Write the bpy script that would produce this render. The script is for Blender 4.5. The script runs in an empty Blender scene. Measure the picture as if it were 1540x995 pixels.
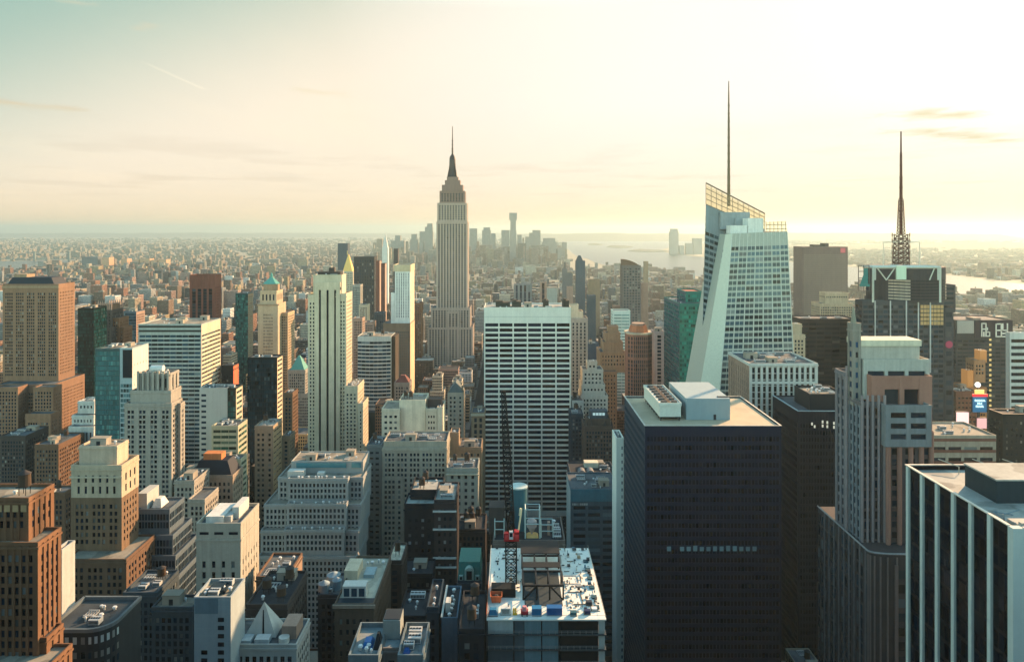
import bpy, math, random
import numpy as np
from mathutils import Vector

# ------------------------------------------------------------------ camera, sky, sun, exposure
F, CX, HY, CZ = 1060.0, 764.0, 345.0, 260.0      # focal length and horizon of the photograph (1540 px wide), eye height in metres
SC = bpy.context.scene
COL = SC.collection
cam = bpy.data.cameras.new('camera')
cam.sensor_width = 36.0
cam.lens = 36.0 * F / 1540.0
cam.shift_x = (770.0 - CX) / 1540.0
cam.shift_y = -(497.5 - HY) / 1540.0
cam.clip_start, cam.clip_end = 1.0, 200000.0
camo = bpy.data.objects.new('camera', cam)
camo.location = (0, 0, CZ)
camo.rotation_euler = (math.radians(90), 0, 0)
COL.objects.link(camo)
SC.camera = camo

SUN_AZ, SUN_EL = math.radians(44.0), math.radians(20.0)     # azimuth measured from +Y (straight ahead) towards +X
SUN_DIR = Vector((math.sin(SUN_AZ) * math.cos(SUN_EL), math.cos(SUN_AZ) * math.cos(SUN_EL), math.sin(SUN_EL)))
GLOW_AZ = math.radians(40.0)      # the brightest haze lies a little nearer the view than the sun itself
GLOW_DIR = Vector((math.sin(GLOW_AZ) * math.cos(SUN_EL), math.cos(GLOW_AZ) * math.cos(SUN_EL), math.sin(SUN_EL)))
sl = bpy.data.lights.new('sun', 'SUN')
sl.energy, sl.angle, sl.color = 4.4, math.radians(0.5), (1.0, 0.61, 0.33)
so = bpy.data.objects.new('sun', sl)
so.rotation_euler = (-SUN_DIR).to_track_quat('-Z', 'Y').to_euler()
so.location = (0, 0, 900)
COL.objects.link(so)

SC.view_settings.view_transform = 'Standard'
SC.view_settings.look = 'None'
SC.view_settings.gamma = 1.0
SC.view_settings.use_curve_mapping = False
SC.view_settings.exposure = 1.60
SC.render.engine = 'CYCLES'
SC.cycles.use_denoising = True
SC.cycles.max_bounces = 5
SC.cycles.diffuse_bounces = 1
SC.cycles.glossy_bounces = 2
SC.cycles.transmission_bounces = 2
SC.cycles.transparent_max_bounces = 6
SC.cycles.volume_bounces = 0
SC.cycles.sample_clamp_indirect = 6.0


class NT:
    """small helper round a node tree"""
    def __init__(s, tree):
        s.t = tree
        tree.nodes.clear()

    def n(s, kind, **kw):
        nd = s.t.nodes.new(kind)
        for k, v in kw.items():
            setattr(nd, k, v)
        return nd

    def link(s, a, b):
        s.t.links.new(a, b)

    def put(s, sock, v):
        if hasattr(v, 'is_output'):
            s.t.links.new(v, sock)
        else:
            if sock.type == 'RGBA' and len(v) == 3:
                v = (*v, 1.0)
            sock.default_value = v

    def m(s, op, a, b=0.0, c=None, clamp=False):
        nd = s.n('ShaderNodeMath', operation=op, use_clamp=clamp)
        s.put(nd.inputs[0], a)
        s.put(nd.inputs[1], b)
        if c is not None:
            s.put(nd.inputs[2], c)
        return nd.outputs[0]

    def vm(s, op, a, b=(0, 0, 0), out=0):
        nd = s.n('ShaderNodeVectorMath', operation=op)
        s.put(nd.inputs[0], a)
        s.put(nd.inputs[1], b)
        return nd.outputs[out]

    def mix(s, fac, a, b, blend='MIX'):
        nd = s.n('ShaderNodeMix', data_type='RGBA', blend_type=blend)
        s.put(nd.inputs[0], fac)
        s.put(nd.inputs[6], a)
        s.put(nd.inputs[7], b)
        return nd.outputs[2]

    def noise(s, vec, scale, detail=3.0, rough=0.55, out=0):
        nd = s.n('ShaderNodeTexNoise')
        if vec is not None:
            s.link(vec, nd.inputs['Vector'])
        nd.inputs['Scale'].default_value = scale
        nd.inputs['Detail'].default_value = detail
        nd.inputs['Roughness'].default_value = rough
        return nd.outputs[out]

    def ramp(s, fac, lo, hi):
        nd = s.n('ShaderNodeMapRange')
        s.put(nd.inputs[0], fac)
        nd.inputs[1].default_value, nd.inputs[2].default_value = lo, hi
        return nd.outputs[0]

    def mapping(s, vec, scale=(1, 1, 1), loc=(0, 0, 0)):
        nd = s.n('ShaderNodeMapping')
        s.link(vec, nd.inputs[0])
        nd.inputs[1].default_value = loc
        nd.inputs[3].default_value = scale
        return nd.outputs[0]


def pdir(px, py):
    return Vector(((px - CX) / F, 1.0, (HY - py) / F)).normalized()


def build_world():
    w = bpy.data.worlds.new('World')
    SC.world = w
    w.use_nodes = True
    t = NT(w.node_tree)
    tc = t.n('ShaderNodeTexCoord').outputs['Generated']
    sky = t.n('ShaderNodeTexSky', sky_type='NISHITA', sun_disc=False)
    sky.sun_elevation, sky.sun_rotation = SUN_EL, SUN_AZ
    sky.altitude, sky.air_density, sky.dust_density, sky.ozone_density = 200.0, 1.0, 2.0, 1.2
    sep = t.n('ShaderNodeSeparateXYZ')
    t.link(tc, sep.inputs[0])
    z = t.m('MAXIMUM', sep.outputs[2], 0.0)
    s = t.m('MAXIMUM', t.vm('DOT_PRODUCT', tc, tuple(GLOW_DIR), out=1), 0.0)
    # clear air behind the viewer and overhead
    base = t.mix(1.0, sky.outputs[0], SKY_TINT, 'MULTIPLY')
    base = t.vm('MULTIPLY', base, (SKY_STR,) * 3)
    bright = t.vm('SCALE', base)      # clear sky is brighter towards the horizon than overhead
    t.put(bright.node.inputs['Scale'], t.m('MULTIPLY_ADD', t.m('EXPONENT', t.m('MULTIPLY', z, -3.2)), 1.25, 0.30))
    base = t.mix(t.ramp(z, 0.1, 0.8), bright, t.vm('MULTIPLY', bright, (0.55, 1.0, 1.40)))
    # hazy sunward sky: teal high up and away from the sun, cream low down and towards it, white in the glare
    w = t.m('SUBTRACT', t.m('MULTIPLY_ADD', s, 2.39, 0.595), t.m('MULTIPLY', z, 5.3))
    w = t.n('ShaderNodeMapRange', interpolation_type='SMOOTHSTEP'), w
    t.put(w[0].inputs[0], w[1])
    w[0].inputs[1].default_value, w[0].inputs[2].default_value = -0.18, 1.12
    hazy = t.mix(w[0].outputs[0], HAZY_TEAL, HAZY_CREAM)
    hazy = t.mix(t.m('MULTIPLY', t.ramp(s, 0.62, 0.92), t.ramp(z, 0.02, 0.17)), hazy, HAZY_WHITE)
    glow = t.vm('SCALE', (1.0, 0.9, 0.7))
    t.put(glow.node.inputs['Scale'], t.m('MULTIPLY', t.m('POWER', s, 60.0), 0.29))
    hazy = t.vm('ADD', hazy, glow)
    # the lowest sky is seen through the thickest air
    hazy = t.mix(t.m('EXPONENT', t.m('MULTIPLY', z, -26.0)), hazy, t.vm('MULTIPLY', hazy, (1.0, 0.77, 0.52)))
    front = t.m('MULTIPLY', t.ramp(sep.outputs[1], -0.15, 0.5), t.ramp(z, 0.75, 0.30))
    allsky = t.mix(front, base, hazy)
    # thin clouds on a flat layer far above
    zz = t.m('MAXIMUM', sep.outputs[2], 0.03)
    comb = t.n('ShaderNodeCombineXYZ')
    t.put(comb.inputs[0], t.m('DIVIDE', sep.outputs[0], zz))
    t.put(comb.inputs[1], t.m('DIVIDE', sep.outputs[1], zz))
    p = comb.outputs[0]
    hi = t.noise(t.mapping(p, (0.55, 0.16, 1.0), (3.1, 0.4, 0)), 1.0, 6.0, 0.6)
    cirrus = t.ramp(hi, 0.46, 0.72)
    lo = t.noise(t.mapping(p, (0.35, 0.30, 1.0), (1.7, 5.2, 0)), 1.0, 7.0, 0.62)
    banks = t.m('MULTIPLY', t.ramp(lo, 0.52, 0.62), t.m('MULTIPLY', t.ramp(z, 0.03, 0.06), t.ramp(z, 0.17, 0.08)))

    def blob(x0, y0, x1, y1, rad, k):
        """a cloud between two directions"""
        a, b = pdir(x0, y0), pdir(x1, y1)
        a = Vector((a.x / a.z, a.y / a.z, 0)); b = Vector((b.x / b.z, b.y / b.z, 0))
        ab = b - a
        pa = t.vm('SUBTRACT', p, tuple(a))
        h = t.m('DIVIDE', t.vm('DOT_PRODUCT', pa, tuple(ab), out=1), ab.length_squared, clamp=True)
        q = t.vm('SCALE', tuple(ab))
        t.put(q.node.inputs['Scale'], h)
        d = t.vm('LENGTH', t.vm('SUBTRACT', pa, q), out=1)
        return d, h
    lightc = t.vm('MULTIPLY', allsky, (1.25, 1.16, 1.05))
    out = t.mix(t.m('MULTIPLY', cirrus, 0.22), allsky, lightc)
    for (x0, y0, x1, y1, rad, col, amt, sc) in (
            (-40, 150, 92, 163, 0.22, (.262, .212, .140), .75, 2.4),
            (1378, 171, 1432, 173, 0.34, (.285, .252, .172), 1.0, 2.2),
            (1380, 196, 1505, 212, 0.34, (.285, .252, .172), 1.0, 2.2),
            (225, 38, 205, 44, 0.05, (.253, .230, .166), .4, 4.0),
            (462, 137, 492, 140, 0.16, (.310, .270, .195), .7, 3.0),
            (90, 2, 135, 6, 0.06, (.253, .230, .166), .45, 4.0)):
        d, h = blob(x0, y0, x1, y1, rad, 1)
        n = t.noise(t.mapping(p, (1.3, 0.9, 1.0)), sc, 7.0, 0.66)
        f = t.m('MULTIPLY', t.ramp(t.m('ADD', d, t.m('MULTIPLY', t.m('SUBTRACT', n, 0.5), rad * 3.4)), rad, -rad * 0.2), amt, clamp=True)
        out = t.mix(f, out, col)
    out = t.mix(t.m('MULTIPLY', banks, 0.6), out, t.vm('MULTIPLY', out, (0.84, 0.83, 0.82)))
    d, h = blob(205, 89, 306, 134, 0.01, 1)
    f = t.m('MULTIPLY', t.ramp(d, 0.028, 0.004), t.m('MULTIPLY', t.ramp(h, 0.0, 0.3), 0.8))
    out = t.mix(f, out, t.vm('MULTIPLY', out, (1.16, 1.12, 1.08)))
    bg = t.n('ShaderNodeBackground')
    t.link(out, bg.inputs[0])
    bg.inputs[1].default_value = 1.0
    t.link(bg.outputs[0], t.n('ShaderNodeOutputWorld').inputs[0])


SKY_STR = 0.15
SKY_TINT = (1.95, 2.02, 1.46)
HAZY_TEAL, HAZY_CREAM, HAZY_WHITE = (0.123, 0.184, 0.158), (0.335, 0.296, 0.240), (0.345, 0.336, 0.312)
HAZE_DENSITY, HAZE_COLOR, HAZE_G = 5.6e-5, (0.46, 0.62, 0.64), 0.42
build_world()

# ------------------------------------------------------------------ geometry helpers
def wx(px, D): return (px - CX) / F * D
def wz(py, D): return CZ - (py - HY) / F * D
def px_of(x, D): return CX + x * F / D
def py_of(z, D): return HY + (CZ - z) * F / D
def gd(py): return CZ * F / (py - HY)


class MB:
    """collects polygons, then becomes one mesh"""
    def __init__(s):
        s.g = []

    def polys(s, arr, mat=0, rnd=None, uv=None, col=None):
        if isinstance(arr, list) and arr and isinstance(arr[0], (list, tuple)) and not np.isscalar(arr[0][0]) and len({len(p) for p in arr}) > 1:
            for p in arr:
                s.polys([p], mat, rnd, uv, col)
            return s
        a = np.asarray(arr, dtype=np.float64)
        if a.ndim == 2:
            a = a[None]
        if len(a):
            s.g.append((a, mat, rnd, uv, col))
        return s

    def box(s, x0, x1, y0, y1, z0, z1, mat=0, skip='', col=None):
        f = {'f': [(x0, y0, z0), (x1, y0, z0), (x1, y0, z1), (x0, y0, z1)],
             'b': [(x1, y1, z0), (x0, y1, z0), (x0, y1, z1), (x1, y1, z1)],
             'l': [(x0, y1, z0), (x0, y0, z0), (x0, y0, z1), (x0, y1, z1)],
             'r': [(x1, y0, z0), (x1, y1, z0), (x1, y1, z1), (x1, y0, z1)],
             't': [(x0, y0, z1), (x1, y0, z1), (x1, y1, z1), (x0, y1, z1)],
             'd': [(x0, y1, z0), (x1, y1, z0), (x1, y0, z0), (x0, y0, z0)]}
        return s.polys([v for k, v in f.items() if k not in skip], mat, col=col)

    def prism(s, pts, z0, z1, mat=0, cap=True, bottom=False, top=None):
        """vertical walls over a plan polygon (counter-clockwise), optionally tapering to the polygon top"""
        q = top or pts
        n = len(pts)
        s.polys([[(*pts[i], z0), (*pts[(i + 1) % n], z0), (*q[(i + 1) % n], z1), (*q[i], z1)] for i in range(n)], mat)
        if cap:
            s.polys([[(*p, z1) for p in q]], mat)
        if bottom:
            s.polys([[(*p, z0) for p in reversed(pts)]], mat)
        return s

    def cyl(s, cx, cy, z0, z1, r0, r1=None, n=16, mat=0, cap=True):
        r1 = r0 if r1 is None else r1
        a = [2 * math.pi * i / n for i in range(n)]
        lo = [(cx + r0 * math.cos(t), cy + r0 * math.sin(t)) for t in a]
        if r1 < 1e-4:
            s.polys([[(*lo[i], z0), (*lo[(i + 1) % n], z0), (cx, cy, z1)] for i in range(n)], mat)
            return s
        hi = [(cx + r1 * math.cos(t), cy + r1 * math.sin(t)) for t in a]
        return s.prism(lo, z0, z1, mat, cap, True, hi)

    def pyramid(s, x0, x1, y0, y1, z0, z1, tx=0.0, mat=0):
        """hipped roof; tx = how much of the plan stays flat on top"""
        cx, cy = (x0 + x1) / 2, (y0 + y1) / 2
        b = [(x0, y0), (x1, y0), (x1, y1), (x0, y1)]
        if tx <= 0:
            return s.polys([[(*b[i], z0), (*b[(i + 1) % 4], z0), (cx, cy, z1)] for i in range(4)], mat)
        t = [(cx + (x - cx) * tx, cy + (y - cy) * tx) for x, y in b]
        return s.prism(b, z0, z1, mat, True, False, t)

    def bar(s, p, q, r, mat=0, n=4):
        p, q = Vector(p), Vector(q)
        d = (q - p)
        if d.length < 1e-6:
            return s
        d.normalize()
        u = d.orthogonal().normalized()
        v = d.cross(u)
        c = [(u * math.cos(2 * math.pi * (i + .5) / n) + v * math.sin(2 * math.pi * (i + .5) / n)) * r for i in range(n)]
        s.polys([[tuple(p + c[i]), tuple(p + c[(i + 1) % n]), tuple(q + c[(i + 1) % n]), tuple(q + c[i])] for i in range(n)], mat)
        if n == 4:
            s.polys([[tuple(p + k) for k in reversed(c)], [tuple(q + k) for k in c]], mat)
        return s

    def build(s, name, mats, parent=None, loc=(0, 0, 0), link=True):
        me = bpy.data.meshes.new(name)
        if not isinstance(mats, (list, tuple)):
            mats = [mats]
        vs, cnt, mi, rn, uvs, cols = [], [], [], [], [], []
        any_r = any(g[2] is not None for g in s.g)
        any_u = any(g[3] is not None for g in s.g)
        any_c = any(g[4] is not None for g in s.g)
        for a, mat, r, uv, col in s.g:
            N, k, _ = a.shape
            vs.append(a.reshape(-1, 3))
            cnt.append(np.full(N, k))
            mi.append(np.full(N, mat) if np.isscalar(mat) else np.asarray(mat))
            if any_r:
                rn.append(np.zeros(N) if r is None else np.broadcast_to(r, N))
            if any_u:
                uvs.append(np.zeros((N * k, 2)) if uv is None else np.asarray(uv, float).reshape(-1, 2))
            if any_c:
                c = np.ones((N, 4))
                if col is not None:
                    c[:, :3] = np.asarray(col)
                cols.append(c)
        v = np.concatenate(vs) - np.asarray(loc, float)
        cnt = np.concatenate(cnt).astype(np.int32)
        nv = len(v)
        me.vertices.add(nv)
        me.vertices.foreach_set('co', v.astype(np.float32).ravel())
        me.loops.add(nv)
        me.loops.foreach_set('vertex_index', np.arange(nv, dtype=np.int32))
        me.polygons.add(len(cnt))
        st = np.concatenate([[0], np.cumsum(cnt)[:-1]]).astype(np.int32)
        me.polygons.foreach_set('loop_start', st)
        me.polygons.foreach_set('material_index', np.concatenate(mi).astype(np.int32))
        if any_r:
            me.attributes.new('rnd', 'FLOAT', 'FACE').data.foreach_set('value', np.concatenate(rn).astype(np.float32))
        if any_u:
            me.uv_layers.new(name='UVMap').data.foreach_set('uv', np.concatenate(uvs).astype(np.float32).ravel())
        if any_c:
            me.attributes.new('col', 'FLOAT_COLOR', 'FACE').data.foreach_set('color', np.concatenate(cols).astype(np.float32).ravel())
        for m in mats:
            me.materials.append(m)
        me.update(calc_edges=True)
        o = bpy.data.objects.new(name, me)
        if parent is not None:
            o.parent = parent
        else:
            o.location = loc
        COL.objects.link(o)
        return o


def tag(o, label=None, cat=None, group=None, kind=None):
    if label: o['label'] = label
    if cat: o['category'] = cat
    if group: o['group'] = group
    if kind: o['kind'] = kind
    return o


# ------------------------------------------------------------------ materials
_M = {}
def pbsdf(name):
    m = bpy.data.materials.new(name)
    m.use_nodes = True
    t = NT(m.node_tree)
    b = t.n('ShaderNodeBsdfPrincipled')
    t.link(b.outputs[0], t.n('ShaderNodeOutputMaterial').inputs[0])
    return m, t, b


def deep(rgb):
    l = max(.02, .3 * rgb[0] + .6 * rgb[1] + .1 * rgb[2])
    k = min(1.0, (l / .55) ** .38)
    return tuple(c * k for c in rgb)


def wall(rgb, rough=0.85, var=0.30, name='masonry'):
    """weathered wall: broad blotches, fine grain and rain streaks"""
    k = ('wall', rgb, rough, var)
    if k in _M: return _M[k]
    m, t, b = pbsdf(name)
    tc = t.n('ShaderNodeTexCoord').outputs['Object']
    big = t.noise(t.mapping(tc, (0.06, 0.06, 0.03)), 1.0, 4.0)
    fine = t.noise(tc, 0.9, 4.0, 0.65)
    streak = t.noise(t.mapping(tc, (0.7, 0.7, 0.02)), 1.0, 3.0)
    mid = t.noise(t.mapping(tc, (0.22, 0.22, 0.16)), 1.0, 5.0, 0.7)
    f = t.m('ADD', t.m('ADD', t.m('MULTIPLY', big, 0.35), t.m('MULTIPLY', fine, 0.2)), t.m('ADD', t.m('MULTIPLY', streak, 0.35), t.m('MULTIPLY', mid, 0.3)))
    f = t.m('MAXIMUM', t.m('MULTIPLY_ADD', t.m('SUBTRACT', f, 0.60), var * 5.0, 1.0), 0.25)
    c = t.n('ShaderNodeRGB'); c.outputs[0].default_value = (*deep(rgb), 1)
    sc = t.vm('SCALE', c.outputs[0]); t.put(sc.node.inputs['Scale'], f)
    t.link(sc, b.inputs['Base Color'])
    b.inputs['Roughness'].default_value = rough
    b.inputs['Specular IOR Level'].default_value = 0.15
    _M[k] = m
    return m


def roofm(rgb, var=0.3, name='roofing'):
    k = ('roof', rgb, var)
    if k in _M: return _M[k]
    m, t, b = pbsdf(name)
    tc = t.n('ShaderNodeTexCoord').outputs['Object']
    big = t.noise(tc, 0.12, 5.0, 0.65)
    fine = t.noise(tc, 1.1, 3.0, 0.6)
    f = t.m('MULTIPLY_ADD', t.m('SUBTRACT', t.m('MULTIPLY_ADD', big, 0.7, t.m('MULTIPLY', fine, 0.3)), 0.5), var * 4.5, 1.0)
    tar = t.ramp(t.noise(t.mapping(tc, (0.16, 0.09, 1.0)), 1.0, 2.0, 0.4), 0.55, 0.58)      # patches of newer felt
    puddle = t.ramp(t.noise(t.mapping(tc, (0.09, 0.13, 1.0), (7, 3, 0)), 1.0, 3.0, 0.5), 0.60, 0.64)
    f = t.m('MAXIMUM', t.m('MULTIPLY', f, t.m('MULTIPLY', t.m('MULTIPLY_ADD', tar, -0.28 if var > .16 else -.06, 1.0), t.m('MULTIPLY_ADD', puddle, -0.35 if var > .16 else -.05, 1.0))), 0.2)
    sc = t.vm('SCALE', deep(rgb)); t.put(sc.node.inputs['Scale'], f)
    t.link(sc, b.inputs['Base Color'])
    b.inputs['Roughness'].default_value = 0.9
    b.inputs['Specular IOR Level'].default_value = 0.15
    _M[k] = m
    return m


def glass(rgb=(0.005, 0.013, 0.023), pale=(0.19, 0.20, 0.18), share=0.15, rough=0.12, metal=0.0, var=0.85, wob=0.02, spec=0.18, name='window_glass'):
    """window panes: dark panes with some drawn blinds and painted glints; each pane has its own tone, imitating reflections"""
    k = ('glass', rgb, pale, share, rough, metal, var, spec)
    if k in _M: return _M[k]
    m, t, b = pbsdf(name)
    at = t.n('ShaderNodeAttribute', attribute_name='rnd').outputs['Fac']
    oi = t.n('ShaderNodeObjectInfo').outputs['Random']
    r = t.m('FRACT', t.m('MULTIPLY_ADD', oi, 7.31, at))
    r2 = t.m('FRACT', t.m('MULTIPLY', r, 37.7))
    sc = t.vm('SCALE', rgb)
    t.put(sc.node.inputs['Scale'], t.m('MULTIPLY_ADD', r2, 2 * var, 1 - var))  # uneven pane tone imitates varied reflections
    isp = t.m('LESS_THAN', r, share)
    pc = t.vm('SCALE', pale)
    t.put(pc.node.inputs['Scale'], t.m('MULTIPLY_ADD', r2, 0.8, 0.3))  # pale panes serve as drawn blinds and as painted glints
    t.link(t.mix(isp, sc, pc), b.inputs['Base Color'])
    b.inputs['Metallic'].default_value = metal
    b.inputs['Specular IOR Level'].default_value = spec
    t.put(b.inputs['Roughness'], t.m('MULTIPLY_ADD', isp, 0.4, rough))
    if wob:
        bp = t.n('ShaderNodeBump')
        bp.inputs['Strength'].default_value = 0.25
        bp.inputs['Distance'].default_value = wob
        t.link(t.noise(t.n('ShaderNodeTexCoord').outputs['Object'], 0.35, 2.0), bp.inputs['Height'])
        t.link(bp.outputs[0], b.inputs['Normal'])
    _M[k] = m
    return m


def paint(rgb, rough=0.5, metal=0.0, name='paint'):
    k = ('paint', rgb, rough, metal)
    if k in _M: return _M[k]
    m, t, b = pbsdf(name)
    tc = t.n('ShaderNodeTexCoord').outputs['Object']
    f = t.m('MULTIPLY_ADD', t.noise(tc, 0.8, 5.0, 0.65), 0.5, 0.75)
    sc = t.vm('SCALE', deep(rgb)); t.put(sc.node.inputs['Scale'], f)
    t.link(sc, b.inputs['Base Color'])
    b.inputs['Roughness'].default_value = rough
    b.inputs['Specular IOR Level'].default_value = 0.15
    b.inputs['Metallic'].default_value = metal
    _M[k] = m
    return m


def lamp(rgb, strength, name='lit_surface'):
    k = ('lamp', rgb, strength)
    if k in _M: return _M[k]
    m, t, b = pbsdf(name)
    b.inputs['Base Color'].default_value = (*[c * .3 for c in rgb], 1)
    b.inputs['Emission Color'].default_value = (*rgb, 1)
    b.inputs['Emission Strength'].default_value = strength * 0.57
    _M[k] = m
    return m


def facade_material(kind):
    """walls of the smaller buildings: colour from the mesh, openings from the bay and storey coordinates"""
    m, t, b = pbsdf('facade_' + kind)
    uv = t.n('ShaderNodeUVMap', uv_map='UVMap').outputs[0]
    sp = t.n('ShaderNodeSeparateXYZ'); t.link(uv, sp.inputs[0])
    u, v = sp.outputs[0], sp.outputs[1]
    fu, fv = t.m('FRACT', u), t.m('FRACT', v)
    col = t.n('ShaderNodeAttribute', attribute_name='col').outputs['Color']
    cell = t.n('ShaderNodeCombineXYZ')
    t.put(cell.inputs[0], t.m('FLOOR', u)); t.put(cell.inputs[1], t.m('FLOOR', v))
    t.put(cell.inputs[2], t.m('MULTIPLY', t.n('ShaderNodeObjectInfo').outputs['Random'], 91.0))
    wn = t.n('ShaderNodeTexWhiteNoise', noise_dimensions='3D'); t.link(cell.outputs[0], wn.inputs['Vector'])
    r = wn.outputs['Value']
    lims = {'punched': (.19, .81, .17, .82), 'ribbon': (.02, .98, .26, .84), 'pier': (.22, .78, .08, .92), 'paired': (.09, .91, .18, .80)}[kind]
    inside = t.m('MULTIPLY', t.m('MULTIPLY', t.m('GREATER_THAN', fu, lims[0]), t.m('LESS_THAN', fu, lims[1])),
                 t.m('MULTIPLY', t.m('GREATER_THAN', fv, lims[2]), t.m('LESS_THAN', fv, lims[3])))
    if kind == 'paired':
        inside = t.m('MULTIPLY', inside, t.m('GREATER_THAN', t.m('ABSOLUTE', t.m('SUBTRACT', fu, 0.5)), 0.06))
    if kind == 'pier':
        inside = t.m('MULTIPLY', inside, 1.0)
    inside = t.m('MULTIPLY', inside, t.m('GREATER_THAN', v, 0.0))
    tc = t.n('ShaderNodeTexCoord').outputs['Object']
    grain = t.m('MULTIPLY_ADD', t.m('ADD', t.noise(tc, 0.07, 4.0), t.noise(tc, 0.8, 3.0)), 0.6, 0.4)
    wc = t.vm('SCALE', col); t.put(wc.node.inputs['Scale'], grain)
    pane = t.mix(t.m('LESS_THAN', r, 0.10), (0.009, 0.016, 0.022), (0.13, 0.13, 0.11))
    pane2 = t.vm('SCALE', pane); t.put(pane2.node.inputs['Scale'], t.m('MULTIPLY_ADD', t.m('FRACT', t.m('MULTIPLY', r, 57.0)), 1.2, 0.4))
    t.link(t.mix(inside, wc, pane2), b.inputs['Base Color'])
    t.put(b.inputs['Roughness'], t.m('MULTIPLY_ADD', inside, -0.68, 0.85))
    b.inputs['Specular IOR Level'].default_value = 0.3
    return m
FM = {k: facade_material(k) for k in ('punched', 'ribbon', 'pier', 'paired')}

G_DARK = glass()
G_BLUE = glass((0.010, 0.030, 0.045), (0.10, 0.14, 0.15), 0.08)
G_BLACK = glass((0.003, 0.006, 0.011), (0.010, 0.014, 0.018), 0.10, 0.15, spec=0.06)
G_TEAL = glass((0.03, 0.16, 0.14), (0.06, 0.24, 0.2), 0.15, 0.12, 0.35)
R_TAN = roofm((0.33, 0.29, 0.22))
R_GREY = roofm((0.15, 0.17, 0.175))
R_DARK = roofm((0.07, 0.08, 0.09))
R_PALE = roofm((0.40, 0.39, 0.33))
# ------------------------------------------------------------------ buildings
ST0 = dict(bw=2.7, fh=3.4, fx=.58, fy=.64, d=.35, sd=.05, pp=0.0, mg=1.2, top=3.0, bot=5.0, grp=None)
def S(**k): return {**ST0, **k}
PUNCH = S()
SMALL = S(bw=2.2, fh=3.2, fx=.58, fy=.63, d=.25)
RIBBON = S(bw=6.0, fh=3.9, fx=.96, fy=.58, d=.3, sd=.05, mg=.6, top=2.0)
PIER = S(bw=3.0, fh=3.8, fx=.55, fy=.62, d=.5, sd=.32, mg=1.5)
CURTAIN = S(bw=1.6, fh=3.9, fx=.93, fy=.80, d=.12, sd=.04, mg=.3, top=1.0)


def bays(w, st):
    n = max(1, int((w - 2 * st['mg']) / st['bw']))
    if st['grp']:
        k, gap = st['grp']
        n = max(k, int((w - 2 * st['mg']) / (st['bw'] + gap / k)))
    pos, s = [], 0.0
    for i in range(n):
        if st['grp'] and i and i % st['grp'][0] == 0:
            s += st['grp'][1]
        pos.append(s)
        s += st['bw']
    pos = np.array(pos)
    k = (w - 2 * st['mg']) / s
    a = st['mg'] + (pos + st['bw'] * (1 - st['fx']) / 2) * k
    return a, a + st['bw'] * st['fx'] * k


def relief(fm, panes, O, u, n, w, z0, z1, st, mat=0):
    """one wall face: piers and spandrels standing in front of recessed panes"""
    O, u, n = np.array(O, float), np.array(u, float), np.array(n, float)
    a, b = bays(w, st)
    top, bot = st['top'], st['bot']
    nf = int((z1 - z0 - top - bot) / st['fh'])
    if nf < 1 or w < 3:
        P = lambda s, h, dep: np.concatenate([O + u * s - n * dep, [h]])
        fm.polys([[P(0, z0, 0), P(w, z0, 0), P(w, z1, 0), P(0, z1, 0)]], mat)
        return
    fh = st['fh']
    zt = z1 - top - fh * np.arange(nf) - fh * (1 - st['fy']) * .5     # tops of the windows
    zb = zt - fh * st['fy']
    d, pp = st['d'], st['pp']

    def P(s, h, dep):
        s, h = np.broadcast_arrays(s, h)
        xy = O + np.outer(s, u) - n * dep
        return np.concatenate([xy, h[:, None]], 1)
    pl = np.concatenate([[0], b]); pr = np.concatenate([a, [w]])
    Z0, Z1 = np.full(len(pl), z0), np.full(len(pl), z1)
    Q = lambda *c: np.stack(c, 1)
    fm.polys(Q(P(pl, Z0, -pp), P(pr, Z0, -pp), P(pr, Z1, -pp), P(pl, Z1, -pp)), mat)
    fm.polys(Q(P(pl[1:], Z0[1:], d), P(pl[1:], Z0[1:], -pp), P(pl[1:], Z1[1:], -pp), P(pl[1:], Z1[1:], d)), mat)
    fm.polys(Q(P(pr[:-1], Z0[1:], -pp), P(pr[:-1], Z0[1:], d), P(pr[:-1], Z1[1:], d), P(pr[:-1], Z1[1:], -pp)), mat)
    if pp > 0:
        fm.polys(Q(P(pl, Z1, -pp), P(pr, Z1, -pp), P(pr, Z1, 0), P(pl, Z1, 0)), mat)
    hi = np.concatenate([[z1], zb]); lo = np.concatenate([zt, [z0]])
    W0, W1 = np.zeros(len(hi)), np.full(len(hi), w)
    sd = st['sd']
    m2 = st.get('smat', mat)
    fm.polys(Q(P(W0, lo, sd), P(W1, lo, sd), P(W1, hi, sd), P(W0, hi, sd)), m2)
    fm.polys(Q(P(W0, hi, sd), P(W1, hi, sd), P(W1, hi, d), P(W0, hi, d)), m2)
    fm.polys(Q(P(W1, lo, sd), P(W0, lo, sd), P(W0, lo, d), P(W1, lo, d)), m2)
    A, T = np.meshgrid(a, zt); Bx, Bt = np.meshgrid(b, zb)
    A, T, Bx, Bt = A.ravel(), T.ravel(), Bx.ravel(), Bt.ravel()
    q = Q(P(A, Bt, d), P(Bx, Bt, d), P(Bx, T, d), P(A, T, d))
    panes.append(q)


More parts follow.
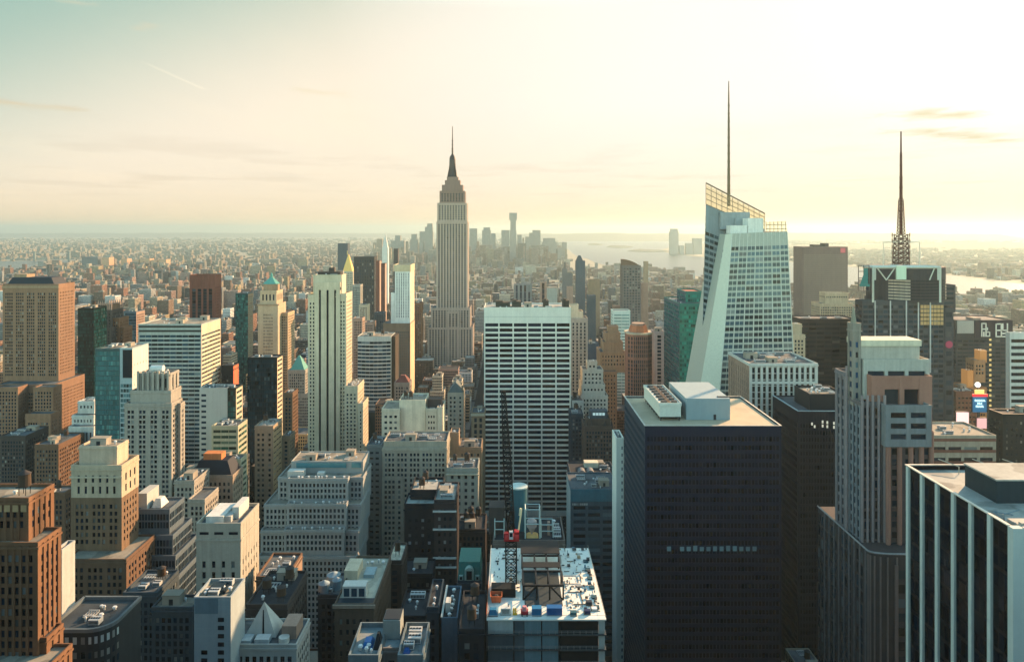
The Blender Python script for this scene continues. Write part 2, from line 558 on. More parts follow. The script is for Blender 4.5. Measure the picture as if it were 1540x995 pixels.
def quad_panes(c, nb, nf, fx, fy, off, grp=None):
    """panes laid on any four-cornered face c = (bottom left, bottom right, top right, top left), lifted along its normal"""
    bl, br, tr, tl = [np.array(p, float) for p in c]
    nrm = np.cross(br - bl, tl - bl); nrm /= np.linalg.norm(nrm)
    i, j = np.meshgrid(np.arange(nb), np.arange(nf)); i, j = i.ravel(), j.ravel()
    u0, u1 = (i + (1 - fx) / 2) / nb, (i + (1 + fx) / 2) / nb
    v0, v1 = (j + (1 - fy) / 2) / nf, (j + (1 + fy) / 2) / nf
    def P(u, v):
        u, v = u[:, None], v[:, None]
        return (bl * (1 - u) + br * u) * (1 - v) + (tl * (1 - u) + tr * u) * v + nrm * off
    return np.stack([P(u0, v0), P(u1, v0), P(u1, v1), P(u0, v1)], 1)


PROTO = {}
def proto():
    """roof furniture of unit size"""
    def mk(key, mb, mats):
        o = mb.build(key, mats); PROTO[key] = o.data
        bpy.data.objects.remove(o)
    m = MB().box(-.5, .5, -.5, .5, 0, .93, 0, 'd')
    m.box(-.53, .53, -.53, .53, .93, 1.0, 1)
    m.polys([[(-.12, -.505, .02), (.12, -.505, .02), (.12, -.505, .62), (-.12, -.505, .62)]], 2)
    mk('bulkhead', m, [wall((.36, .31, .24)), R_TAN, paint((.04, .05, .06))])
    m = MB().box(-.5, .5, -.5, .5, .12, .9, 0)
    for k in range(4):
        x = -.36 + .24 * k
        m.cyl(x, 0, .9, 1.0, .11, n=10, mat=1)
    m.polys([[(-.45 + .1 * k, -.505, .25), (-.38 + .1 * k, -.505, .25), (-.38 + .1 * k, -.505, .75), (-.45 + .1 * k, -.505, .75)] for k in range(9)], 1)
    m.box(-.45, -.35, -.4, .4, 0, .12, 1); m.box(.35, .45, -.4, .4, 0, .12, 1)
    mk('air_handler', m, [paint((.42, .44, .42), .5), paint((.06, .07, .08))])
    m = MB()
    for a in range(4):
        x, y = .36 * math.cos(a * math.pi / 2 + .78), .36 * math.sin(a * math.pi / 2 + .78)
        m.bar((x, y, 0), (x, y, .36), .03, 1)
    m.box(-.42, .42, -.42, .42, .33, .36, 1)
    m.cyl(0, 0, .36, .84, .44, .41, 14, 0)
    m.cyl(0, 0, .84, 1.0, .47, 0.0, 14, 2)
    mk('water_tank', m, [paint((.13, .085, .055), .8), paint((.05, .05, .05)), paint((.09, .08, .075), .8)])
    m = MB().cyl(0, 0, 0, .7, .3, n=10, mat=0)
    m.cyl(0, 0, .7, 1.0, .5, .36, 12, 1)
    mk('vent', m, [paint((.5, .5, .46), .4), paint((.62, .62, .58), .4)])
    m = MB()
    for k in range(5):
        m.box(-.5 + .22 * k, -.5 + .22 * k + .05, -.5, .5, .2, .35, 0)
    m.box(-.5, .5, -.03, .03, 0, .22, 0)
    m.box(-.46, .46, -.46, -.40, .35, .5, 1); m.box(-.46, .46, .40, .46, .35, .5, 1)
    mk('duct', m, [paint((.36, .38, .38), .4), paint((.55, .55, .5), .4)])
proto()


def furnish(key, root, x, y, z, sx, sy, sz, rz=0.0):
    o = bpy.data.objects.new(key, PROTO[key])
    o.parent = root
    o.location = Vector((x, y, z)) - root.location
    o.scale = (sx, sy, sz)
    o.rotation_euler.z = rz
    COL.objects.link(o)
    return o


HEROES = []
NWIN = [0]
class Bld:
    def __init__(s, name, label, cat, D, wallm=None, glassm=None, roof=None, st=None, group=None, ref=None, vb=None, plan=True):
        s.name, s.label, s.cat, s.D, s.group = name, label, cat, D, group
        s.wallm = wallm or wall((.36, .31, .24)); s.glassm = glassm or G_DARK
        s.roofm = roof or R_GREY; s.st = PUNCH if st is None else st
        s.ref, s.vb = ref, vb
        s.walls = {}
        s.panes = {}
        s.extra = []
        s.clut = []
        s.rects = []
        s.root = None
        s.loc = None

    def W(s, mat):
        return s.walls.setdefault(mat.name, (mat, MB()))[1]

    def first(s, x0, x1, y0, y1):
        if s.root is None:
            s.loc = Vector(((x0 + x1) / 2, (y0 + y1) / 2, 0))
            s.root = bpy.data.objects.new(s.name, None)
            s.root.location = s.loc
            COL.objects.link(s.root)
            tag(s.root, s.label, s.cat, s.group)

    def bt(s, x0, x1, y0, y1, z0, z1, st=None, wm=None, gm=None, rm=None, para=1.0, side=None, front=True, sst=None, sidem=None):
        """one box-shaped storey block in world metres"""
        s.first(x0, x1, y0, y1)
        st = s.st if st is None else st
        wm = wm or s.wallm; gm = gm or s.glassm
        mb = s.W(wm)
        pn = s.panes.setdefault(gm.name, (gm, []))[1]
        zt = z1 - para
        right = (x0 + x1) / 2 < 0 if side is None else side == 'r'
        d = st['d'] if st else 0
        if st and front: relief(mb, pn, (x0, y0), (1, 0), (0, -1), x1 - x0, z0, zt, st)
        else: mb.box(x0, x1, y0, y1, z0, zt, skip='blrtd')
        sw = sst if sst is not None else st
        smb = s.W(sidem) if sidem else mb
        yo = y0 + 0.001
        if right:
            if sw: relief(smb, pn, (x1, yo), (0, 1), (1, 0), y1 - yo, z0, zt, sw)
            else: smb.box(x0, x1, y0, y1, z0, zt, skip='bltdf')
            smb.box(x0, x1, y0, y1, z0, zt, skip='frtd')
        else:
            if sw: relief(smb, pn, (x0, y1), (0, -1), (-1, 0), y1 - yo, z0, zt, sw)
            else: smb.box(x0, x1, y0, y1, z0, zt, skip='brtdf')
            smb.box(x0, x1, y0, y1, z0, zt, skip='fltd')
        # roof and parapet
        s.extra.append(('roof', MB().polys([[(x0 + .3, y0 + .3, zt), (x1 - .3, y0 + .3, zt), (x1 - .3, y1 - .3, zt), (x0 + .3, y1 - .3, zt)]]), rm or s.roofm))
        if para > 0:
            p, t, e = MB(), .45, .06 + max(0, (st or ST0)['pp'])
            p.box(x0 - e, x1 + e, y0 - e, y0 + t, zt, z1); p.box(x0 - e, x1 + e, y1 - t, y1 + e, zt, z1)
            p.box(x0 - e, x0 + t, y0 + t, y1 - t, zt, z1); p.box(x1 - t, x1 + e, y0 + t, y1 - t, zt, z1)
            if st and st['fx'] < .75 and wm.name.startswith('masonry') and s.D < 900:
                zc, o = zt - st['top'] * .45, .38 + st['pp']
                p.box(x0 - o, x1 + o, y0 - o, y0 - .03 - st['pp'], zc, zc + .7)
                if right: p.box(x1 + .03 + st['pp'], x1 + o, y0 - .03, y1, zc, zc + .7)
                else: p.box(x0 - o, x0 - .03 - st['pp'], y0 - .03, y1, zc, zc + .7)
            s.extra.append(('parapet', p, wm))
        s.rects.append((x0, x1, y0, y1, z1))
        return zt

    def t(s, x0, x1, ytop, depth, dy=0.0, pb=None, z0=0.0, **k):
        """the same from pixels of the photograph: left, right and top of the front face at distance D + dy"""
        D = s.D + dy
        z1 = wz(ytop, D)
        if pb is not None: z0 = wz(pb, D)
        zt = s.bt(wx(x0, D), wx(x1, D), D, D + depth, z0, z1, **k)
        return zt

    def add(s, name, mb, mat, sub=None):
        """a further part; sub = [(name, mb, material)] hang under it"""
        s.extra.append((name, mb, mat, sub or []))
        return mb

    def top_stuff(s, x0, x1, y0, y1, z, n, seed, kinds=('bulkhead', 'air_handler', 'vent', 'duct', 'water_tank'), big=1.0):
        rng = random.Random(seed)
        used = []
        for _ in range(n * 6):
            if len(used) >= n: break
            k = rng.choice(kinds)
            if k == 'water_tank': sx = sy = rng.uniform(3, 4.2); sz = rng.uniform(6, 8)
            elif k == 'bulkhead': sx, sy, sz = rng.uniform(4, 8) * big, rng.uniform(4, 7) * big, rng.uniform(2.8, 4.5) * big
            elif k == 'air_handler': sx, sy, sz = rng.uniform(3, 7), rng.uniform(2, 3.4), rng.uniform(1.6, 2.6)
            elif k == 'duct': sx, sy, sz = rng.uniform(3, 6), rng.uniform(3, 7), rng.uniform(1.5, 3)
            else: sx = sy = rng.uniform(.9, 1.7); sz = rng.uniform(1.0, 1.8)
            if x1 - x0 < sx + 1.5 or y1 - y0 < sy + 1.5: continue
            x, y = rng.uniform(x0 + sx / 2 + .6, x1 - sx / 2 - .6), rng.uniform(y0 + sy / 2 + .6, y1 - sy / 2 - .6)
            if any(abs(x - a) < (sx + c) / 2 + .3 and abs(y - b) < (sy + e) / 2 + .3 for a, b, c, e in used): continue
            used.append((x, y, sx, sy))
            s.clut.append((k, x, y, z, sx, sy, sz))

    def finish(s, vb=None):
        root, loc = s.root, s.loc
        if s.D < 660 and s.cat not in ('skyscraper', 'construction site'):
            for k, (x0, x1, y0, y1, z1) in enumerate(s.rects):
                if any(x0 < c[1] < x1 and y0 < c[2] < y1 and abs(c[3] - z1) < 3 for c in s.clut) or any(e[0] in ('penthouse', 'cooling_tower', 'stone_pyramid', 'mansard_roof', 'drum', 'roof_house', 'elevator_house', 'copper_roof') and abs(e[1].g[0][0][..., 2].min() - z1) < 3 for e in s.extra): continue
                if any(r is not s.rects[k] and r[4] > z1 + 1 and r[0] < x1 and r[1] > x0 and r[2] < y1 - 1 and r[3] > y0 + 3 for r in s.rects): continue
                s.top_stuff(x0 + .8, x1 - .8, y0 + .8, y1 - .8, z1 - 1, 6 + min(16, int((x1 - x0) * (y1 - y0) / 60)), int(s.D * 3 + k), ('air_handler', 'vent', 'duct', 'bulkhead', 'vent'))
        for m, mb in s.walls.values():
            if mb.g: mb.build('wall', m, root, loc)
        cand = []
        for m, lst in s.panes.values():
            if not lst: continue
            q = np.concatenate(lst)
            c = q.mean(1)
            w = np.linalg.norm(q[:, 1] - q[:, 0], axis=1); h = np.linalg.norm(q[:, 3] - q[:, 0], axis=1)
            dirv = c - np.array([0, 0, CZ])
            nr = np.cross(q[:, 1] - q[:, 0], q[:, 3] - q[:, 0]); nr /= np.linalg.norm(nr, axis=1)[:, None] + 1e-9
            dist = np.linalg.norm(dirv, axis=1)
            cosv = np.maximum(0, -(nr * dirv).sum(1) / dist)
            area = w * h * cosv * (705.0 / c[:, 1]) ** 2
            px, py = CX + c[:, 0] * F / c[:, 1], HY + (CZ - c[:, 2]) * F / c[:, 1]
            ok = (px > 0) & (px < 1540) & (py < 995) & (py < (s.vb or 995) + 12)
            cand.append((m, q, np.where(ok, area, 0)))
        if cand:
            al = np.concatenate([c[2] for c in cand])
            thr = 1e9
            if (al > 5.5).sum() > 0:
                thr = max(5.5, np.sort(al)[-min(100, len(al))])
            for m, q, area in cand:
                pick = np.nonzero(area >= thr)[0]
                pick = pick[np.argsort(-area[pick], kind='stable')][:100 - 0]
                if len(cand) > 1: pick = pick[:max(1, 100 // len(cand))]
                rest = np.ones(len(q), bool); rest[pick] = False
                cache = {}
                for i in pick:
                    cen = q[i].mean(0)
                    rel = q[i] - cen
                    key = tuple(np.round(rel, 2).ravel())
                    if key not in cache:
                        o = MB().polys(rel).build('window', m, root)
                        cache[key] = o.data
                    else:
                        o = bpy.data.objects.new('window', cache[key]); o.parent = root
                        COL.objects.link(o)
                    o.location = Vector(cen) - loc
                    NWIN[0] += 1
                if rest.any():
                    rr = np.random.RandomState(abs(hash(len(q))) % 9999 + int(s.D)).rand(int(rest.sum()))
                    o = MB().polys(q[rest], rnd=rr).build('window_panes', m, root, loc)
                    o['kind'] = 'stuff'
        for e in s.extra:
            o = e[1].build(e[0], e[2], root, loc)
            if len(e) > 3:
                for nm, mb, mat in e[3]:
                    c = mb.build(nm, mat, root, loc)
                    c.parent = o
        for k, x, y, z, sx, sy, sz in s.clut:
            furnish(k, root, x, y, z, sx, sy, sz)
        HEROES.append(dict(ref=s.ref, rects=s.rects, vb=vb or s.vb, D=s.D, root=root))
        return root
# ------------------------------------------------------------------ the towers east of the view axis
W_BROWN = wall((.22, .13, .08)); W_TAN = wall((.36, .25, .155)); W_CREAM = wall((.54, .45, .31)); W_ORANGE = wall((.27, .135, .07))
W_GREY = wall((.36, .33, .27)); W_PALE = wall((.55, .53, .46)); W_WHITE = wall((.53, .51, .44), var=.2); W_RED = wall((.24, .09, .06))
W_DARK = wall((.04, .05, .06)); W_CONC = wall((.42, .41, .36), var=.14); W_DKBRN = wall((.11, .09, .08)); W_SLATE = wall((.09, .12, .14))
W_PINK = wall((.40, .27, .20))
COPPER = paint((.12, .36, .29), .7)
SLATE = paint((.03, .045, .07), .6)

def office(name, label, D, x0, x1, ytop, depth, ref=None, vb=None, cat='office tower', group=None, clutter=4, seed=None, **k):
    """a plain block from its outline in the photograph"""
    kw = {a: k.pop(a) for a in ('wallm', 'glassm', 'roof', 'st') if a in k}
    b = Bld(name, label, cat, D, ref=ref, vb=vb, group=group, **kw)
    z = b.t(x0, x1, ytop, depth, **k)
    if clutter:
        b.top_stuff(wx(x0, D) + 1, wx(x1, D) - 1, D + 1, D + depth - 1, z, clutter, seed or int(x0 * 7 + D))
    return b

# brown tower with a dark mansard, far left
b = Bld('office_tower', 'broad brown brick tower with a dark mansard roof and a glowing orange flank', 'office tower', 720, wall((.31, .18, .11)), st=S(bw=1.9, fh=3.3, fx=.68, fy=.66, grp=(4, 2.6), mg=2.2, top=7), ref='the brown mansard tower', vb=700)
sst = S(bw=2.3, fh=3.3, fx=.42, fy=.5, mg=2, top=6)
z = b.t(4, 88, 427, 27, pb=576, sst=sst, para=1.5)
b.t(-8, 80, 578, 52, dy=-20, sst=sst, z0=0)
b.t(-8, 27, 582, 14, dy=-34.5, sst=sst, st=PUNCH); b.t(50, 79.5, 582, 14, dy=-34.5, sst=sst, st=PUNCH)
b.t(38, 76, 622, 12, dy=-47, sst=sst)
x0, x1 = wx(8, 720), wx(80, 720)
b.add('mansard_roof', MB().pyramid(x0, x1, 722, 744, z, wz(417, 725), .82), SLATE)
b.add('bulkhead', MB().box(x0 + 4, x0 + 17, 727, 740, z + 3, z + 11), W_TAN)
b.add('cornice', MB().box(wx(4, 720) - .6, wx(88, 720) + .6, 719.2, 720 - .05, wz(433, 720), wz(430, 720)), W_TAN)
b.finish()

b = office('glass_tower', 'dark green glass slab squeezed behind the brown mansard tower', 800, 117, 141, 463, 26, 'the dark green glass slab', 610, clutter=3, wallm=paint((.01, .03, .03), .25), glassm=glass((.004, .03, .03), (.01, .05, .05), .1, .1), st=CURTAIN); b.finish()

b = Bld('gothic_tower', 'brown gothic tower with a crown of pointed pinnacles beside the green glass slab', 'office tower', 860, W_DKBRN, st=S(bw=2.6, fh=3.8, fx=.5, fy=.6, d=.5, sd=.3, mg=1.5), ref='the brown pinnacled tower', vb=520)
z = b.t(146, 168, 466, 26, pb=520, para=.5)
b.t(135, 167, 492, 20, dy=-8, z0=0); b.t(168.5, 179, 478, 22, dy=3, wm=W_ORANGE); b.t(179.5, 186, 492, 20, dy=4, wm=W_ORANGE)  # right tiers in orange: the sunlight on them is put into the colour
for i in range(7):
    x = wx(147 + i * 3.3, 860)
    for y in (861, 885):
        b.add('pinnacle', MB().box(x - .6, x + .6, y - .6, y + .6, z, z + 7).pyramid(x - .9, x + .9, y - .9, y + .9, z + 7, z + 12), W_PINK)
b.add('attic', MB().box(wx(149, 860), wx(165, 860), 864, 882, z, z + 7), W_BROWN)
b.finish()

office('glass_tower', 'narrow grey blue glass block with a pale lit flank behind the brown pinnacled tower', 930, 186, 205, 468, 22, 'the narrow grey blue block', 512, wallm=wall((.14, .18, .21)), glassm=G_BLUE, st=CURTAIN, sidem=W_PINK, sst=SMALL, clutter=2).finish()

# glass block with white flank
b = Bld('office_tower', 'teal glass block with a dark louvred panel and a bright windowless white flank', 'office tower', 560, W_CONC, G_BLUE, st=CURTAIN, ref='the white flanked glass block', vb=662, roof=R_TAN)
gt = glass((.05, .17, .18), (.07, .2, .2), .25, .10, .4, .2)
z = b.t(143, 180, 524, 26, wm=paint((.05, .12, .13), .3), gm=gt)
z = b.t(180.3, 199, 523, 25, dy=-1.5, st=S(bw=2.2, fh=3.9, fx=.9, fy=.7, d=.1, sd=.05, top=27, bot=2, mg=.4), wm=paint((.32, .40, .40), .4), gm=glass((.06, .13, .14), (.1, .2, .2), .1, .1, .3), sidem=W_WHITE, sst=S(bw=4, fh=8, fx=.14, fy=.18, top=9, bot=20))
b.add('louvre_panel', MB().box(wx(184.5, 558), wx(198.6, 558), 558.0, 558.48, wz(568, 558), wz(526, 558)), paint((.012, .02, .035), .6))
b.top_stuff(wx(145, 560), wx(198, 560), 561, 582, z, 6, 31, ('air_handler', 'vent', 'bulkhead'))
b.finish()

# wide striped slab
b = Bld('office_tower', 'broad slab of alternating pale and teal glass bands with a sunlit cream flank', 'office tower', 690, wall((.36, .39, .35)), G_BLUE, st=S(bw=5.5, fh=4.1, fx=.985, fy=.56, d=.35, mg=1.0, top=9, bot=0), ref='the broad banded slab', vb=590, roof=R_TAN)
z = b.t(208, 303, 487, 46, sidem=W_CREAM, sst=S(bw=5.5, fh=4.1, fx=.985, fy=.42, d=.35, mg=1.0, top=9, bot=0))  # cream flank bands carry sunlight in their colour; front bands are greyer
D = 690
b.add('louvre_band', MB().box(wx(208, D) + .5, wx(303, D) - .5, D - .25, D - .06, wz(499, D), wz(496, D)).box(wx(208, D) + .5, wx(303, D) - .5, D - .25, D - .06, wz(492.5, D), wz(489.5, D)), paint((.05, .055, .05)))
b.top_stuff(wx(218, D), wx(298, D), D + 6, D + 44, z, 9, 3, ('air_handler', 'bulkhead', 'duct', 'vent'))
b.finish()

# grey stepped art deco tower
DECO = S(bw=2.0, fh=3.1, fx=.72, fy=.62, d=.4, sd=.1, grp=(2, 2.2), mg=1.6, top=3, bot=2)
b = Bld('art_deco_tower', 'grey stone tower with stepped fluted crown and triple windows', 'art deco tower', 440, wall((.37, .33, .265)), G_DARK, st=DECO, ref='the fluted grey tower', vb=745)
z = b.t(207, 256, 561, 12, dy=5, pb=590, st=S(bw=3.4, fh=8, fx=.38, fy=.72, d=.7, sd=.45, mg=1.2, top=1.5, bot=1), para=.8)
for i in range(7):
    x = wx(208.5 + i * 7.6, 445)
    b.add('buttress', MB().box(x - .55, x + .55, 443.8, 445 - .02, wz(592, 445), wz(557.5, 445)), wall((.37, .33, .265)))
b.t(196, 257, 587, 14, dy=2.5, pb=612, st=S(bw=4.6, fh=7, fx=.34, fy=.6, d=.6, sd=.3, mg=1.4, top=2, bot=1.5))
b.t(187, 258, 606, 14.5, dy=0, z0=0)
b.t(256, 271.5, 606, 6, dy=7, z0=0); b.t(262, 292, 722, 22, dy=-8, z0=0, st=SMALL); b.t(283, 308, 750, 20, dy=-16, z0=0, st=SMALL)
m = MB()
y = 449
pts = [(y + 2.2 * math.cos(a), z + 3 + 2.2 * math.sin(a)) for a in [i * math.pi / 6 for i in range(12)]]
xa, xb = wx(228, 449), wx(246, 449)
m.polys([[(xa, *pts[i]), (xb, *pts[i]), (xb, *pts[(i + 1) % 12]), (xa, *pts[(i + 1) % 12])] for i in range(12)])
m.polys([[(xb, *p) for p in pts]]); m.polys([[(xa, *p) for p in reversed(pts)]])
m.box(xa + 1, xa + 1.6, y - 1.5, y + 1.5, z, z + 1.6); m.box(xb - 1.6, xb - 1, y - 1.5, y + 1.5, z, z + 1.6)
b.add('horizontal_tank', m, paint((.55, .55, .5), .4))
b.finish()

# red granite tower
b = Bld('office_tower', 'dark red granite tower with tall black glass strips and a blank red crown', 'office tower', 950, W_RED, glass((.01, .015, .02), (.03, .04, .05), .1), st=S(bw=6.2, fh=3.9, fx=.66, fy=.92, d=.6, sd=.45, mg=2.2, top=17, bot=0), ref='the red granite tower', vb=470)
z = b.t(285, 323, 413, 22, sst=S(bw=4, fh=3.9, fx=.3, fy=.6, top=14), para=2)
b.finish()

office('glass_tower', 'small teal glass tower with a tan lit flank near the green roofed tower', 1010, 354, 373, 441, 20, 'the small teal tower', 480, wallm=paint((.03, .12, .13), .3), glassm=G_TEAL, st=CURTAIN, sidem=W_TAN, sst=SMALL, clutter=1).finish()

# tower with green copper roof
b = Bld('art_deco_tower', 'ornate tan tower topped by a small green copper pyramid', 'art deco tower', 840, wall((.46, .35, .23)), st=S(bw=2.4, fh=3.8, fx=.5, fy=.55, mg=2.4, grp=(3, 2.5), top=6), ref='the green copper roofed tower', vb=535)
b.t(388, 418, 457, 30, z0=0, para=1.2, st=S(bw=2.2, fh=3.8, fx=.45, fy=.55, mg=6, top=10))
z = b.t(391, 416, 437, 24, dy=3, pb=458, para=1.6, st=S(bw=3.4, fh=9, fx=.45, fy=.8, mg=1.5, top=2, bot=1))
x0, x1 = wx(391, 843), wx(416, 843)
b.add('cornice', MB().box(wx(387, 840), wx(419.5, 840), 839, 841.5, wz(459.5, 840), wz(457.2, 840)), W_TAN)
z2 = wz(427, 848)
b.add('drum', MB().prism([((x0 + x1) / 2 + 9.5 * math.cos(a), 855 + 9.5 * math.sin(a)) for a in [i * math.pi / 4 + .39 for i in range(8)]], z, z2), W_TAN)
cx = (x0 + x1) / 2
b.add('copper_roof', MB().cyl(cx, 855, z2, wz(417, 855), 10.5, 2.2, 8), COPPER, [('lantern', MB().cyl(cx, 855, wz(417, 855), wz(414, 855), 1.8, 1.8, 8).cyl(cx, 855, wz(414, 855), wz(409, 855), 1.8, 0, 8), COPPER)])
b.t(419, 433, 470, 26, dy=14, wm=wall((.46, .33, .2)), st=SMALL)
b.finish()

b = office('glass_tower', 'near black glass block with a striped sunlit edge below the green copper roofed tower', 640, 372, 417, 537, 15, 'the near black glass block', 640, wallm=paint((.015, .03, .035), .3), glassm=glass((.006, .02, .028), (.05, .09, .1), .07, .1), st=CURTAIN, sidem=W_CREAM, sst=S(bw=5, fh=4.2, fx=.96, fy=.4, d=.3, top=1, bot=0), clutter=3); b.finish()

b = Bld('setback_tower', 'slim grey tower with a green hipped copper roof beside the striped cream tower', 'setback tower', 780, W_GREY, st=SMALL, ref='the slim green hipped tower', vb=650)
z = b.t(433, 459, 556, 20, z0=0)
b.add('copper_roof', MB().pyramid(wx(435, 780), wx(457, 780), 782, 799, z, wz(535, 788), .12), COPPER)
b.t(428, 465, 592, 24, dy=-3)
b.finish()
office('loft_building', 'brown brick block with a lit side, right of the near black glass block', 610, 426, 440, 590, 16, vb=700, cat='loft building', wallm=W_BROWN, st=SMALL, clutter=2).finish()
office('loft_building', 'low tan block with a round roof tank below the brown brick block', 566, 424, 436, 655, 14, vb=690, cat='loft building', wallm=W_TAN, st=SMALL, clutter=2).finish()

# cream tower with three black stripes
b = Bld('art_deco_tower', 'tall cream stone tower with three long black window stripes', 'art deco tower', 600, W_CREAM, st=S(bw=2.3, fh=3.2, fx=.5, fy=.55, mg=1.0, top=5), ref='the striped cream tower', vb=690, roof=R_TAN)
z = b.t(471, 514, 413, 16, dy=3, pb=446, st=False, sst=False, para=1.2)
b.t(463, 480, 443, 20, dy=1, z0=0); b.t(505, 521, 441, 22, dy=1, z0=0)
D = 600
m = MB()
edges = [(473.5, 479.4), (482.6, 490.8), (494.2, 502.4), (505.6, 511.5)]
for a, c in edges:
    m.box(wx(a, D), wx(c, D), D, D + 3, 0, wz(432, D), skip='d')
m.box(wx(473.5, D), wx(511.5, D), D + .2, D + 4, wz(436, D), wz(424, D))
b.add('pier', m, W_CREAM)
for a, c in zip(edges[:-1], edges[1:]):
    b.add('window_stripe', MB().polys([[(wx(a[1], D) - .1, D + 1.6, 0), (wx(c[0], D) + .1, D + 1.6, 0), (wx(c[0], D) + .1, D + 1.6, wz(435, D)), (wx(a[1], D) - .1, D + 1.6, wz(435, D))]]), glass((.006, .01, .018), (.02, .03, .035), .15))
b.t(479, 506, 438, 12, dy=4, st=False, sst=False)
b.t(518, 538, 580, 26, dy=-8, z0=0); b.t(463, 517.5, 690, 10, dy=-8); b.t(538.5, 546, 606, 22, dy=-11, z0=0)
b.add('railing', MB().box(wx(478, 606), wx(512, 606), 606, 612, z, z + 3.5).box(wx(495, 608), wx(503, 608), 607, 611, z + 3.5, z + 7), W_DKBRN)
b.finish()

# grey concrete slab and banded lower wings
b = Bld('office_tower', 'blank grey concrete slab with a dark glass corner strip and banded lower steps', 'office tower', 520, W_CONC, G_TEAL, st=False, ref='the blank concrete slab', vb=700, roof=R_GREY)
z = b.t(300, 342, 583, 13, z0=0, sst=False)
z = b.t(342.2, 355, 583, 12.8, dy=.2, st=CURTAIN, gm=glass((.01, .05, .045), (.06, .12, .1), .15), wm=paint((.02, .05, .045), .3), sst=S(bw=5, fh=4, fx=.95, fy=.45, top=1, bot=0), sidem=W_CREAM)
BAND = S(bw=5, fh=4, fx=.97, fy=.5, d=.3, top=1, bot=0)
b.t(318, 358, 640, 18, dy=-19, st=BAND, gm=glass((.02, .06, .04), (.08, .12, .08), .2), wm=wall((.42, .40, .27)))
b.t(320, 362, 690, 12, dy=-32, st=BAND, gm=glass((.02, .06, .04), (.08, .12, .08), .2), wm=wall((.42, .40, .27)))
b.top_stuff(wx(302, 520), wx(354, 520), 520.5, 532.5, z, 6, 8, ('vent', 'air_handler'))
b.add('window_strip', MB().polys(quad_panes([(wx(302, 520), 520, wz(745, 520)), (wx(311, 520), 520, wz(745, 520)), (wx(311, 520), 520, wz(590, 520)), (wx(302, 520), 520, wz(590, 520))], 1, 19, .8, .4, .06)), G_DARK)
b.finish()

office('office_block', 'tan block with dark paired windows and orange lit side beside the blank concrete slab', 545, 383, 411, 640, 21, 'the tan paired window block', 740, cat='office block', wallm=wall((.36, .29, .21)), st=S(bw=2.4, fh=3.9, fx=.55, fy=.52, grp=(2, 1.2), top=4), sst=S(bw=5, fh=4.2, fx=.9, fy=.25, d=.3, top=2), sidem=wall((.5, .32, .17)), roof=R_PALE).finish()  # side wall in brighter orange, with sunlight put into its colour

b = Bld('mansard_building', 'old block with a black mansard roof and an orange tarpaulin box on top', 'mansard building', 455, wall((.36, .28, .2)), st=S(bw=2.6, fh=4.2, fx=.5, fy=.55), ref='the black mansard block', vb=745)
z = b.t(284, 350, 714, 18, para=.8)
x0, x1 = wx(288, 455), wx(347, 455)
b.add('mansard_roof', MB().pyramid(x0, x1, 456.5, 471.5, z, z + 9, .72), SLATE)
b.add('penthouse', MB().box(wx(306, 460), wx(333, 460), 460, 467, z + 9, z + 13), wall((.55, .20, .07)))
b.finish()
office('hotel_block', 'dark block wrapped in orange red netting beside the near black glass block', 730, 333, 351, 549, 14, vb=575, cat='hotel block', wallm=W_DARK, sidem=wall((.62, .16, .07)), sst=False, st=S(bw=3, fh=4, fx=.5, fy=.5, top=9), clutter=1).finish()

# brown brick tower in front
b = Bld('brick_tower', 'brown brick tower with a cream attic storey and glowing orange flank', 'brick tower', 330, wall((.27, .17, .10)), st=S(bw=2.2, fh=3.3, fx=.56, fy=.6, mg=1.6, grp=(3, 1.0), top=2.5), ref='the brown brick tower', vb=890, roof=R_TAN)
b.t(107, 183, 748, 15, pb=842, sst=S(bw=2.2, fh=3.3, fx=.46, fy=.54, top=2), para=0)
z = b.t(107, 183, 699, 15.3, dy=-.15, pb=748, wm=wall((.50, .40, .27)), st=S(bw=3.0, fh=5.2, fx=.34, fy=.66, mg=1.8, top=2.5, bot=.5), para=1.4)
b.add('cornice', MB().box(wx(107, 330) - .5, wx(183, 330) + .5, 329.2, 329.75, wz(718, 330), wz(715.5, 330)), W_CREAM)
z2 = b.t(119, 176, 670, 10, dy=3, pb=700, wm=wall((.52, .40, .28)), st=S(bw=4, fh=7, fx=.4, fy=.45, mg=2, top=1.5, bot=1), para=.8)
b.t(96, 190, 840, 26, dy=-10, z0=0, wm=W_BROWN)
b.top_stuff(wx(125, 333), wx(170, 333), 334, 341, z2, 3, 5, ('bulkhead', 'vent'))
b.finish()

# orange brick tower in the corner
b = Bld('brick_tower', 'orange brick tower with fluted setbacks, cut by the edge beside the slim white slab', 'brick tower', 210, W_ORANGE, st=S(bw=1.9, fh=3.2, fx=.60, fy=.66, d=.45, sd=.2, mg=1.2, top=2.4), ref='the orange brick tower', vb=995, roof=R_TAN)
ss = S(bw=2.1, fh=3.2, fx=.50, fy=.62, d=.4, sd=.3, mg=1.0, top=3)
z = b.t(-60, 43, 748, 12, dy=3, pb=826, sst=ss, para=1.0)
b.add('frieze', MB().polys(quad_panes([(wx(-20, 213), 213, wz(775, 213)), (wx(42, 213), 213, wz(775, 213)), (wx(42, 213), 213, wz(752, 213)), (wx(-20, 213), 213, wz(752, 213))], 5, 1, .7, .5, .12)), wall((.5, .32, .16)))
b.t(-60, 57, 815, 11, z0=0, sst=ss)
b.t(57.3, 70, 958, 8, dy=1, z0=0, sst=ss); b.t(-60, 70, 1003, 12, dy=-7, z0=0, sst=ss)
b.top_stuff(wx(0, 214), wx(38, 214), 214, 223, z, 4, 11, ('bulkhead', 'water_tank', 'vent'))
b.finish()

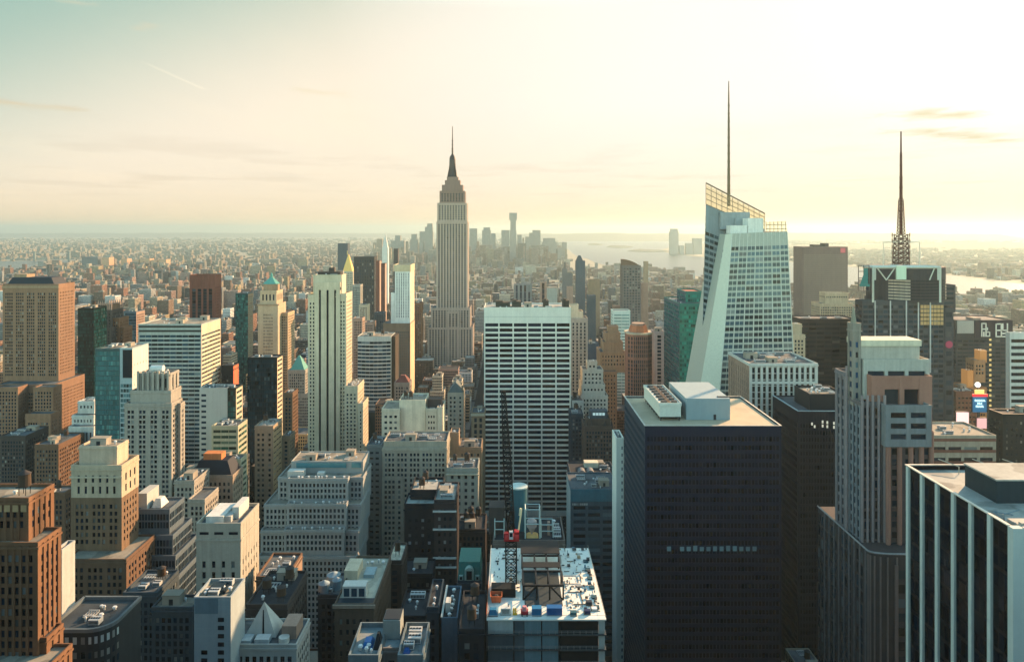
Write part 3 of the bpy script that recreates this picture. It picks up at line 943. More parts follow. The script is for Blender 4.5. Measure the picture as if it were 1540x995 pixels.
b = office('loft_building', 'slim white slab between the orange brick tower and the brown brick tower', 262, 82, 93, 826, 8, vb=890, cat='loft building', wallm=wall((.40, .40, .36)), st=False, sst=False, clutter=0); b.finish()
office('office_block', 'dull brown block with small windows behind the orange brick tower', 420, 62, 97, 740, 12, vb=815, cat='office block', wallm=W_BROWN, st=SMALL, clutter=3).finish()
office('office_block', 'long shadowed brown block below the brown mansard tower', 560, 52, 88, 668, 34, vb=730, cat='office block', wallm=W_BROWN, st=SMALL, clutter=4).finish()
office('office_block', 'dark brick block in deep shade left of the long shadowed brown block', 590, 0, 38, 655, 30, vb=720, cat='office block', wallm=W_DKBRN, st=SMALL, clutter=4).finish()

b = Bld('setback_building', 'small pale ziggurat with white pilasters below the white flanked glass block', 'setback building', 600, wall((.50, .50, .45)), st=S(bw=2.6, fh=4, fx=.45, fy=.6, d=.5, top=2, bot=1), ref='the small pale ziggurat', vb=670)
b.t(117, 142, 603, 16, dy=8, pb=622); b.t(108, 141, 624, 12, dy=4, pb=642); b.t(103, 141, 641, 14, dy=-4, z0=0, st=S(bw=3, fh=14, fx=.4, fy=.85, d=.6, top=3, bot=1))
b.finish()

# dark building with a rounded corner at the bottom
b = Bld('corner_building', 'dark low block with a rounded corner and a row of square attic windows', 'corner building', 235, wall((.06, .07, .075)), st=S(bw=2.6, fh=3.8, fx=.5, fy=.55, top=3), ref='the rounded corner block', vb=995, roof=R_DARK)
x0, xr, zt = wx(70, 235), wx(160, 235), wz(945, 235)
b.first(x0, xr, 235, 253)
R = 7.0
xe = wx(203, 252)
pts = [(x0, 235)] + [(xe - R + R * math.sin(a), 235 + R - R * math.cos(a)) for a in [i * math.pi / 12 for i in range(7)]] + [(xe, 256), (x0, 256)]
mb = b.W(b.wallm); mb.prism(pts, 0, zt - 1.2, cap=False)
b.add('roof', MB().polys([[(*p, zt - 1.2) for p in pts]]), roofm((.10, .115, .12)))
m = MB()
for i in range(len(pts)):
    p, q = np.array(pts[i]), np.array(pts[(i + 1) % len(pts)])
    dv = (q - p) / np.linalg.norm(q - p); nn = np.array([dv[1], -dv[0]])
    o, k = nn * .35, nn * -.5
    ring = [p + o, q + o, q + k, p + k]
    m.prism([tuple(r) for r in ring], zt - 1.2, zt, bottom=True)
b.add('parapet', m, wall((.17, .20, .205)))
for i in range(len(pts) - 3):
    p, q = np.array(pts[i]), np.array(pts[i + 1])
    w = np.linalg.norm(q - p)
    nb = max(1, int(w / 2.6))
    c = [(*p, zt - 6), (*q, zt - 6), (*q, zt - 2), (*p, zt - 2)]
    b.panes.setdefault('att', (glass((.28, .33, .32), (.4, .43, .4), .3, .3), []))[1].append(quad_panes(c, nb, 1, .5, .6, .06))
    c = [(*p, 0), (*q, 0), (*q, zt - 7), (*p, zt - 7)]
    b.panes.setdefault('low', (G_DARK, []))[1].append(quad_panes(c, nb, int((zt - 7) / 3.8), .5, .55, .06))
b.rects.append((x0, xe, 235, 256, zt))
b.top_stuff(x0 + 6, xe - 4, 238, 252, zt - 1.2, 8, 77, ('bulkhead', 'air_handler', 'duct', 'vent'))
b.finish()

# dark stepped glass office
b = Bld('office_block', 'blue black glass block in three setbacks edged by pale bands', 'office block', 350, paint((.16, .20, .22), .5), glass((.008, .02, .032), (.06, .1, .11), .08, .1), st=S(bw=1.5, fh=3.9, fx=.86, fy=.80, d=.2, mg=.4, top=1.2, bot=0), ref='the blue black stepped glass block', vb=890, roof=R_GREY)
z = b.t(207, 255, 765, 16, pb=806); b.t(205, 260, 804, 21, dy=-3.5, pb=836); b.t(203, 264, 835, 25, dy=-7, pb=868); b.t(201, 267, 866, 27, dy=-10)
b.add('penthouse', MB().box(wx(207, 352), wx(221, 352), 352, 364, z, z + 8), W_CONC)
b.add('roof_cabin', MB().pyramid(wx(226, 353), wx(241, 353), 354, 362, z, z + 4, .5), W_PALE)
b.finish()

# cream block with window slots
CR = wall((.41, .375, .295), var=.25)
b = Bld('office_block', 'cream concrete block with narrow dark slots and a windowless upper half', 'office block', 300, CR, G_DARK, st=S(bw=3.6, fh=4.6, fx=.36, fy=.62, d=.6, mg=1.2, top=14, bot=0), ref='the cream slotted block', vb=880, roof=R_GREY)
z = b.t(295, 362, 786, 22, sst=S(bw=3, fh=4.6, fx=.3, fy=.5, d=.4, top=14), para=1.4)
b.panes.setdefault('s', (G_BLACK, []))[1].append(quad_panes([(wx(296, 300), 300, wz(804, 300)), (wx(362, 300), 300, wz(804, 300)), (wx(362, 300), 300, wz(799, 300)), (wx(296, 300), 300, wz(799, 300))], 3, 1, .62, .8, .05))
b.add('bulkhead', MB().box(wx(314, 306), wx(340, 306), 303, 318, z, z + 3.0), W_PALE)
b.add('air_handler', MB().box(wx(340, 306), wx(350, 306), 304, 310, z, z + 2.6), W_CONC)
b.add('elevator_house', MB().box(wx(352, 310), wx(362, 310), 308, 320, z, z + 5), W_WHITE)
b.finish()

# white tiled block
b = Bld('office_block', 'white panelled block with one column of square windows and a bright flank', 'office block', 232, wall((.34, .38, .37), var=.2), G_BLACK, st=False, ref='the white panelled block', vb=995, roof=R_TAN)
z = b.t(292, 347, 897, 12.5, sst=False, para=1.2)
D = 232
b.add('facade_joint', MB().polys(quad_panes([(wx(292, D), D, 100), (wx(347, D), D, 100), (wx(347, D), D, wz(900, D)), (wx(292, D), D, wz(900, D))], 12, 16, .95, .95, .04)), wall((.31, .36, .36), var=.2))
b.add('glazed_panel', MB().box(wx(293, D), wx(328, D), D - .12, D - .05, wz(922, D), wz(899, D)), wall((.16, .24, .27)))
for i, y in enumerate((931, 943, 955.5, 968, 980, 992)):
    b.add('window', MB().box(wx(328, D), wx(337, D), D - .2, D - .05, wz(y + 3, D), wz(y - 3, D)), G_BLACK)
    if i > 3: b.add('window', MB().box(wx(303, D), wx(312, D), D - .2, D - .05, wz(y + 3, D), wz(y - 3, D)), G_BLACK)
b.add('roof_plant', MB().box(wx(304, D), wx(330, D), D + 4, D + 9.5, z, z + 1.4).box(wx(308, D), wx(326, D), D + 5, D + 8.5, z + 1.4, z + 1.9), paint((.03, .06, .08)))
b.finish()
office('loft_building', 'low flat roofed block with a pale edge beside the white panelled block', 290, 228, 290, 912, 10, vb=945, cat='loft building', wallm=W_SLATE, roof=R_TAN, st=SMALL, clutter=4).finish()
office('loft_building', 'long dark roofed block behind the rounded corner block', 300, 185, 236, 890, 20, vb=915, cat='loft building', wallm=W_SLATE, roof=R_GREY, st=SMALL, clutter=5).finish()

# block with the stone pyramid
b = Bld('pyramid_building', 'low roof carrying a white stone pyramid spire and a round tank', 'office block', 240, W_CONC, st=SMALL, ref='the stone pyramid roof', vb=995, roof=R_GREY)
z = b.t(340, 446, 968, 16, para=.6)
m = MB().pyramid(wx(372, 248), wx(419, 248), 245, 254, z, wz(905, 249))
b.add('stone_pyramid', m, wall((.44, .44, .39), var=.2), [('slit_window', MB().polys([[(wx(394.3, 244.9), 244.9, z + .2), (wx(397.6, 244.9), 244.9, z + .2), (wx(396.6, 248.2), 248.3, z + 7.8), (wx(395.2, 248.2), 248.3, z + 7.8)]]), G_BLACK)])
b.add('skylight', MB().box(wx(352, 242), wx(378, 242), 241, 245, z, z + 1.2).box(wx(384, 242), wx(405, 242), 241, 244.5, z, z + 1.6), wall((.4, .43, .42)))
b.add('penthouse', MB().box(wx(425, 245), wx(447, 245), 244, 252, z, z + 4.5), W_PINK)
b.add('round_tank', MB().cyl(wx(418, 236), 242.5, z, z + 1.8, 1.8, 1.8, 18), W_PALE)
b.finish()
b = office('loft_building', 'dark roofed block crowded with white vents behind the stone pyramid roof', 262, 370, 432, 908, 26, 'the white vented roof', 935, cat='loft building', wallm=W_DKBRN, roof=R_DARK, st=SMALL, clutter=9); b.finish()
b = office('loft_building', 'brown party walled block between the cream slotted block and the tiered office block', 300, 385, 432, 866, 22, vb=905, cat='loft building', wallm=W_BROWN, roof=R_GREY, st=SMALL, sst=False, sidem=wall((.36, .24, .16)), clutter=8); b.finish()  # side wall is a lighter brown that paints in its sunlight

# big tiered office block
WB = wall((.36, .365, .33), var=.2)
G = S(bw=2.3, fh=3.45, fx=.60, fy=.64, d=.5, sd=.08, mg=1.0, top=1.6, bot=.4)
b = Bld('office_block', 'massive pale office block in five window studded tiers with a teal glazed penthouse', 'office block', 430, WB, glass((.008, .02, .03), (.05, .08, .08), .06), st=G, ref='the tiered office block', vb=875, roof=R_TAN)
z = b.t(438, 546, 693, 20, dy=16, pb=726, st=False, sst=False, para=.6)
b.add('window_band', MB().box(wx(446, 446), wx(521, 446), 445.4, 445.95, wz(702.5, 446), wz(695.5, 446)).box(wx(529, 446), wx(543, 446), 445.4, 445.95, wz(702.5, 446), wz(695.5, 446)), glass((.04, .13, .15), (.1, .2, .2), .2, .1, .3))
b.t(418, 546, 717, 26, dy=6, pb=765, sst=False); b.t(433, 523, 719, 5, dy=1.2, pb=760, sst=False)
b.t(397, 542, 758, 30, dy=-4, pb=803, sst=False); b.t(431, 521, 757, 5, dy=-8, pb=798, sst=False)
b.t(392, 539, 797, 30, dy=-10, pb=842, sst=False); b.t(427, 517, 796, 5, dy=-14, pb=836, sst=False)
b.t(388, 536, 836, 30, dy=-16, z0=0, sst=False)
b.add('roof_plant', MB().box(wx(434, 440), wx(458, 440), 437.6, 443, wz(717, 438), wz(708, 438)).box(wx(478, 440), wx(488, 440), 438, 442, wz(717, 438), wz(711, 438)), W_WHITE)
b.top_stuff(wx(442, 447), wx(542, 447), 448, 464, z, 12, 21, ('air_handler', 'bulkhead', 'duct', 'vent'))
b.finish()
def screen_glass():
    """clear gold tinted glazing of an open roof screen"""
    if 'screen' in _M: return _M['screen']
    m = bpy.data.materials.new('screen_glazing'); m.use_nodes = True
    t = NT(m.node_tree)
    tr = t.n('ShaderNodeBsdfTransparent'); tr.inputs[0].default_value = (.98, .92, .80, 1)
    pb = t.n('ShaderNodeBsdfPrincipled'); pb.inputs['Base Color'].default_value = (.5, .42, .28, 1); pb.inputs['Roughness'].default_value = .2
    mx = t.n('ShaderNodeMixShader'); mx.inputs[0].default_value = .16
    t.link(tr.outputs[0], mx.inputs[1]); t.link(pb.outputs[0], mx.inputs[2])
    t.link(mx.outputs[0], t.n('ShaderNodeOutputMaterial').inputs[0])
    _M['screen'] = m
    return m
# ------------------------------------------------------------------ the middle of the view
# banded tower with a bowed front
b = Bld('office_tower', 'bowed grey glass tower with thin pale floor bands beside the striped cream tower', 'office tower', 800, wall((.44, .45, .40)), G_BLUE, st=False, ref='the bowed banded tower', vb=605)
D, x0, x1 = 800, wx(537, 800), wx(587, 800)
b.first(x0, x1, D, D + 34)
zt = wz(506, D)
N = 8
pts = [(x0 + (x1 - x0) * i / N, D + 3.2 * ((2 * i / N - 1) ** 2)) for i in range(N + 1)]
b.W(b.wallm).prism(pts + [(x1, D + 34), (x0, D + 34)], 0, zt, cap=False)
for i in range(N):
    c = [(*pts[i], wz(614, D)), (*pts[i + 1], wz(614, D)), (*pts[i + 1], zt - 5), (*pts[i], zt - 5)]
    b.panes.setdefault('g', (G_BLUE, []))[1].append(quad_panes(c, 1, int((zt - 5 - wz(614, D)) / 4.2), .97, .62, .08))
b.add('roof', MB().polys([[(*p, zt - .8) for p in pts + [(x1, D + 34), (x0, D + 34)]]]), R_TAN)
b.add('dark_core', MB().box(x1 + .05, wx(600, 835), D + 8, D + 34, 0, zt - 1, 0), wall((.10, .07, .045)))
b.add('podium', MB().box(wx(541, 790), wx(592, 790), 790, 799.5, 0, wz(620, 790)), paint((.03, .08, .09), .3))
b.rects.append((x0, wx(600, 835), D - 10, D + 34, zt))
b.top_stuff(x0 + 4, x1 - 2, D + 5, D + 32, zt - .8, 5, 4)
b.finish()

b = Bld('office_tower', 'slim white ribbed tower with a tan crown and a brown striped base', 'office tower', 1000, wall((.58, .60, .54)), G_BLUE, st=S(bw=3, fh=4, fx=.3, fy=.8, d=.3, sd=.25, top=2), ref='the slim white ribbed tower', vb=600)
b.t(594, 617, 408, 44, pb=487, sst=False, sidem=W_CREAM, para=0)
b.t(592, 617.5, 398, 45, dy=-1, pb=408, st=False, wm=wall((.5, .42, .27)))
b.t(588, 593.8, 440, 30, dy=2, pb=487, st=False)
b.t(576, 617, 486, 46, dy=-4, wm=wall((.26, .19, .13)), st=S(bw=2.6, fh=3.8, fx=.5, fy=.6, d=.4, sd=.25, top=10), sst=False, sidem=wall((.55, .40, .24)))  # right flank of the brown base coloured paler to imitate sunlight
b.finish()
b = Bld('loft_building', 'small brown block with a red tiled roof below the slim white ribbed tower', 'loft building', 700, wall((.30, .26, .22)), st=SMALL, vb=598)
z = b.t(593, 616, 575, 16)
b.add('tiled_roof', MB().pyramid(wx(594, 700), wx(615, 700), 701, 715, z + .3, z + 7, .3), wall((.24, .09, .07)))
b.finish()

office('office_tower', 'charcoal slab tower standing in haze beside the golden pyramid roof', 1750, 532, 563, 386, 40, 'the charcoal slab', 455, wallm=wall((.06, .06, .06)), st=S(bw=6, fh=8, fx=.4, fy=.7, top=6), clutter=0).finish()
office('office_tower', 'thin russet tower with a pale edge just right of the charcoal slab', 1550, 565.5, 571, 392, 22, vb=470, wallm=W_RED, sidem=W_PINK, st=False, sst=False, clutter=0).finish()  # pink side colour stands for the sunlit edge of the russet wall
office('office_tower', 'dark red slab tower lit along one edge, right of the thin russet tower', 1480, 573, 579, 396, 20, vb=490, wallm=wall((.20, .08, .06)), sidem=W_PINK, st=False, sst=False, clutter=0).finish()  # the lit edge is painted in as a pinker side colour
b = Bld('insurance_tower', 'pale stone tower crowned by a glowing golden pyramid roof', 'office tower', 1900, W_CREAM, st=S(bw=4, fh=6, fx=.4, fy=.6), ref='the golden pyramid', vb=440)
z = b.t(513, 531, 408, 34, para=0)
b.add('golden_roof', MB().pyramid(wx(515, 1900), wx(529.5, 1900), 1903, 1930, z, wz(382, 1915), .06), paint((.80, .45, .12), .35, .3), [('finial', MB().bar((wx(522.2, 1915), 1916, wz(383, 1915)), (wx(522.2, 1915), 1916, wz(377, 1915)), .8), paint((.7, .5, .15), .4))])
b.finish()
office('office_tower', 'grey slab tower hazy behind the golden pyramid roof', 2350, 508, 523, 366, 30, vb=400, wallm=W_SLATE, st=False, sst=False, clutter=0).finish()
b = Bld('clock_tower', 'slender pale campanile with a pointed lantern behind the russet tower', 'clock tower', 2150, W_PALE, st=False, ref='the pale campanile', vb=400)
z = b.t(574.5, 583.5, 372, 18, sst=False, para=0)
xc = wx(579, 2150)
b.add('spire', MB().pyramid(xc - 8, xc + 8, 2151, 2167, z, wz(357, 2155), .3).pyramid(xc - 2.5, xc + 2.5, 2157, 2162, wz(357, 2155), wz(349, 2155)), W_PALE)
b.finish()
office('office_tower', 'black narrow tower with a flat cap just above the slim white ribbed tower', 1900, 592, 598.5, 374, 16, vb=398, wallm=W_DKBRN, st=False, sst=False, clutter=0).finish()
for i, (lab, D, x0, x1, yt, dp, wm, vb) in enumerate((
    ('pale grey block with a lit flank in front of the golden pyramid tower', 1300, 530, 542, 428, 22, W_GREY, 455),
    ('low cream block with a lit flank below the charcoal slab', 1100, 540, 553, 458, 18, W_CREAM, 480),
    ('brown brick block glowing on one side above the bowed banded tower', 1000, 548, 562, 484, 18, W_PINK, 500),
    ('rose brick block half hidden behind the striped cream tower', 900, 531, 545, 478, 16, W_PINK, 530),
    ('dark glass block between the red slab tower and the bowed banded tower', 1150, 563, 577, 470, 20, W_SLATE, 497),
    ('rust brown block leaning against the white ribbed tower', 1180, 622, 634, 455, 20, W_ORANGE, 520))):
    office('office_block', lab, D, x0, x1, yt, dp, vb=vb, cat='office block', wallm=wm, st=SMALL, clutter=2).finish()

# the great stepped skyscraper
LS = wall((.44, .345, .275), var=.18)
ESG = glass((.016, .022, .03), (.1, .1, .1), .06)
ES = S(bw=4.8, fh=3.8, fx=.52, fy=.7, d=.9, sd=.7, mg=2.0, top=3, bot=0)
b = Bld('landmark_skyscraper', 'tallest grey stone skyscraper with stepped crown, mooring mast and antenna', 'skyscraper', 1250, LS, ESG, st=ES, ref='the great mast topped skyscraper', vb=535, roof=R_GREY)
D = 1250
b.t(643, 711, 492, 56, dy=-14, z0=0); b.t(648, 707, 463, 50, dy=-9, z0=0)
b.t(656.3, 703.2, 333, 42, z0=0); b.t(672.5, 690.5, 468, 5, dy=-13.5, z0=0, para=1)
LC = wall((.30, .20, .16), var=.18)
b.t(657.5, 702, 305, 38, dy=1.5, pb=334); b.t(661, 699, 287, 34, dy=3, pb=306, wm=LC); b.t(664.5, 696, 278, 30, dy=5, pb=288, wm=LC, st=S(bw=5, fh=9, fx=.4, fy=.7, top=1, bot=1))
b.t(669, 692, 271, 24, dy=8, pb=279, st=False, wm=LC); z = b.t(672, 689, 266, 20, dy=10, pb=272, st=False, para=0, wm=LC)
xc, yc = wx(680.5, 1270), 1270
wz_ = lambda p: wz(p, 1268)
m = MB().cyl(xc, yc, z, wz_(258), 9.5, 7.0, 16).cyl(xc, yc, wz_(258), wz_(240), 6.6, 5.4, 16)
for i in range(4):
    a = i * math.pi / 2 + math.pi / 4
    c, s_ = math.cos(a), math.sin(a)
    m.polys([[(xc + 5 * c, yc + 5 * s_, z), (xc + 12.5 * c, yc + 12.5 * s_, z), (xc + 6.2 * c, yc + 6.2 * s_, wz_(246)), (xc + 5 * c, yc + 5 * s_, wz_(240))]])
b.add('mooring_mast', m, paint((.10, .075, .07), .4, .4), [('dome', MB().cyl(xc, yc, wz_(240), wz_(235), 5.8, 4.6, 16).cyl(xc, yc, wz_(235), wz_(231.5), 4.2, 1.6, 16), paint((.07, .055, .055), .4, .4))])
m = MB().cyl(xc, yc, wz_(232), wz_(222), 1.7, 1.4, 8).cyl(xc, yc, wz_(222), wz_(206), 1.15, .8, 8).cyl(xc, yc, wz_(206), wz_(190), .8, .6, 6)
for p in (228, 224, 218, 212):
    m.cyl(xc, yc, wz_(p), wz_(p) + .8, 2.0, 2.0, 8)
b.add('antenna', m, paint((.13, .09, .07), .5, .3))
b.finish()

# white gridded slab
TR = wall((.68, .65, .54), var=.14)
b = Bld('office_tower', 'white travertine slab gridded by long black windows under a blank parapet', 'office tower', 640, TR, glass((.004, .008, .018), (.02, .03, .04), .08, .1), st=S(bw=11.2, fh=4.64, fx=.905, fy=.64, d=.7, sd=.08, mg=.5, top=12.5, bot=0), ref='the white gridded slab', vb=800, roof=R_PALE)
z = b.t(728, 858.5, 462, 40, para=1.2)
b.add('spandrel_joint', MB().box(wx(728.5, 640), wx(858, 640), 639.93, 639.98, wz(476, 640) - .3, wz(476, 640)), wall((.45, .44, .38)))
D = 640
for x, w, h in ((745, 22, 4), (770, 14, 5), (818, 8, 6), (848, 9, 6)):
    b.add('roof_plant', MB().box(wx(x, D), wx(x + w, D), D + 8, D + 22, z, z + h * .9 + 1).box(wx(x + 1, D), wx(x + w * .5, D), D + 10, D + 18, z + h * .9 + 1, z + h * .9 + 2.4), wall((.10, .09, .07)))
b.finish()
b = Bld('art_deco_tower', 'grey ribbed tower with a stepped cream crown hugging the white gridded slab', 'art deco tower', 800, wall((.40, .36, .30)), st=S(bw=4.2, fh=3.9, fx=.4, fy=.7, d=.6, sd=.45, top=4), ref='the grey ribbed tower', vb=580)
b.t(852, 884, 478, 26, z0=0); b.t(854, 877, 468, 20, dy=3, pb=479, st=False, wm=W_CREAM); b.t(856, 870, 458, 14, dy=6, pb=469, st=False, wm=W_CREAM)
b.finish()
b = Bld('glass_tower', 'dark blue needle tower with a slanted cap rising above the white gridded slab', 'glass tower', 1600, wall((.09, .13, .16)), st=False, ref='the dark blue needle', vb=480)
z = b.t(866.5, 880, 392, 20, sst=False, para=0)
b.add('cap', MB().pyramid(wx(867, 1600), wx(877, 1600), 1602, 1618, z, wz(384, 1610), .35), W_SLATE)
b.finish()
b = Bld('office_tower', 'grey notched tower beside the dark blue needle', 'office tower', 1750, wall((.2, .2, .19)), st=False, vb=470)
b.t(846, 853, 404, 18, sst=False); b.t(852.5, 861, 411, 18, dy=2, sst=False); b.finish()
office('apartment_tower', 'rose brick apartment tower in front of the grey notched tower', 1500, 853, 862, 431, 16, vb=480, cat='apartment tower', wallm=W_PINK, st=False, sst=False, clutter=0).finish()
b = Bld('apartment_tower', 'grey brown tower with a sloping curved roof and speckled balconies', 'apartment tower', 1300, wall((.20, .17, .15)), st=S(bw=4.5, fh=5, fx=.5, fy=.5, top=4), ref='the curved roof tower', vb=490)
z = b.t(936.5, 964, 399, 30, para=0)
x0, x1 = wx(936.5, 1300), wx(962, 1300)
n = 6
pt = [(x0 + (x1 - x0) * i / n, z + (wz(390, 1300) - z) * (1 - (i / n) ** 2)) for i in range(n + 1)]
m = MB()
m.polys([[(pt[i][0], 1304, pt[i][1]), (pt[i + 1][0], 1304, pt[i + 1][1]), (pt[i + 1][0], 1324, pt[i + 1][1]), (pt[i][0], 1324, pt[i][1])] for i in range(n)])
m.polys([[(pt[i][0], 1304, z), (pt[i + 1][0], 1304, z), (pt[i + 1][0], 1304, pt[i + 1][1]), (pt[i][0], 1304, pt[i][1])] for i in range(n)])
m.polys([[(x0, 1324, z), (x0, 1304, z), (x0, 1304, pt[0][1]), (x0, 1324, pt[0][1])]])
b.add('curved_roof', m, W_BROWN); b.finish()
for lab, nm, cat, D, x0, x1, yt, dp, wm, vb in (
    ('pinkish block just right of the curved roof tower', 'apartment_block', 'apartment block', 1350, 966, 975, 426, 18, W_PINK, 480),
    ('thin beige tower far behind the pinkish block', 'apartment_tower', 'apartment tower', 1900, 969, 975, 393, 14, W_TAN, 425),
    ('dark teal block below the dark blue needle', 'office_block', 'office block', 1150, 884, 896, 444, 20, W_SLATE, 480),
    ('ochre apartment block behind the dark teal block', 'apartment_block', 'apartment block', 1650, 885, 902, 420, 20, W_TAN, 445),
    ('striped grey slab peeping over the roof of the white gridded slab', 'office_block', 'office block', 1250, 773, 800, 427, 20, wall((.24, .24, .23)), 452),
    ('rose gabled block peeping over the white gridded slab near the striped grey slab', 'apartment_block', 'apartment block', 1500, 812, 822, 424, 18, W_PINK, 455),
    ('pale green grey block left of the grey notched tower', 'apartment_block', 'apartment block', 1450, 823, 838, 434, 18, wall((.38, .40, .34)), 455)):
    st = S(bw=6.5, fh=12, fx=.45, fy=.95, top=1, bot=0) if 'striped' in lab else False
    office(nm, lab, D, x0, x1, yt, dp, vb=vb, cat=cat, wallm=wm, st=st, sst=False, clutter=0).finish()

b = Bld('art_deco_tower', 'tan ziggurat tower tapering to a stepped cone', 'art deco tower', 760, W_TAN, st=S(bw=3, fh=4.2, fx=.4, fy=.5, d=.35, top=2), ref='the tan ziggurat', vb=575)
for x0, x1, yt, dy, dp, pb in ((915, 930, 490, 14, 12, 501), (911, 933, 500, 11, 18, 515), (908, 937, 514, 8, 24, 530), (903, 941, 529, 3, 34, 560), (903, 928, 558, -6, 20, None)):
    b.t(x0, x1, yt, dp, dy=dy, pb=pb)
b.finish()
office('glass_tower', 'pale mint slab with fine floor lines behind the tan ziggurat', 920, 922, 948, 467, 20, 'the pale mint slab', 500, wallm=wall((.50, .58, .50)), glassm=G_TEAL, st=S(bw=8, fh=4, fx=.95, fy=.3, top=3), clutter=0, front=True).finish()
b = Bld('setback_tower', 'small grey gridded ziggurat in front of the grey ribbed tower', 'setback tower', 650, wall((.46, .43, .36)), st=S(bw=2.8, fh=3.8, fx=.5, fy=.5, top=2, bot=1), ref='the grey gridded ziggurat', vb=618)
for x0, x1, yt, dy, dp, pb in ((883, 898, 543, 8, 8, 556), (876, 907, 555, 4, 18, 580), (875, 910, 578, 2, 22, 595), (874, 914, 594, 0, 26, None)):
    b.t(x0, x1, yt, dp, dy=dy, pb=pb)
b.finish()
b = Bld('office_tower', 'brown granite tower with vertical stripes and an orange sloped crown', 'office tower', 700, wall((.34, .18, .13)), glass((.015, .02, .03), (.08, .07, .06), .1), st=False, ref='the orange crowned tower', vb=588)
D = 700
def octo(x0, x1, y0, y1, c): return [(x0 + c, y0), (x1 - c, y0), (x1, y0 + c), (x1, y1 - c), (x1 - c, y1), (x0 + c, y1), (x0, y1 - c), (x0, y0 + c)]
x0, x1 = wx(945, D), wx(982, D)
b.first(x0, x1, D, D + 26)
P8 = octo(x0, x1, D, D + 26, 5)
zt = wz(503, D)
b.W(b.wallm).prism(P8, 0, zt)
for i in (7, 0, 1):
    p, q = np.array(P8[i]), np.array(P8[(i + 1) % 8])
    nb = 7 if i == 0 else 2
    for zz0, zz1 in ((0, wz(541, D)), (wz(538, D), zt - 2)):
        b.panes.setdefault('g', (b.glassm, []))[1].append(quad_panes([(*p, zz0), (*q, zz0), (*q, zz1), (*p, zz1)], nb, int((zz1 - zz0) / 3.8), .55, .8, .08))
b.add('cornice', MB().prism(octo(x0 - .8, x1 + .8, D - .8, D + 26.8, 5), zt - .2, zt + 1.2, bottom=True), W_CREAM)
b.add('crown', MB().prism(octo(x0 + 3, x1 - 3, D + 3, D + 23, 5), zt + 1.2, wz(491, D), top=octo(x0 + 5, x1 - 5, D + 5, D + 21, 4)), wall((.50, .20, .10)))
b.add('parapet', MB().prism(octo(x0 + 6, x1 - 6, D + 6, D + 20, 3), wz(491, D), wz(488, D)), W_PINK)
b.rects.append((x0, x1, D, D + 26, zt)); b.finish()
office('office_tower', 'slim tower of pale piers just right of the orange crowned tower', 770, 984, 999, 498, 18, vb=590, wallm=wall((.42, .36, .32)), st=S(bw=4.5, fh=4, fx=.5, fy=.7, d=.6, sd=.4), clutter=2).finish()
office('office_block', 'ink blue block between the grey ribbed tower and the tan ziggurat', 900, 884, 901, 517, 22, vb=555, cat='office block', wallm=wall((.07, .11, .16)), st=False, sst=False).finish()

# teal glass tower
TG = glass((.012, .16, .13), (.02, .25, .20), .18, .10, .25)
b = Bld('glass_tower', 'emerald green glass tower with a raised box and a blue side', 'glass tower', 660, paint((.02, .22, .18), .35), TG, st=S(bw=1.9, fh=4.1, fx=.92, fy=.62, d=.15, sd=.04, mg=.3, top=1.5, bot=0), ref='the emerald glass tower', vb=585, roof=R_GREY)
sg = paint((.03, .12, .18), .35)
z = b.t(1022, 1059, 456, 66, sidem=sg)
b.t(1031, 1058, 438, 34, dy=18, pb=457, sidem=sg, rm=wall((.4, .12, .08)))
b.top_stuff(wx(1024, 660), wx(1029, 660), 662, 720, z, 6, 9, ('air_handler', 'vent'))
b.finish()

# crystalline tower
BG = glass((.03, .055, .07), (.16, .18, .17), .18, .10, .2)
PALEG = paint((.40, .42, .35), .45)
b = Bld('crystal_tower', 'faceted pale glass skyscraper with slanted glazed crown and tall needle mast', 'skyscraper', 505, PALEG, BG, st=False, ref='the faceted glass skyscraper', vb=575)
Dm = 505
def V(px, py, D): return np.array((wx(px, D), D, wz(py, D)))
b.first(wx(1083, 505), wx(1195, 505), 505, 560)
W0 = b.W(PALEG)
def down(p, q):
    """carry the edge p-q straight on to the ground"""
    k = p[2] / (p[2] - q[2])
    return p + (q - p) * k
FL, FR = V(1101, 351, 508), V(1184, 348, 508)
FLb, FRb = down(FL, V(1082, 592, 500)), down(FR, V(1196, 592, 500))
BL = V(1091, 352, 520); BLb = down(BL, V(1051, 592, 513))
BRt, BRb = FR + np.array((0, 42, 0)), FRb + np.array((4, 50, 0))
BBt, BBb = BL + np.array((0, 34, 0)), BLb + np.array((0, 44, 0))
W0.polys([[FLb, FRb, FR, FL]]); W0.polys([[FRb, BRb, BRt, FR]]); W0.polys([[BRb, BBb, BBt, BRt]])
W0.polys([[BBb, BLb, BL, BBt]])
b.add('bevel_facet', MB().polys([[BLb, FLb, FL, BL]]), paint((.52, .53, .42), .4))
b.add('roof', MB().polys([[FL, FR, BRt, BBt, BL]]), R_GREY)
m = MB()
for k in range(15):
    u = k / 14
    p, q = FLb + (FRb - FLb) * u, FL + (FR - FL) * u
    m.bar(p + (q - p) * .2 + (0, -.18, 0), q + (0, -.18, 0), .13 if k % 2 else .22)
for k in range(25):
    v = .25 + .75 * k / 24
    m.bar(BLb + (BL - BLb) * v + (0, -.15, 0), FLb + (FL - FLb) * v + (0, -.15, 0), .14)
b.add('mullion', m, paint((.58, .60, .52), .4))
f0 = FRb + (FR - FRb) * .02
b.panes.setdefault('g', (BG, []))[1].append(quad_panes([FLb + (FL - FLb) * .2, FRb + (FR - FRb) * .2, FRb + (FR - FRb) * .965, FLb + (FL - FLb) * .965], 7, 48, .86, .62, .1))
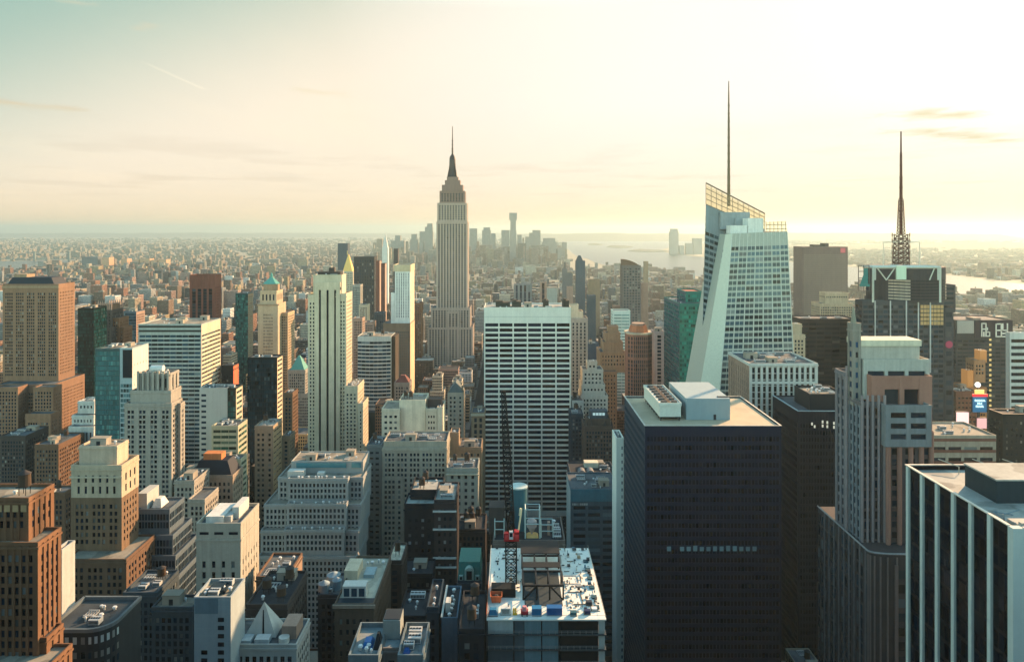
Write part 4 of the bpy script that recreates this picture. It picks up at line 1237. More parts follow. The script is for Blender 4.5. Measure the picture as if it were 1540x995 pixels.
b.panes['g'][1].append(quad_panes([FRb + (FR - FRb) * .2, BRb + (BRt - BRb) * .2, BRb + (BRt - BRb) * .96, FRb + (FR - FRb) * .96], 8, 48, .8, .54, .1))
b.panes.setdefault('h', (glass((.20, .235, .20), (.3, .31, .26), .2, .2, .1, .25), []))[1].append(quad_panes([BLb + (BL - BLb) * .2, FLb + (FL - FLb) * .2, FLb + (FL - FLb) * .96, BLb + (BL - BLb) * .96], 3, 48, .92, .5, .1))
b.add('glass_screen', MB().polys([[V(1152, 349, 530), V(1184, 348, 530), V(1181.5, 332, 530), V(1152, 334, 530)]]), screen_glass())
m = MB()
for k in range(6):
    p, q = V(1152 + k * 6, 349, 529.8), V(1152 + k * 5.9, 333, 529.8)
    m.bar(p, q, .22)
for yy in (338, 344):
    m.bar(V(1152, yy, 529.8), V(1183, yy, 529.8), .22)
b.add('screen_frame', m, paint((.25, .2, .15), .5))
b.add('penthouse', MB().box(wx(1125, 515), wx(1148, 515), 515, 527, FL[2], wz(328, 515)).box(wx(1098, 515), wx(1124, 515), 515, 524, FL[2], wz(339, 515)), wall((.62, .62, .55)))
# rear mass with the slanted crown
D2 = 534
tl, tr = V(1061.5, 275, D2), V(1150, 321, D2)
A0, A1 = V(1061.5, 307, D2), V(1150, 345, D2)
bl, br = down(A0, V(1054, 592, D2)), np.array((wx(1150, D2), D2, 0))
dep = np.array((11, 36, 0))
WR = b.W(wall((.24, .29, .30), rough=.45, name='rear_glazing'))
WR.polys([[bl, br, A1, A0]]); WR.polys([[bl + dep, bl, A0, A0 + dep]]); W0.polys([[br, br + dep, A1 + dep, A1]])
W0.polys([[br + dep, bl + dep, A0 + dep, A1 + dep]]); W0.polys([[A0, A1, A1 + dep, A0 + dep]])
ga = glass((.03, .05, .06), (.1, .13, .14), .15, .12, .2)
k0, k1 = .30, .93
b.panes.setdefault('b', (ga, []))[1].append(quad_panes([bl + (A0 - bl) * k0, bl * .62 + br * .38 + (A0 * .62 + A1 * .38 - bl * .62 - br * .38) * k0, bl * .62 + br * .38 + (A0 * .62 + A1 * .38 - bl * .62 - br * .38) * k1, bl + (A0 - bl) * k1], 5, 38, .86, .56, .1))
b.panes['b'][1].append(quad_panes([bl + dep + (A0 - bl) * k0, bl + (A0 - bl) * k0, bl + (A0 - bl) * .97, bl + dep + (A0 - bl) * .97], 6, 40, .86, .56, .1))
SCRM = screen_glass()
scr = SCRM
b.add('slanted_crown', MB().polys([[A0, A1, tr, tl], [A0 + dep, A0, tl, tl + dep], [A1, A1 + dep, tr + dep, tr], [A1 + dep, A0 + dep, tl + dep, tr + dep]]), scr)
m = MB()
for k in range(12):
    u = k / 11
    m.bar(A0 + (A1 - A0) * u + (0, -.2, 0), tl + (tr - tl) * u + (0, -.2, 0), .2)
for k in range(5):
    v = k / 4
    m.bar(A0 + (tl - A0) * v + (0, -.2, 0), A1 + (tr - A1) * v + (0, -.2, 0), .22 if k < 4 else .5)
b.add('crown_frame', m, paint((.26, .2, .14), .5))
b.add('plant_room', MB().box(wx(1084, 530), wx(1128, 530), 530.5, 533.5, wz(345, 530), wz(319, 530)).box(wx(1106, 528), wx(1146, 528), 528, 530.3, wz(345, 528), wz(328, 528)), wall((.30, .34, .34)))
xm, ym = wx(1096, 545), 545
wm_ = lambda p: wz(p, 545)
m = MB().cyl(xm, ym, wm_(310), wm_(250), 1.3, 1.05, 8).cyl(xm, ym, wm_(250), wm_(175), 1.0, .8, 8).cyl(xm, ym, wm_(175), wm_(140), .75, .6, 6).cyl(xm, ym, wm_(140), wm_(122), .55, .35, 6)
for p in range(160, 300, 12):
    m.cyl(xm, ym, wm_(p), wm_(p) + 1.2, 1.35 - (300 - p) * .0035, None, 8)
b.add('needle_mast', m, paint((.22, .16, .09), .5))
b.rects.append((wx(1050, 505), wx(1196, 505), 500, 570, 257)); b.finish()

# white pier building
b = Bld('office_tower', 'square tower of white vertical piers with a wide flat roof below the faceted glass skyscraper', 'office tower', 440, W_WHITE, G_BLACK, st=S(bw=3.25, fh=3.9, fx=.56, fy=.86, d=.9, sd=.7, mg=1, top=1.6, bot=0), ref='the white pier tower', vb=595, roof=R_GREY)
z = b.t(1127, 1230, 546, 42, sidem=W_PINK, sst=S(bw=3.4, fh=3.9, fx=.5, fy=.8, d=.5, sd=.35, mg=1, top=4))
b.add('spandrel_band', MB().box(wx(1127, 440) + .2, wx(1230, 440) - .2, 439.6, 439.97, wz(577, 440), wz(573, 440)), W_WHITE)
b.top_stuff(wx(1130, 440), wx(1226, 440), 445, 478, z, 14, 41, ('air_handler', 'bulkhead', 'duct', 'vent'))
b.finish()
b = Bld('office_tower', 'huge brown slab tower with a dark top band and a tiny red square sign', 'office tower', 1300, wall((.20, .14, .12)), st=False, ref='the huge brown slab', vb=445)
b.t(1207, 1275, 371, 42, sst=False, para=0)
b.add('window_field', MB().polys(quad_panes([(wx(1209, 1300), 1300, 0), (wx(1273, 1300), 1300, 0), (wx(1273, 1300), 1300, wz(382, 1300)), (wx(1209, 1300), 1300, wz(382, 1300))], 34, 56, .6, .7, .3)), glass((.16, .12, .10), (.26, .2, .16), .3, .3))
b.add('sign', MB().box(wx(1264, 1300), wx(1271, 1300), 1299, 1299.7, wz(380, 1300), wz(373, 1300)), lamp((.55, .10, .12), .35))
b.add('roof_plant', MB().box(wx(1228, 1300), wx(1238, 1300), 1310, 1330, wz(371, 1300), wz(368, 1300)).box(wx(1244, 1300), wx(1250, 1300), 1310, 1330, wz(371, 1300), wz(366, 1300)), W_DKBRN)
b.finish()
b = Bld('setback_tower', 'beige brick setback block in front of the huge brown slab', 'setback tower', 900, wall((.46, .34, .22)), st=SMALL, ref='the beige setback block', vb=478)
b.t(1241, 1276, 440, 18, dy=6, pb=458); b.t(1233, 1283, 456, 26, z0=0); b.finish()
office('office_tower', 'wide dark glass slab with faint lit floors below the beige setback block', 620, 1203, 1288, 479, 26, 'the wide dark slab', 560, wallm=wall((.07, .065, .065)), glassm=glass((.015, .02, .024), (.14, .13, .11), .10, .15), st=S(bw=6, fh=3.9, fx=.95, fy=.55, top=2), clutter=5).finish()
b = Bld('setback_tower', 'small cream stepped block wedged between the faceted glass skyscraper and the wide dark slab', 'setback tower', 600, W_CREAM, st=SMALL, vb=528)
b.t(1195, 1206, 487, 10, dy=4, pb=504); b.t(1192, 1211, 503, 16, z0=0); b.finish()
# ------------------------------------------------------------------ the near towers and the west side
# dark box tower
b = Bld('office_tower', 'massive blue black box tower with a bare tan roof and two roof boxes', 'office tower', 330, paint((.005, .040, .105), .5), glass((.001, .005, .013), (.004, .010, .02), .12, .15, spec=.08), st=S(bw=1.6, fh=4.05, fx=.80, fy=.54, d=.4, sd=.05, mg=.8, top=3.5, bot=0), ref='the blue black box tower', vb=995, roof=roofm((.52, .42, .28), .12))
D = 330
sw = S(bw=2.6, fh=4.05, fx=.78, fy=.55, d=.5, sd=.1, mg=.6, top=3.0)
z = b.t(970, 1175, 640, 58, sidem=paint((.045, .10, .15), .5), sst=sw, para=.7)
x0, x1 = wx(970, D), wx(1175, D)
b.add('coping', MB().box(x0 - .3, x1 + .3, D - .3, D + .5, z + .7, z + .85).box(x0 - .3, x0 + .5, D + .5, D + 57.5, z + .7, z + .85).box(x1 - .5, x1 + .3, D + .5, D + 57.5, z + .7, z + .85).box(x0 - .3, x1 + .3, D + 57.5, D + 58.3, z + .7, z + .85), wall((.55, .50, .40)))
b.add('penthouse', MB().box(wx(1032, 343), wx(1098, 343), 343, 380, z, wz(599, 343)), wall((.32, .40, .40), var=.1), [('door', MB().box(wx(1073, 343), wx(1077, 343), 342.9, 342.98, z, z + 2.6), paint((.03, .06, .08))), ('roof_hatch', MB().box(wx(1078, 347), wx(1094, 347), 345, 347, wz(599, 343), wz(599, 343) + .3), paint((.05, .07, .08)))])
ct, xa, xb = MB(), wx(992, 341), wx(1024, 341)
zt = wz(607, 341)
ct.box(xa, xb, 341, 380, z + 2.0, zt)
ct.box(xa - .3, xb + .3, 340.7, 341, zt - 1, zt + .6).box(xa - .3, xb + .3, 380, 380.3, zt - 1, zt + .6).box(xa - .3, xa, 341, 380, zt - 1, zt + .6).box(xb, xb + .3, 341, 380, zt - 1, zt + .6)
leg = MB()
for k in range(8):
    for x in (xa + .5, xb - .9):
        leg.box(x, x + .4, 341.4 + k * 5.3, 341.8 + k * 5.3, z, z + 2)
leg.box(xa + .2, xb - .2, 341.5, 379, z + 1.2, z + 1.6)
fans = MB()
for k in range(7):
    fans.cyl(xa + 2.6, 344 + k * 5.5, zt, zt + .9, 1.5, 1.5, 14); fans.cyl(xb - 2.6, 344 + k * 5.5, zt, zt + .9, 1.5, 1.5, 14)
pipes = MB()
for k in range(5):
    pipes.bar((xa + 4.2 + k * .4, 342, zt + .5), (xa + 4.2 + k * .4, 379, zt + .5), .18)
b.add('cooling_tower', ct, paint((.66, .64, .52), .5), [('leg', leg, paint((.03, .04, .05))), ('fan', fans, paint((.08, .09, .09))), ('pipe', pipes, paint((.45, .22, .12)))])
rng = random.Random(5)
for k in range(14):
    if k == 1: continue
    xx = 1003 + k * 9.9
    b.add('lit_window', MB().box(wx(xx, D), wx(xx + 6, D), D - .12, D + .05, wz(828, D), wz(820 + rng.random() * 2, D)), lamp((.25, .55, .62), .02 + .045 * rng.random()))
b.finish()
b = Bld('slab_building', 'thin white end wall standing free beside the blue black box tower', 'slab building', 394, wall((.68, .70, .60), var=.1), G_DARK, st=False, ref='the thin white end wall', vb=905)
b.t(927, 938, 658, 16, sst=False)
b.panes.setdefault('g', (G_DARK, []))[1].append(quad_panes([(wx(934, 394), 394, 0), (wx(937, 394), 394, 0), (wx(937, 394), 394, wz(668, 394)), (wx(934, 394), 394, wz(668, 394))], 1, 36, .55, .45, .06))
b.finish()

b = Bld('office_tower', 'black tower with a square roof cabin right behind the blue black box tower', 'office tower', 400, paint((.005, .026, .060), .5), G_BLACK, st=S(bw=1.6, fh=3.9, fx=.7, fy=.6, d=.3, sd=.1, top=6), ref='the black cabin topped tower', vb=900, roof=R_GREY)
z = b.t(1200, 1266, 618, 38, para=.6)
b.t(1218, 1272, 592, 22, dy=4, z0=z, st=False, sst=False, wm=paint((.02, .04, .055), .5), para=1.2, rm=R_TAN)
x0, x1 = wx(1200, 400), wx(1266, 400)
b.add('coping', MB().box(x0 - .3, x1 + .3, 399.6, 400.4, z + .6, z + .9).box(x0 - .3, x0 + .5, 400.4, 438, z + .6, z + .9), wall((.4, .48, .48)))
for xx, yy in ((1220, 637), (1224, 641), (1236, 634), (1236, 640), (1243, 635), (1243, 641), (1253, 636), (1253, 642)):
    b.add('lit_window', MB().box(wx(xx, 400), wx(xx + 2.2, 400), 399.8, 400.05, wz(yy + 2, 400), wz(yy - 2, 400)), lamp((.9, .9, .72), .35))
b.finish()

# drum topped tower with the lattice mast
b = Bld('media_tower', 'dark glass tower with a drum top, open steel frame and red lattice mast', 'skyscraper', 570, wall((.09, .10, .11)), glass((.012, .025, .035), (.10, .11, .11), .12, .12), st=S(bw=4, fh=4.0, fx=.9, fy=.58, d=.3, sd=.05, mg=.6, top=2), ref='the drum topped tower', vb=505, roof=R_GREY)
D = 570
z = b.t(1297, 1420, 452, 12, z0=0)
b.bt(wx(1349, D), wx(1424, D), D + 12.3, D + 52, 0, z)
b.t(1420.5, 1434, 462, 36, dy=8, st=S(bw=3, fh=8, fx=.94, fy=.5, d=.3, top=1)); b.t(1414, 1437, 428, 14, dy=26, pb=470, st=S(bw=12, fh=4, fx=.96, fy=.5, d=.3, top=.5, bot=.5))
for xx in (1315, 1338, 1362, 1380, 1398):
    b.add('mullion', MB().box(wx(xx, D), wx(xx + 1.3, D), D - .8, D - .02, wz(560, D), wz(452, D)), wall((.5, .5, .46)))
b.add('painted_sun_reflection', MB().polys(quad_panes([(wx(1384, D), D, wz(489, D)), (wx(1419, D), D, wz(489, D)), (wx(1419, D), D, wz(458, D)), (wx(1384, D), D, wz(458, D))], 7, 5, .86, .8, .1)), paint((.55, .33, .14), .5))  # orange panes painted to imitate the sun reflected in the glass
xc, yc, R = wx(1361, 596), 596, 29.5
b.add('drum', MB().cyl(xc, yc, z, wz(402, 575), R, R, 40), wall((.07, .075, .085)))
m = MB()
for k in range(40):
    a = -math.pi * k / 40
    if k % 10 in (2, 3, 4): continue
    for zz in range(5):
        pass
dr = []
for (a0, a1, mat) in ((-2.5, -1.95, 0), (-1.95, -.75, 1), (-.75, -.45, 0)):
    N = max(2, int((a1 - a0) / .12))
    for i in range(N):
        p, q = a0 + (a1 - a0) * i / N, a0 + (a1 - a0) * (i + 1) / N
        f = lambda a, zz: (xc + (R + .12) * math.cos(a), yc + (R + .12) * math.sin(a), zz)
        c = [f(p, z + 1), f(q, z + 1), f(q, wz(420, 570)), f(p, wz(420, 570))]
        dr.append((mat, quad_panes(c, 1, 7, .96, .6, .05)))
b.add('panel_drum', MB().polys(np.concatenate([q for mt, q in dr if mt == 0])), wall((.42, .36, .28)))
b.add('louvre_drum', MB().polys(np.concatenate([q for mt, q in dr if mt == 1])), wall((.03, .04, .05)))
ST = paint((.50, .52, .44), .5)
m = MB()
zr, zl = wz(402, 566), wz(421, 566)
fx0, fx1, fy0, fy1 = wx(1313, 566), wx(1414, 566), 566, 582
for p, q in (((fx0, fy0), (fx1, fy0)), ((fx1, fy0), (fx1, fy1)), ((fx1, fy1), (fx0, fy1)), ((fx0, fy1), (fx0, fy0))):
    m.bar((*p, zr), (*q, zr), 1.0)
for xx in (1316, 1411):
    m.bar((wx(xx, 566), fy0, zr), (wx(xx, 566), fy0, zl), .8)
for xa_, xb_ in ((1320, 1333), (1345, 1333), (1405, 1398)):
    m.bar((wx(xa_, 566), fy0, zr - 1), (wx(xb_, 566), fy0, zl), .5)
m.bar((fx0, fy0, zr), (fx0, fy0, z), .9); m.bar((fx1, fy0, zr), (fx1, fy0, z), .9)
b.add('steel_frame', m, ST)
b.add('blank_sign', MB().box(wx(1347, 565), wx(1361.5, 565), 563.5, 564.9, wz(420, 565), wz(400, 565)), wall((.50, .62, .46), var=.08))
m = MB()
for xx in (1291, 1299, 1307):
    m.bar((wx(xx, 560), 560, wz(438, 560)), (wx(xx, 560), 560, wz(399, 560)), .35)
for yy in (399, 408, 418, 428, 437):
    m.bar((wx(1291, 560), 560, wz(yy, 560)), (wx(1307, 560), 560, wz(yy, 560)), .3)
b.add('corner_truss', m, paint((.15, .14, .13)))
TL = paint((.02, .24, .22), .4)
m = MB().box(wx(1299, 559), wx(1305, 559), 558.6, 559.4, wz(429, 559), wz(403, 559)).polys([[(wx(1293, 559), 558.4, wz(427, 559)), (wx(1305, 559), 558.4, wz(427, 559)), (wx(1304, 559), 558.4, wz(405, 559)), (wx(1300, 559), 558.4, wz(407, 559))]])
m.box(wx(1292, 559), wx(1307, 559), 557.8, 558.3, wz(430.5, 559), wz(427, 559))
b.add('teal_sign', m, TL)
# mast
xm, ym = wx(1355, 596), 596
wm_ = lambda p: wz(p, 596)
rw = [paint((.36, .10, .06), .5), paint((.5, .40, .30), .5)]
m = MB()
def lattice(m, xc, yc, z0, z1, r0, r1, n, bar, mat=0):
    for k in range(n):
        za, zb = z0 + (z1 - z0) * k / n, z0 + (z1 - z0) * (k + 1) / n
        ra, rb = r0 + (r1 - r0) * k / n, r0 + (r1 - r0) * (k + 1) / n
        A = [(xc + sx * ra, yc + sy * ra, za) for sx, sy in ((-1, -1), (1, -1), (1, 1), (-1, 1))]
        B = [(xc + sx * rb, yc + sy * rb, zb) for sx, sy in ((-1, -1), (1, -1), (1, 1), (-1, 1))]
        for i in range(4):
            m.bar(A[i], B[i], bar, mat); m.bar(A[i], A[(i + 1) % 4], bar * .7, mat)
            m.bar(A[i], B[(i + 1) % 4], bar * .6, mat); m.bar(B[i], A[(i + 1) % 4], bar * .6, mat)
lattice(m, xm, ym, wm_(402), wm_(352), 4.6, 3.6, 7, .5)
b.add('lattice_base', m, paint((.15, .08, .07), .6))
m = MB()
lattice(m, xm, ym, wm_(352), wm_(300), 2.3, 1.3, 10, .34)
m.cyl(xm, ym, wm_(352), wm_(300), .9, .8, 8); m.cyl(xm, ym, wm_(300), wm_(265), 1.35, 1.2, 8); m.cyl(xm, ym, wm_(265), wm_(230), 1.1, .95, 8, 0); m.cyl(xm, ym, wm_(230), wm_(198), .8, .6, 6)
for p in (318, 300, 283, 268, 250):
    m.cyl(xm, ym, wm_(p), wm_(p) + 1.2, 1.9 - (318 - p) * .012, None, 8)
b.add('lattice_mast', m, paint((.15, .04, .025), .5))
m = MB()
for s_ in (-1, 1):
    for k in range(6):
        zz = wm_(398 - k * 9)
        m.bar((xm + s_ * 4, ym, zz), (xm + s_ * 7.4, ym, zz), .28); m.cyl(xm + s_ * 7.4, ym, zz - 1.6, zz + 1.6, .5, .5, 8)
    m.bar((xm + s_ * 7.4, ym, wm_(402)), (xm + s_ * 7.4, ym, wm_(351)), .25)
b.add('antenna_array', m, paint((.3, .22, .17)))
m = MB()
for xx in (1328.5, 1383):
    m.bar((wx(xx, 596), 596, wm_(402)), (wx(xx, 596), 596, wm_(364)), .38)
m.bar((wx(1328.5, 596), 596, wm_(364)), (wx(1383, 596), 596, wm_(364)), .38)
b.add('hoop_frame', m, ST)
b.add('red_disc', MB().polys([[(wx(1429, 576) + 3.0 * math.cos(a), 577.4, wz(518, 577) + 3.0 * math.sin(a)) for a in [i * math.pi / 8 for i in range(16)]]]), lamp((.40, .03, .10), .28))
b.top_stuff(xc - 20, xc - 8, yc - 18, yc + 10, wz(402, 575), 4, 5, ('air_handler', 'vent'))
b.rects.append((xc - R, xc + R, yc - R, yc + R, wz(400, 575))); b.finish()

# brown pillared tower
PB = wall((.42, .20, .14), var=.2)
b = Bld('office_tower', 'brown granite tower of tall rounded pillars under a beige boxed crown', 'office tower', 290, PB, glass((.008, .018, .028), (.05, .07, .08), .1, .1), st=False, ref='the brown pillared tower', vb=995, roof=R_GREY)
z = b.t(1293, 1383, 512, 10, dy=10, pb=541, sst=False, wm=wall((.46, .42, .34)), para=2.0, rm=R_TAN)
b.add('beige_band', MB().box(wx(1293, 300) - .5, wx(1383, 300) + .5, 299.4, 310.5, wz(520, 300), wz(511, 300)), wall((.60, .53, .38)))
b.t(1299, 1398, 540, 13, dy=8, pb=600, st=S(bw=8.2, fh=7.5, fx=.84, fy=.62, d=.8, sd=.1, mg=1, top=2.6, bot=2), sst=False, wm=wall((.44, .42, .35)))
b.t(1311, 1402, 565, 12, dy=4, pb=668, st=S(bw=7.9, fh=13, fx=.76, fy=.52, d=1.2, sd=.15, mg=4.4, top=1.5, bot=10), sst=False)
b.t(1332, 1401, 609, 7, dy=-1, pb=672, st=S(bw=7.9, fh=4.4, fx=.78, fy=.5, d=.6, sd=.1, mg=1.2, top=1, bot=.5), wm=wall((.26, .27, .26)), sst=False)
GW = glass((.008, .02, .03), (.05, .08, .09), .1, .1)
b.t(1336, 1402, 664, 22, dy=1.2, z0=0, wm=wall((.17, .13, .12)), gm=GW, st=S(bw=4.6, fh=4.3, fx=.74, fy=.6, d=.5, sd=.15, mg=.8, top=1), sst=False)
m = []
for k, (xx, yt) in enumerate(((1337, 652), (1354, 664), (1371, 652), (1387, 664), (1402, 650))):
    c, r = wx(xx, 290), .95
    b.add('pillar', MB().cyl(c, 290.6, 0, wz(yt, 290), r, r, 12), PB, [('pillar_cap', MB().cyl(c, 290.6, wz(yt, 290), wz(yt, 290) + .9, r * 1.05, .3, 12), PB)])
# left wing
b.t(1294, 1331, 604, 20, dy=3, z0=0, gm=GW, wm=wall((.20, .17, .16)), st=S(bw=3.4, fh=4.3, fx=.55, fy=.72, d=.6, sd=.4, mg=.6, top=1), sst=S(bw=3.0, fh=4.3, fx=.62, fy=.66, d=.6, sd=.4, mg=.6, top=1), sidem=wall((.22, .24, .25)))
b.t(1283, 1295, 486, 5, dy=9, pb=610, wm=wall((.30, .27, .22)), gm=glass((.01, .04, .08), (.08, .14, .16), .1), st=S(bw=2.6, fh=4.3, fx=.5, fy=.55, d=.4, sd=.2, mg=.5, top=6, bot=0), sst=S(bw=2.4, fh=4.3, fx=.55, fy=.6, d=.4, sd=.2, mg=.4, top=6, bot=0))
b.add('corner_spire', MB().pyramid(wx(1284, 299), wx(1289, 299), 299.5, 302, wz(486, 299), wz(462, 299), .25), wall((.30, .29, .22)))
b.t(1272, 1293, 560, 10, dy=14, z0=0, wm=wall((.24, .22, .22)), gm=GW, st=S(bw=3, fh=4.3, fx=.5, fy=.7, d=.5, sd=.3, top=2), sst=S(bw=3, fh=4.3, fx=.5, fy=.7, d=.5, sd=.3, top=2))
for k, (xx, dd) in enumerate(((1296, 293), (1304, 293), (1312, 293), (1321, 293), (1330, 292.6), (1273, 304), (1279, 304), (1285, 304))):
    yt = 600 if dd < 300 else 556
    b.add('pillar', MB().cyl(wx(xx, dd), dd - .3, 0, wz(yt - 6, dd), .55, .55, 8), wall((.34, .27, .25)))
# flared base
zb = wz(834, 281)
bx0, bx1 = wx(1311, 281), wx(1420, 281)
mb = b.W(wall((.10, .085, .085)))
pts = [(bx0 - 0, 281 + 3)] + [(bx0 + 10 - 10 * math.cos(a), 281 + 3 - 3 * math.sin(a)) for a in (.3, .6, .9, 1.2, 1.57)] + [(bx1, 281), (bx1, 330), (bx0, 330)]
mb.prism(pts, 0, zb, cap=True)
b.panes.setdefault('bs', (GW, []))[1].append(quad_panes([(bx0, 330, 0), (bx0, 284, 0), (bx0, 284, zb - 2), (bx0, 330, zb - 2)], 14, 24, .5, .8, .08))
b.panes['bs'][1].append(quad_panes([(bx0 + 10, 281, 0), (bx1, 281, 0), (bx1, 281, zb - 5), (bx0 + 10, 281, zb - 5)], 5, 22, .7, .6, .08))
for k in range(9):
    y = 285 + k * 4.6
    b.add('rib', MB().box(bx0 - .5, bx0 - .05, y, y + .7, 0, zb), wall((.2, .19, .19)))
for xx in (1345, 1363, 1381, 1399):
    b.add('rib', MB().box(wx(xx, 281), wx(xx + 5, 281), 280.4, 280.95, 0, zb - 4), wall((.22, .16, .14)))
for p in pts[:7]:
    b.add('rib', MB().bar((p[0], p[1] - .2, 0), (p[0], p[1] - .2, zb - 1), .38), wall((.24, .18, .16)))
m = MB()
for i in range(len(pts) - 2):
    if i == 6: continue
    p, q = pts[i], pts[i + 1]
    m.bar((*p, zb + .3), (*q, zb + .3), .45)
m.bar((bx0, 330, zb + .3), (bx0, 284, zb + .3), .45)
b.add('curved_ledge', m, wall((.34, .32, .29)))
b.rects.append((bx0, bx1, 281, 330, zb)); b.finish()

b = Bld('office_tower', 'low tower with brown and cream storey bands beside the brown pillared tower', 'office tower', 425, wall((.44, .36, .26)), G_DARK, st=S(bw=9.5, fh=6.5, fx=.82, fy=.5, d=.4, sd=.1, mg=1, top=4.5, bot=0), ref='the banded brown roof block', vb=705, roof=R_TAN)
z = b.t(1398, 1498, 654, 30, sst=False)
for k in range(7):
    zz = wz(654 + 5 + k * 17, 425)
    b.add('brick_band', MB().box(wx(1398, 425) + .1, wx(1498, 425) - .1, 424.75, 424.95, zz - 1.7, zz), wall((.30, .12, .08)))
b.top_stuff(wx(1402, 425), wx(1494, 425), 428, 453, z, 9, 6, ('air_handler', 'duct', 'vent'))
b.finish()

# dark tower with the two letter panels
b = Bld('office_tower', 'dark tower with grey sign panel and two white lettered panels at its top', 'office tower', 700, wall((.07, .075, .085)), glass((.015, .022, .028), (.10, .10, .09), .08, .12), st=S(bw=5, fh=3.9, fx=.92, fy=.5, d=.3, sd=.05, top=18), ref='the lettered dark tower', vb=640)
z = b.t(1438, 1523, 481, 40)
D = 700
b.add('sign_panel', MB().box(wx(1439, D), wx(1464, D), D - .8, D - .1, wz(501, D), wz(482, D)), wall((.42, .38, .32), var=.08))
b.add('lettered_panel', MB().box(wx(1465, D), wx(1522, D), D - .8, D - .1, wz(507, D), wz(482, D)), paint((.05, .035, .06), .5))
glyph = wall((.75, .70, .58), var=.08)
def strokes(m, x, z, w, h, segs, y, t):
    for (u0, v0, u1, v1) in segs:
        m.box(min(x + u0 * w, x + u1 * w) - t / 2, max(x + u0 * w, x + u1 * w) + t / 2, y - .3, y, min(z + v0 * h, z + v1 * h) - t / 2, max(z + v0 * h, z + v1 * h) + t / 2)
m = MB()
za = wz(505, D); hh = wz(486, D) - za
strokes(m, wx(1475.5, D), za, 4.2, hh, ((0, 0, 0, 1), (0, 1, 1, 1), (1, 1, 1, .55), (0, .55, 1, .55), (1, .55, 1, 0), (.5, .3, .5, 0)), D - .85, 1.1)
strokes(m, wx(1484, D), za, 2.2, hh * .8, ((0, 0, 1, 0), (1, .1, 1, .4), (0, .4, 1, .4), (0, .6, 0, .8)), D - .85, .9)
b.add('letter', m, glyph)
m = MB()
strokes(m, wx(1497, D), za - .5, 5.2, hh, ((0, 0, 0, 1), (0, 1, 1, 1), (1, 1, 1, .5), (0, .5, 1, .5), (1, .5, 1, 0), (0, 0, 1, 0)), D - .85, 1.2)
strokes(m, wx(1507, D), za - .5, 4.6, hh, ((0, 1, 0, .5), (1, 1, 1, 0), (0, .5, 1, .5), (0, 0, 1, 0), (0, .25, .5, .25)), D - .85, 1.2)
b.add('letter', m, glyph)
m = MB()
for k in range(16):
    y = 509 + k * 7.6
    m.box(wx(1487.5, D), wx(1490.5, D), D - .5, D - .1, wz(y + 3, D), wz(y, D))
b.add('lit_strip', m, lamp((.9, .66, .22), .45))
b.add('roof_plant', MB().box(wx(1472, D), wx(1483, D), D + 8, D + 20, z, z + 2.2), W_PINK)
b.finish()
b = Bld('office_tower', 'white banded tower cut off by the edge beside the lettered dark tower', 'office tower', 560, W_WHITE, G_BLACK, st=S(bw=40, fh=5.3, fx=.985, fy=.5, d=.5, mg=.6, top=3, bot=0), ref='the white banded tower', vb=620)
b.t(1519, 1600, 500, 5, sst=False); b.finish()
office('office_block', 'plain blue black block at the edge below the white banded tower', 450, 1508, 1600, 622, 13, 'the plain blue black block', 705, cat='office block', wallm=paint((.015, .03, .038), .5), st=S(bw=3, fh=4, fx=.4, fy=.4, d=.2), roof=R_DARK, clutter=2).finish()
# small orange lit setback block and the signs of the square
b = Bld('setback_tower', 'amber lit setback block in front of the lettered dark tower', 'setback tower', 640, wall((.55, .27, .10)), st=SMALL, ref='the amber setback block', vb=590)
lit = lamp((.62, .28, .07), .28)  # tier walls made to glow in place of orange light falling on them
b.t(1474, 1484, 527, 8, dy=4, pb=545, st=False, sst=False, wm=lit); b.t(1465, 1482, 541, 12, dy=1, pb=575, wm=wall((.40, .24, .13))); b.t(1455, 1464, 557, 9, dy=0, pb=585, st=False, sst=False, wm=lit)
b.t(1449, 1484, 582, 20, dy=-4, z0=0, wm=wall((.42, .22, .10))); b.finish()
b = Bld('theatre_block', 'low reddish block with billboards beneath the amber setback block', 'theatre block', 600, wall((.24, .13, .09)), st=S(bw=3, fh=4, fx=.6, fy=.4, d=.3), ref='the reddish billboard block', vb=645)
b.t(1438, 1470, 588, 18, z0=0); b.finish()
def sign(name, label, cat, D, x0, x1, y0, y1, mat, extra=()):
    r = bpy.data.objects.new(name, None); loc = (wx((x0 + x1) / 2, D), D, 0)
    r.location = loc; COL.objects.link(r); tag(r, label, cat)
    MB().box(wx(x0, D), wx(x1, D), D, D + .8, wz(y1, D), wz(y0, D)).build('screen', mat, r, loc)
    MB().box(wx(x0, D) - .3, wx(x1, D) + .3, D + .85, D + 2, wz(y1, D) - .4, wz(y0, D) + .4).box(wx((x0 + x1) / 2, D) - .8, wx((x0 + x1) / 2, D) + .8, D + 1, D + 2.4, 0, wz(y1, D)).build('support', paint((.05, .05, .06)), r, loc)
    for nm, mb, m in extra:
        mb.build(nm, m, r, loc)
D = 570
txt = MB()
for (xa_, xb_, yy, n) in ((1466, 1482, 602, 8), (1470, 1477.5, 606.5, 3), (1467.5, 1479.5, 610.8, 6)):
    w = (xb_ - xa_) / n
    for k in range(n):
        x = xa_ + k * w
        h = 1.7 if (k * 7 + n) % 3 else 1.3
        txt.box(wx(x, D), wx(x + w * .34, D), D - .3, D - .02, wz(yy + 1.5, D), wz(yy - h, D))
        txt.box(wx(x + w * .34, D), wx(x + w * .8, D), D - .3, D - .02, wz(yy + (1.5 if k % 2 else .4), D), wz(yy + (.7 if k % 2 else -.4), D))
    txt.box(wx(xa_, D), wx(xa_ + w * .8, D), D - .31, D - .03, wz(yy - 1.0, D), wz(yy - 1.7, D))
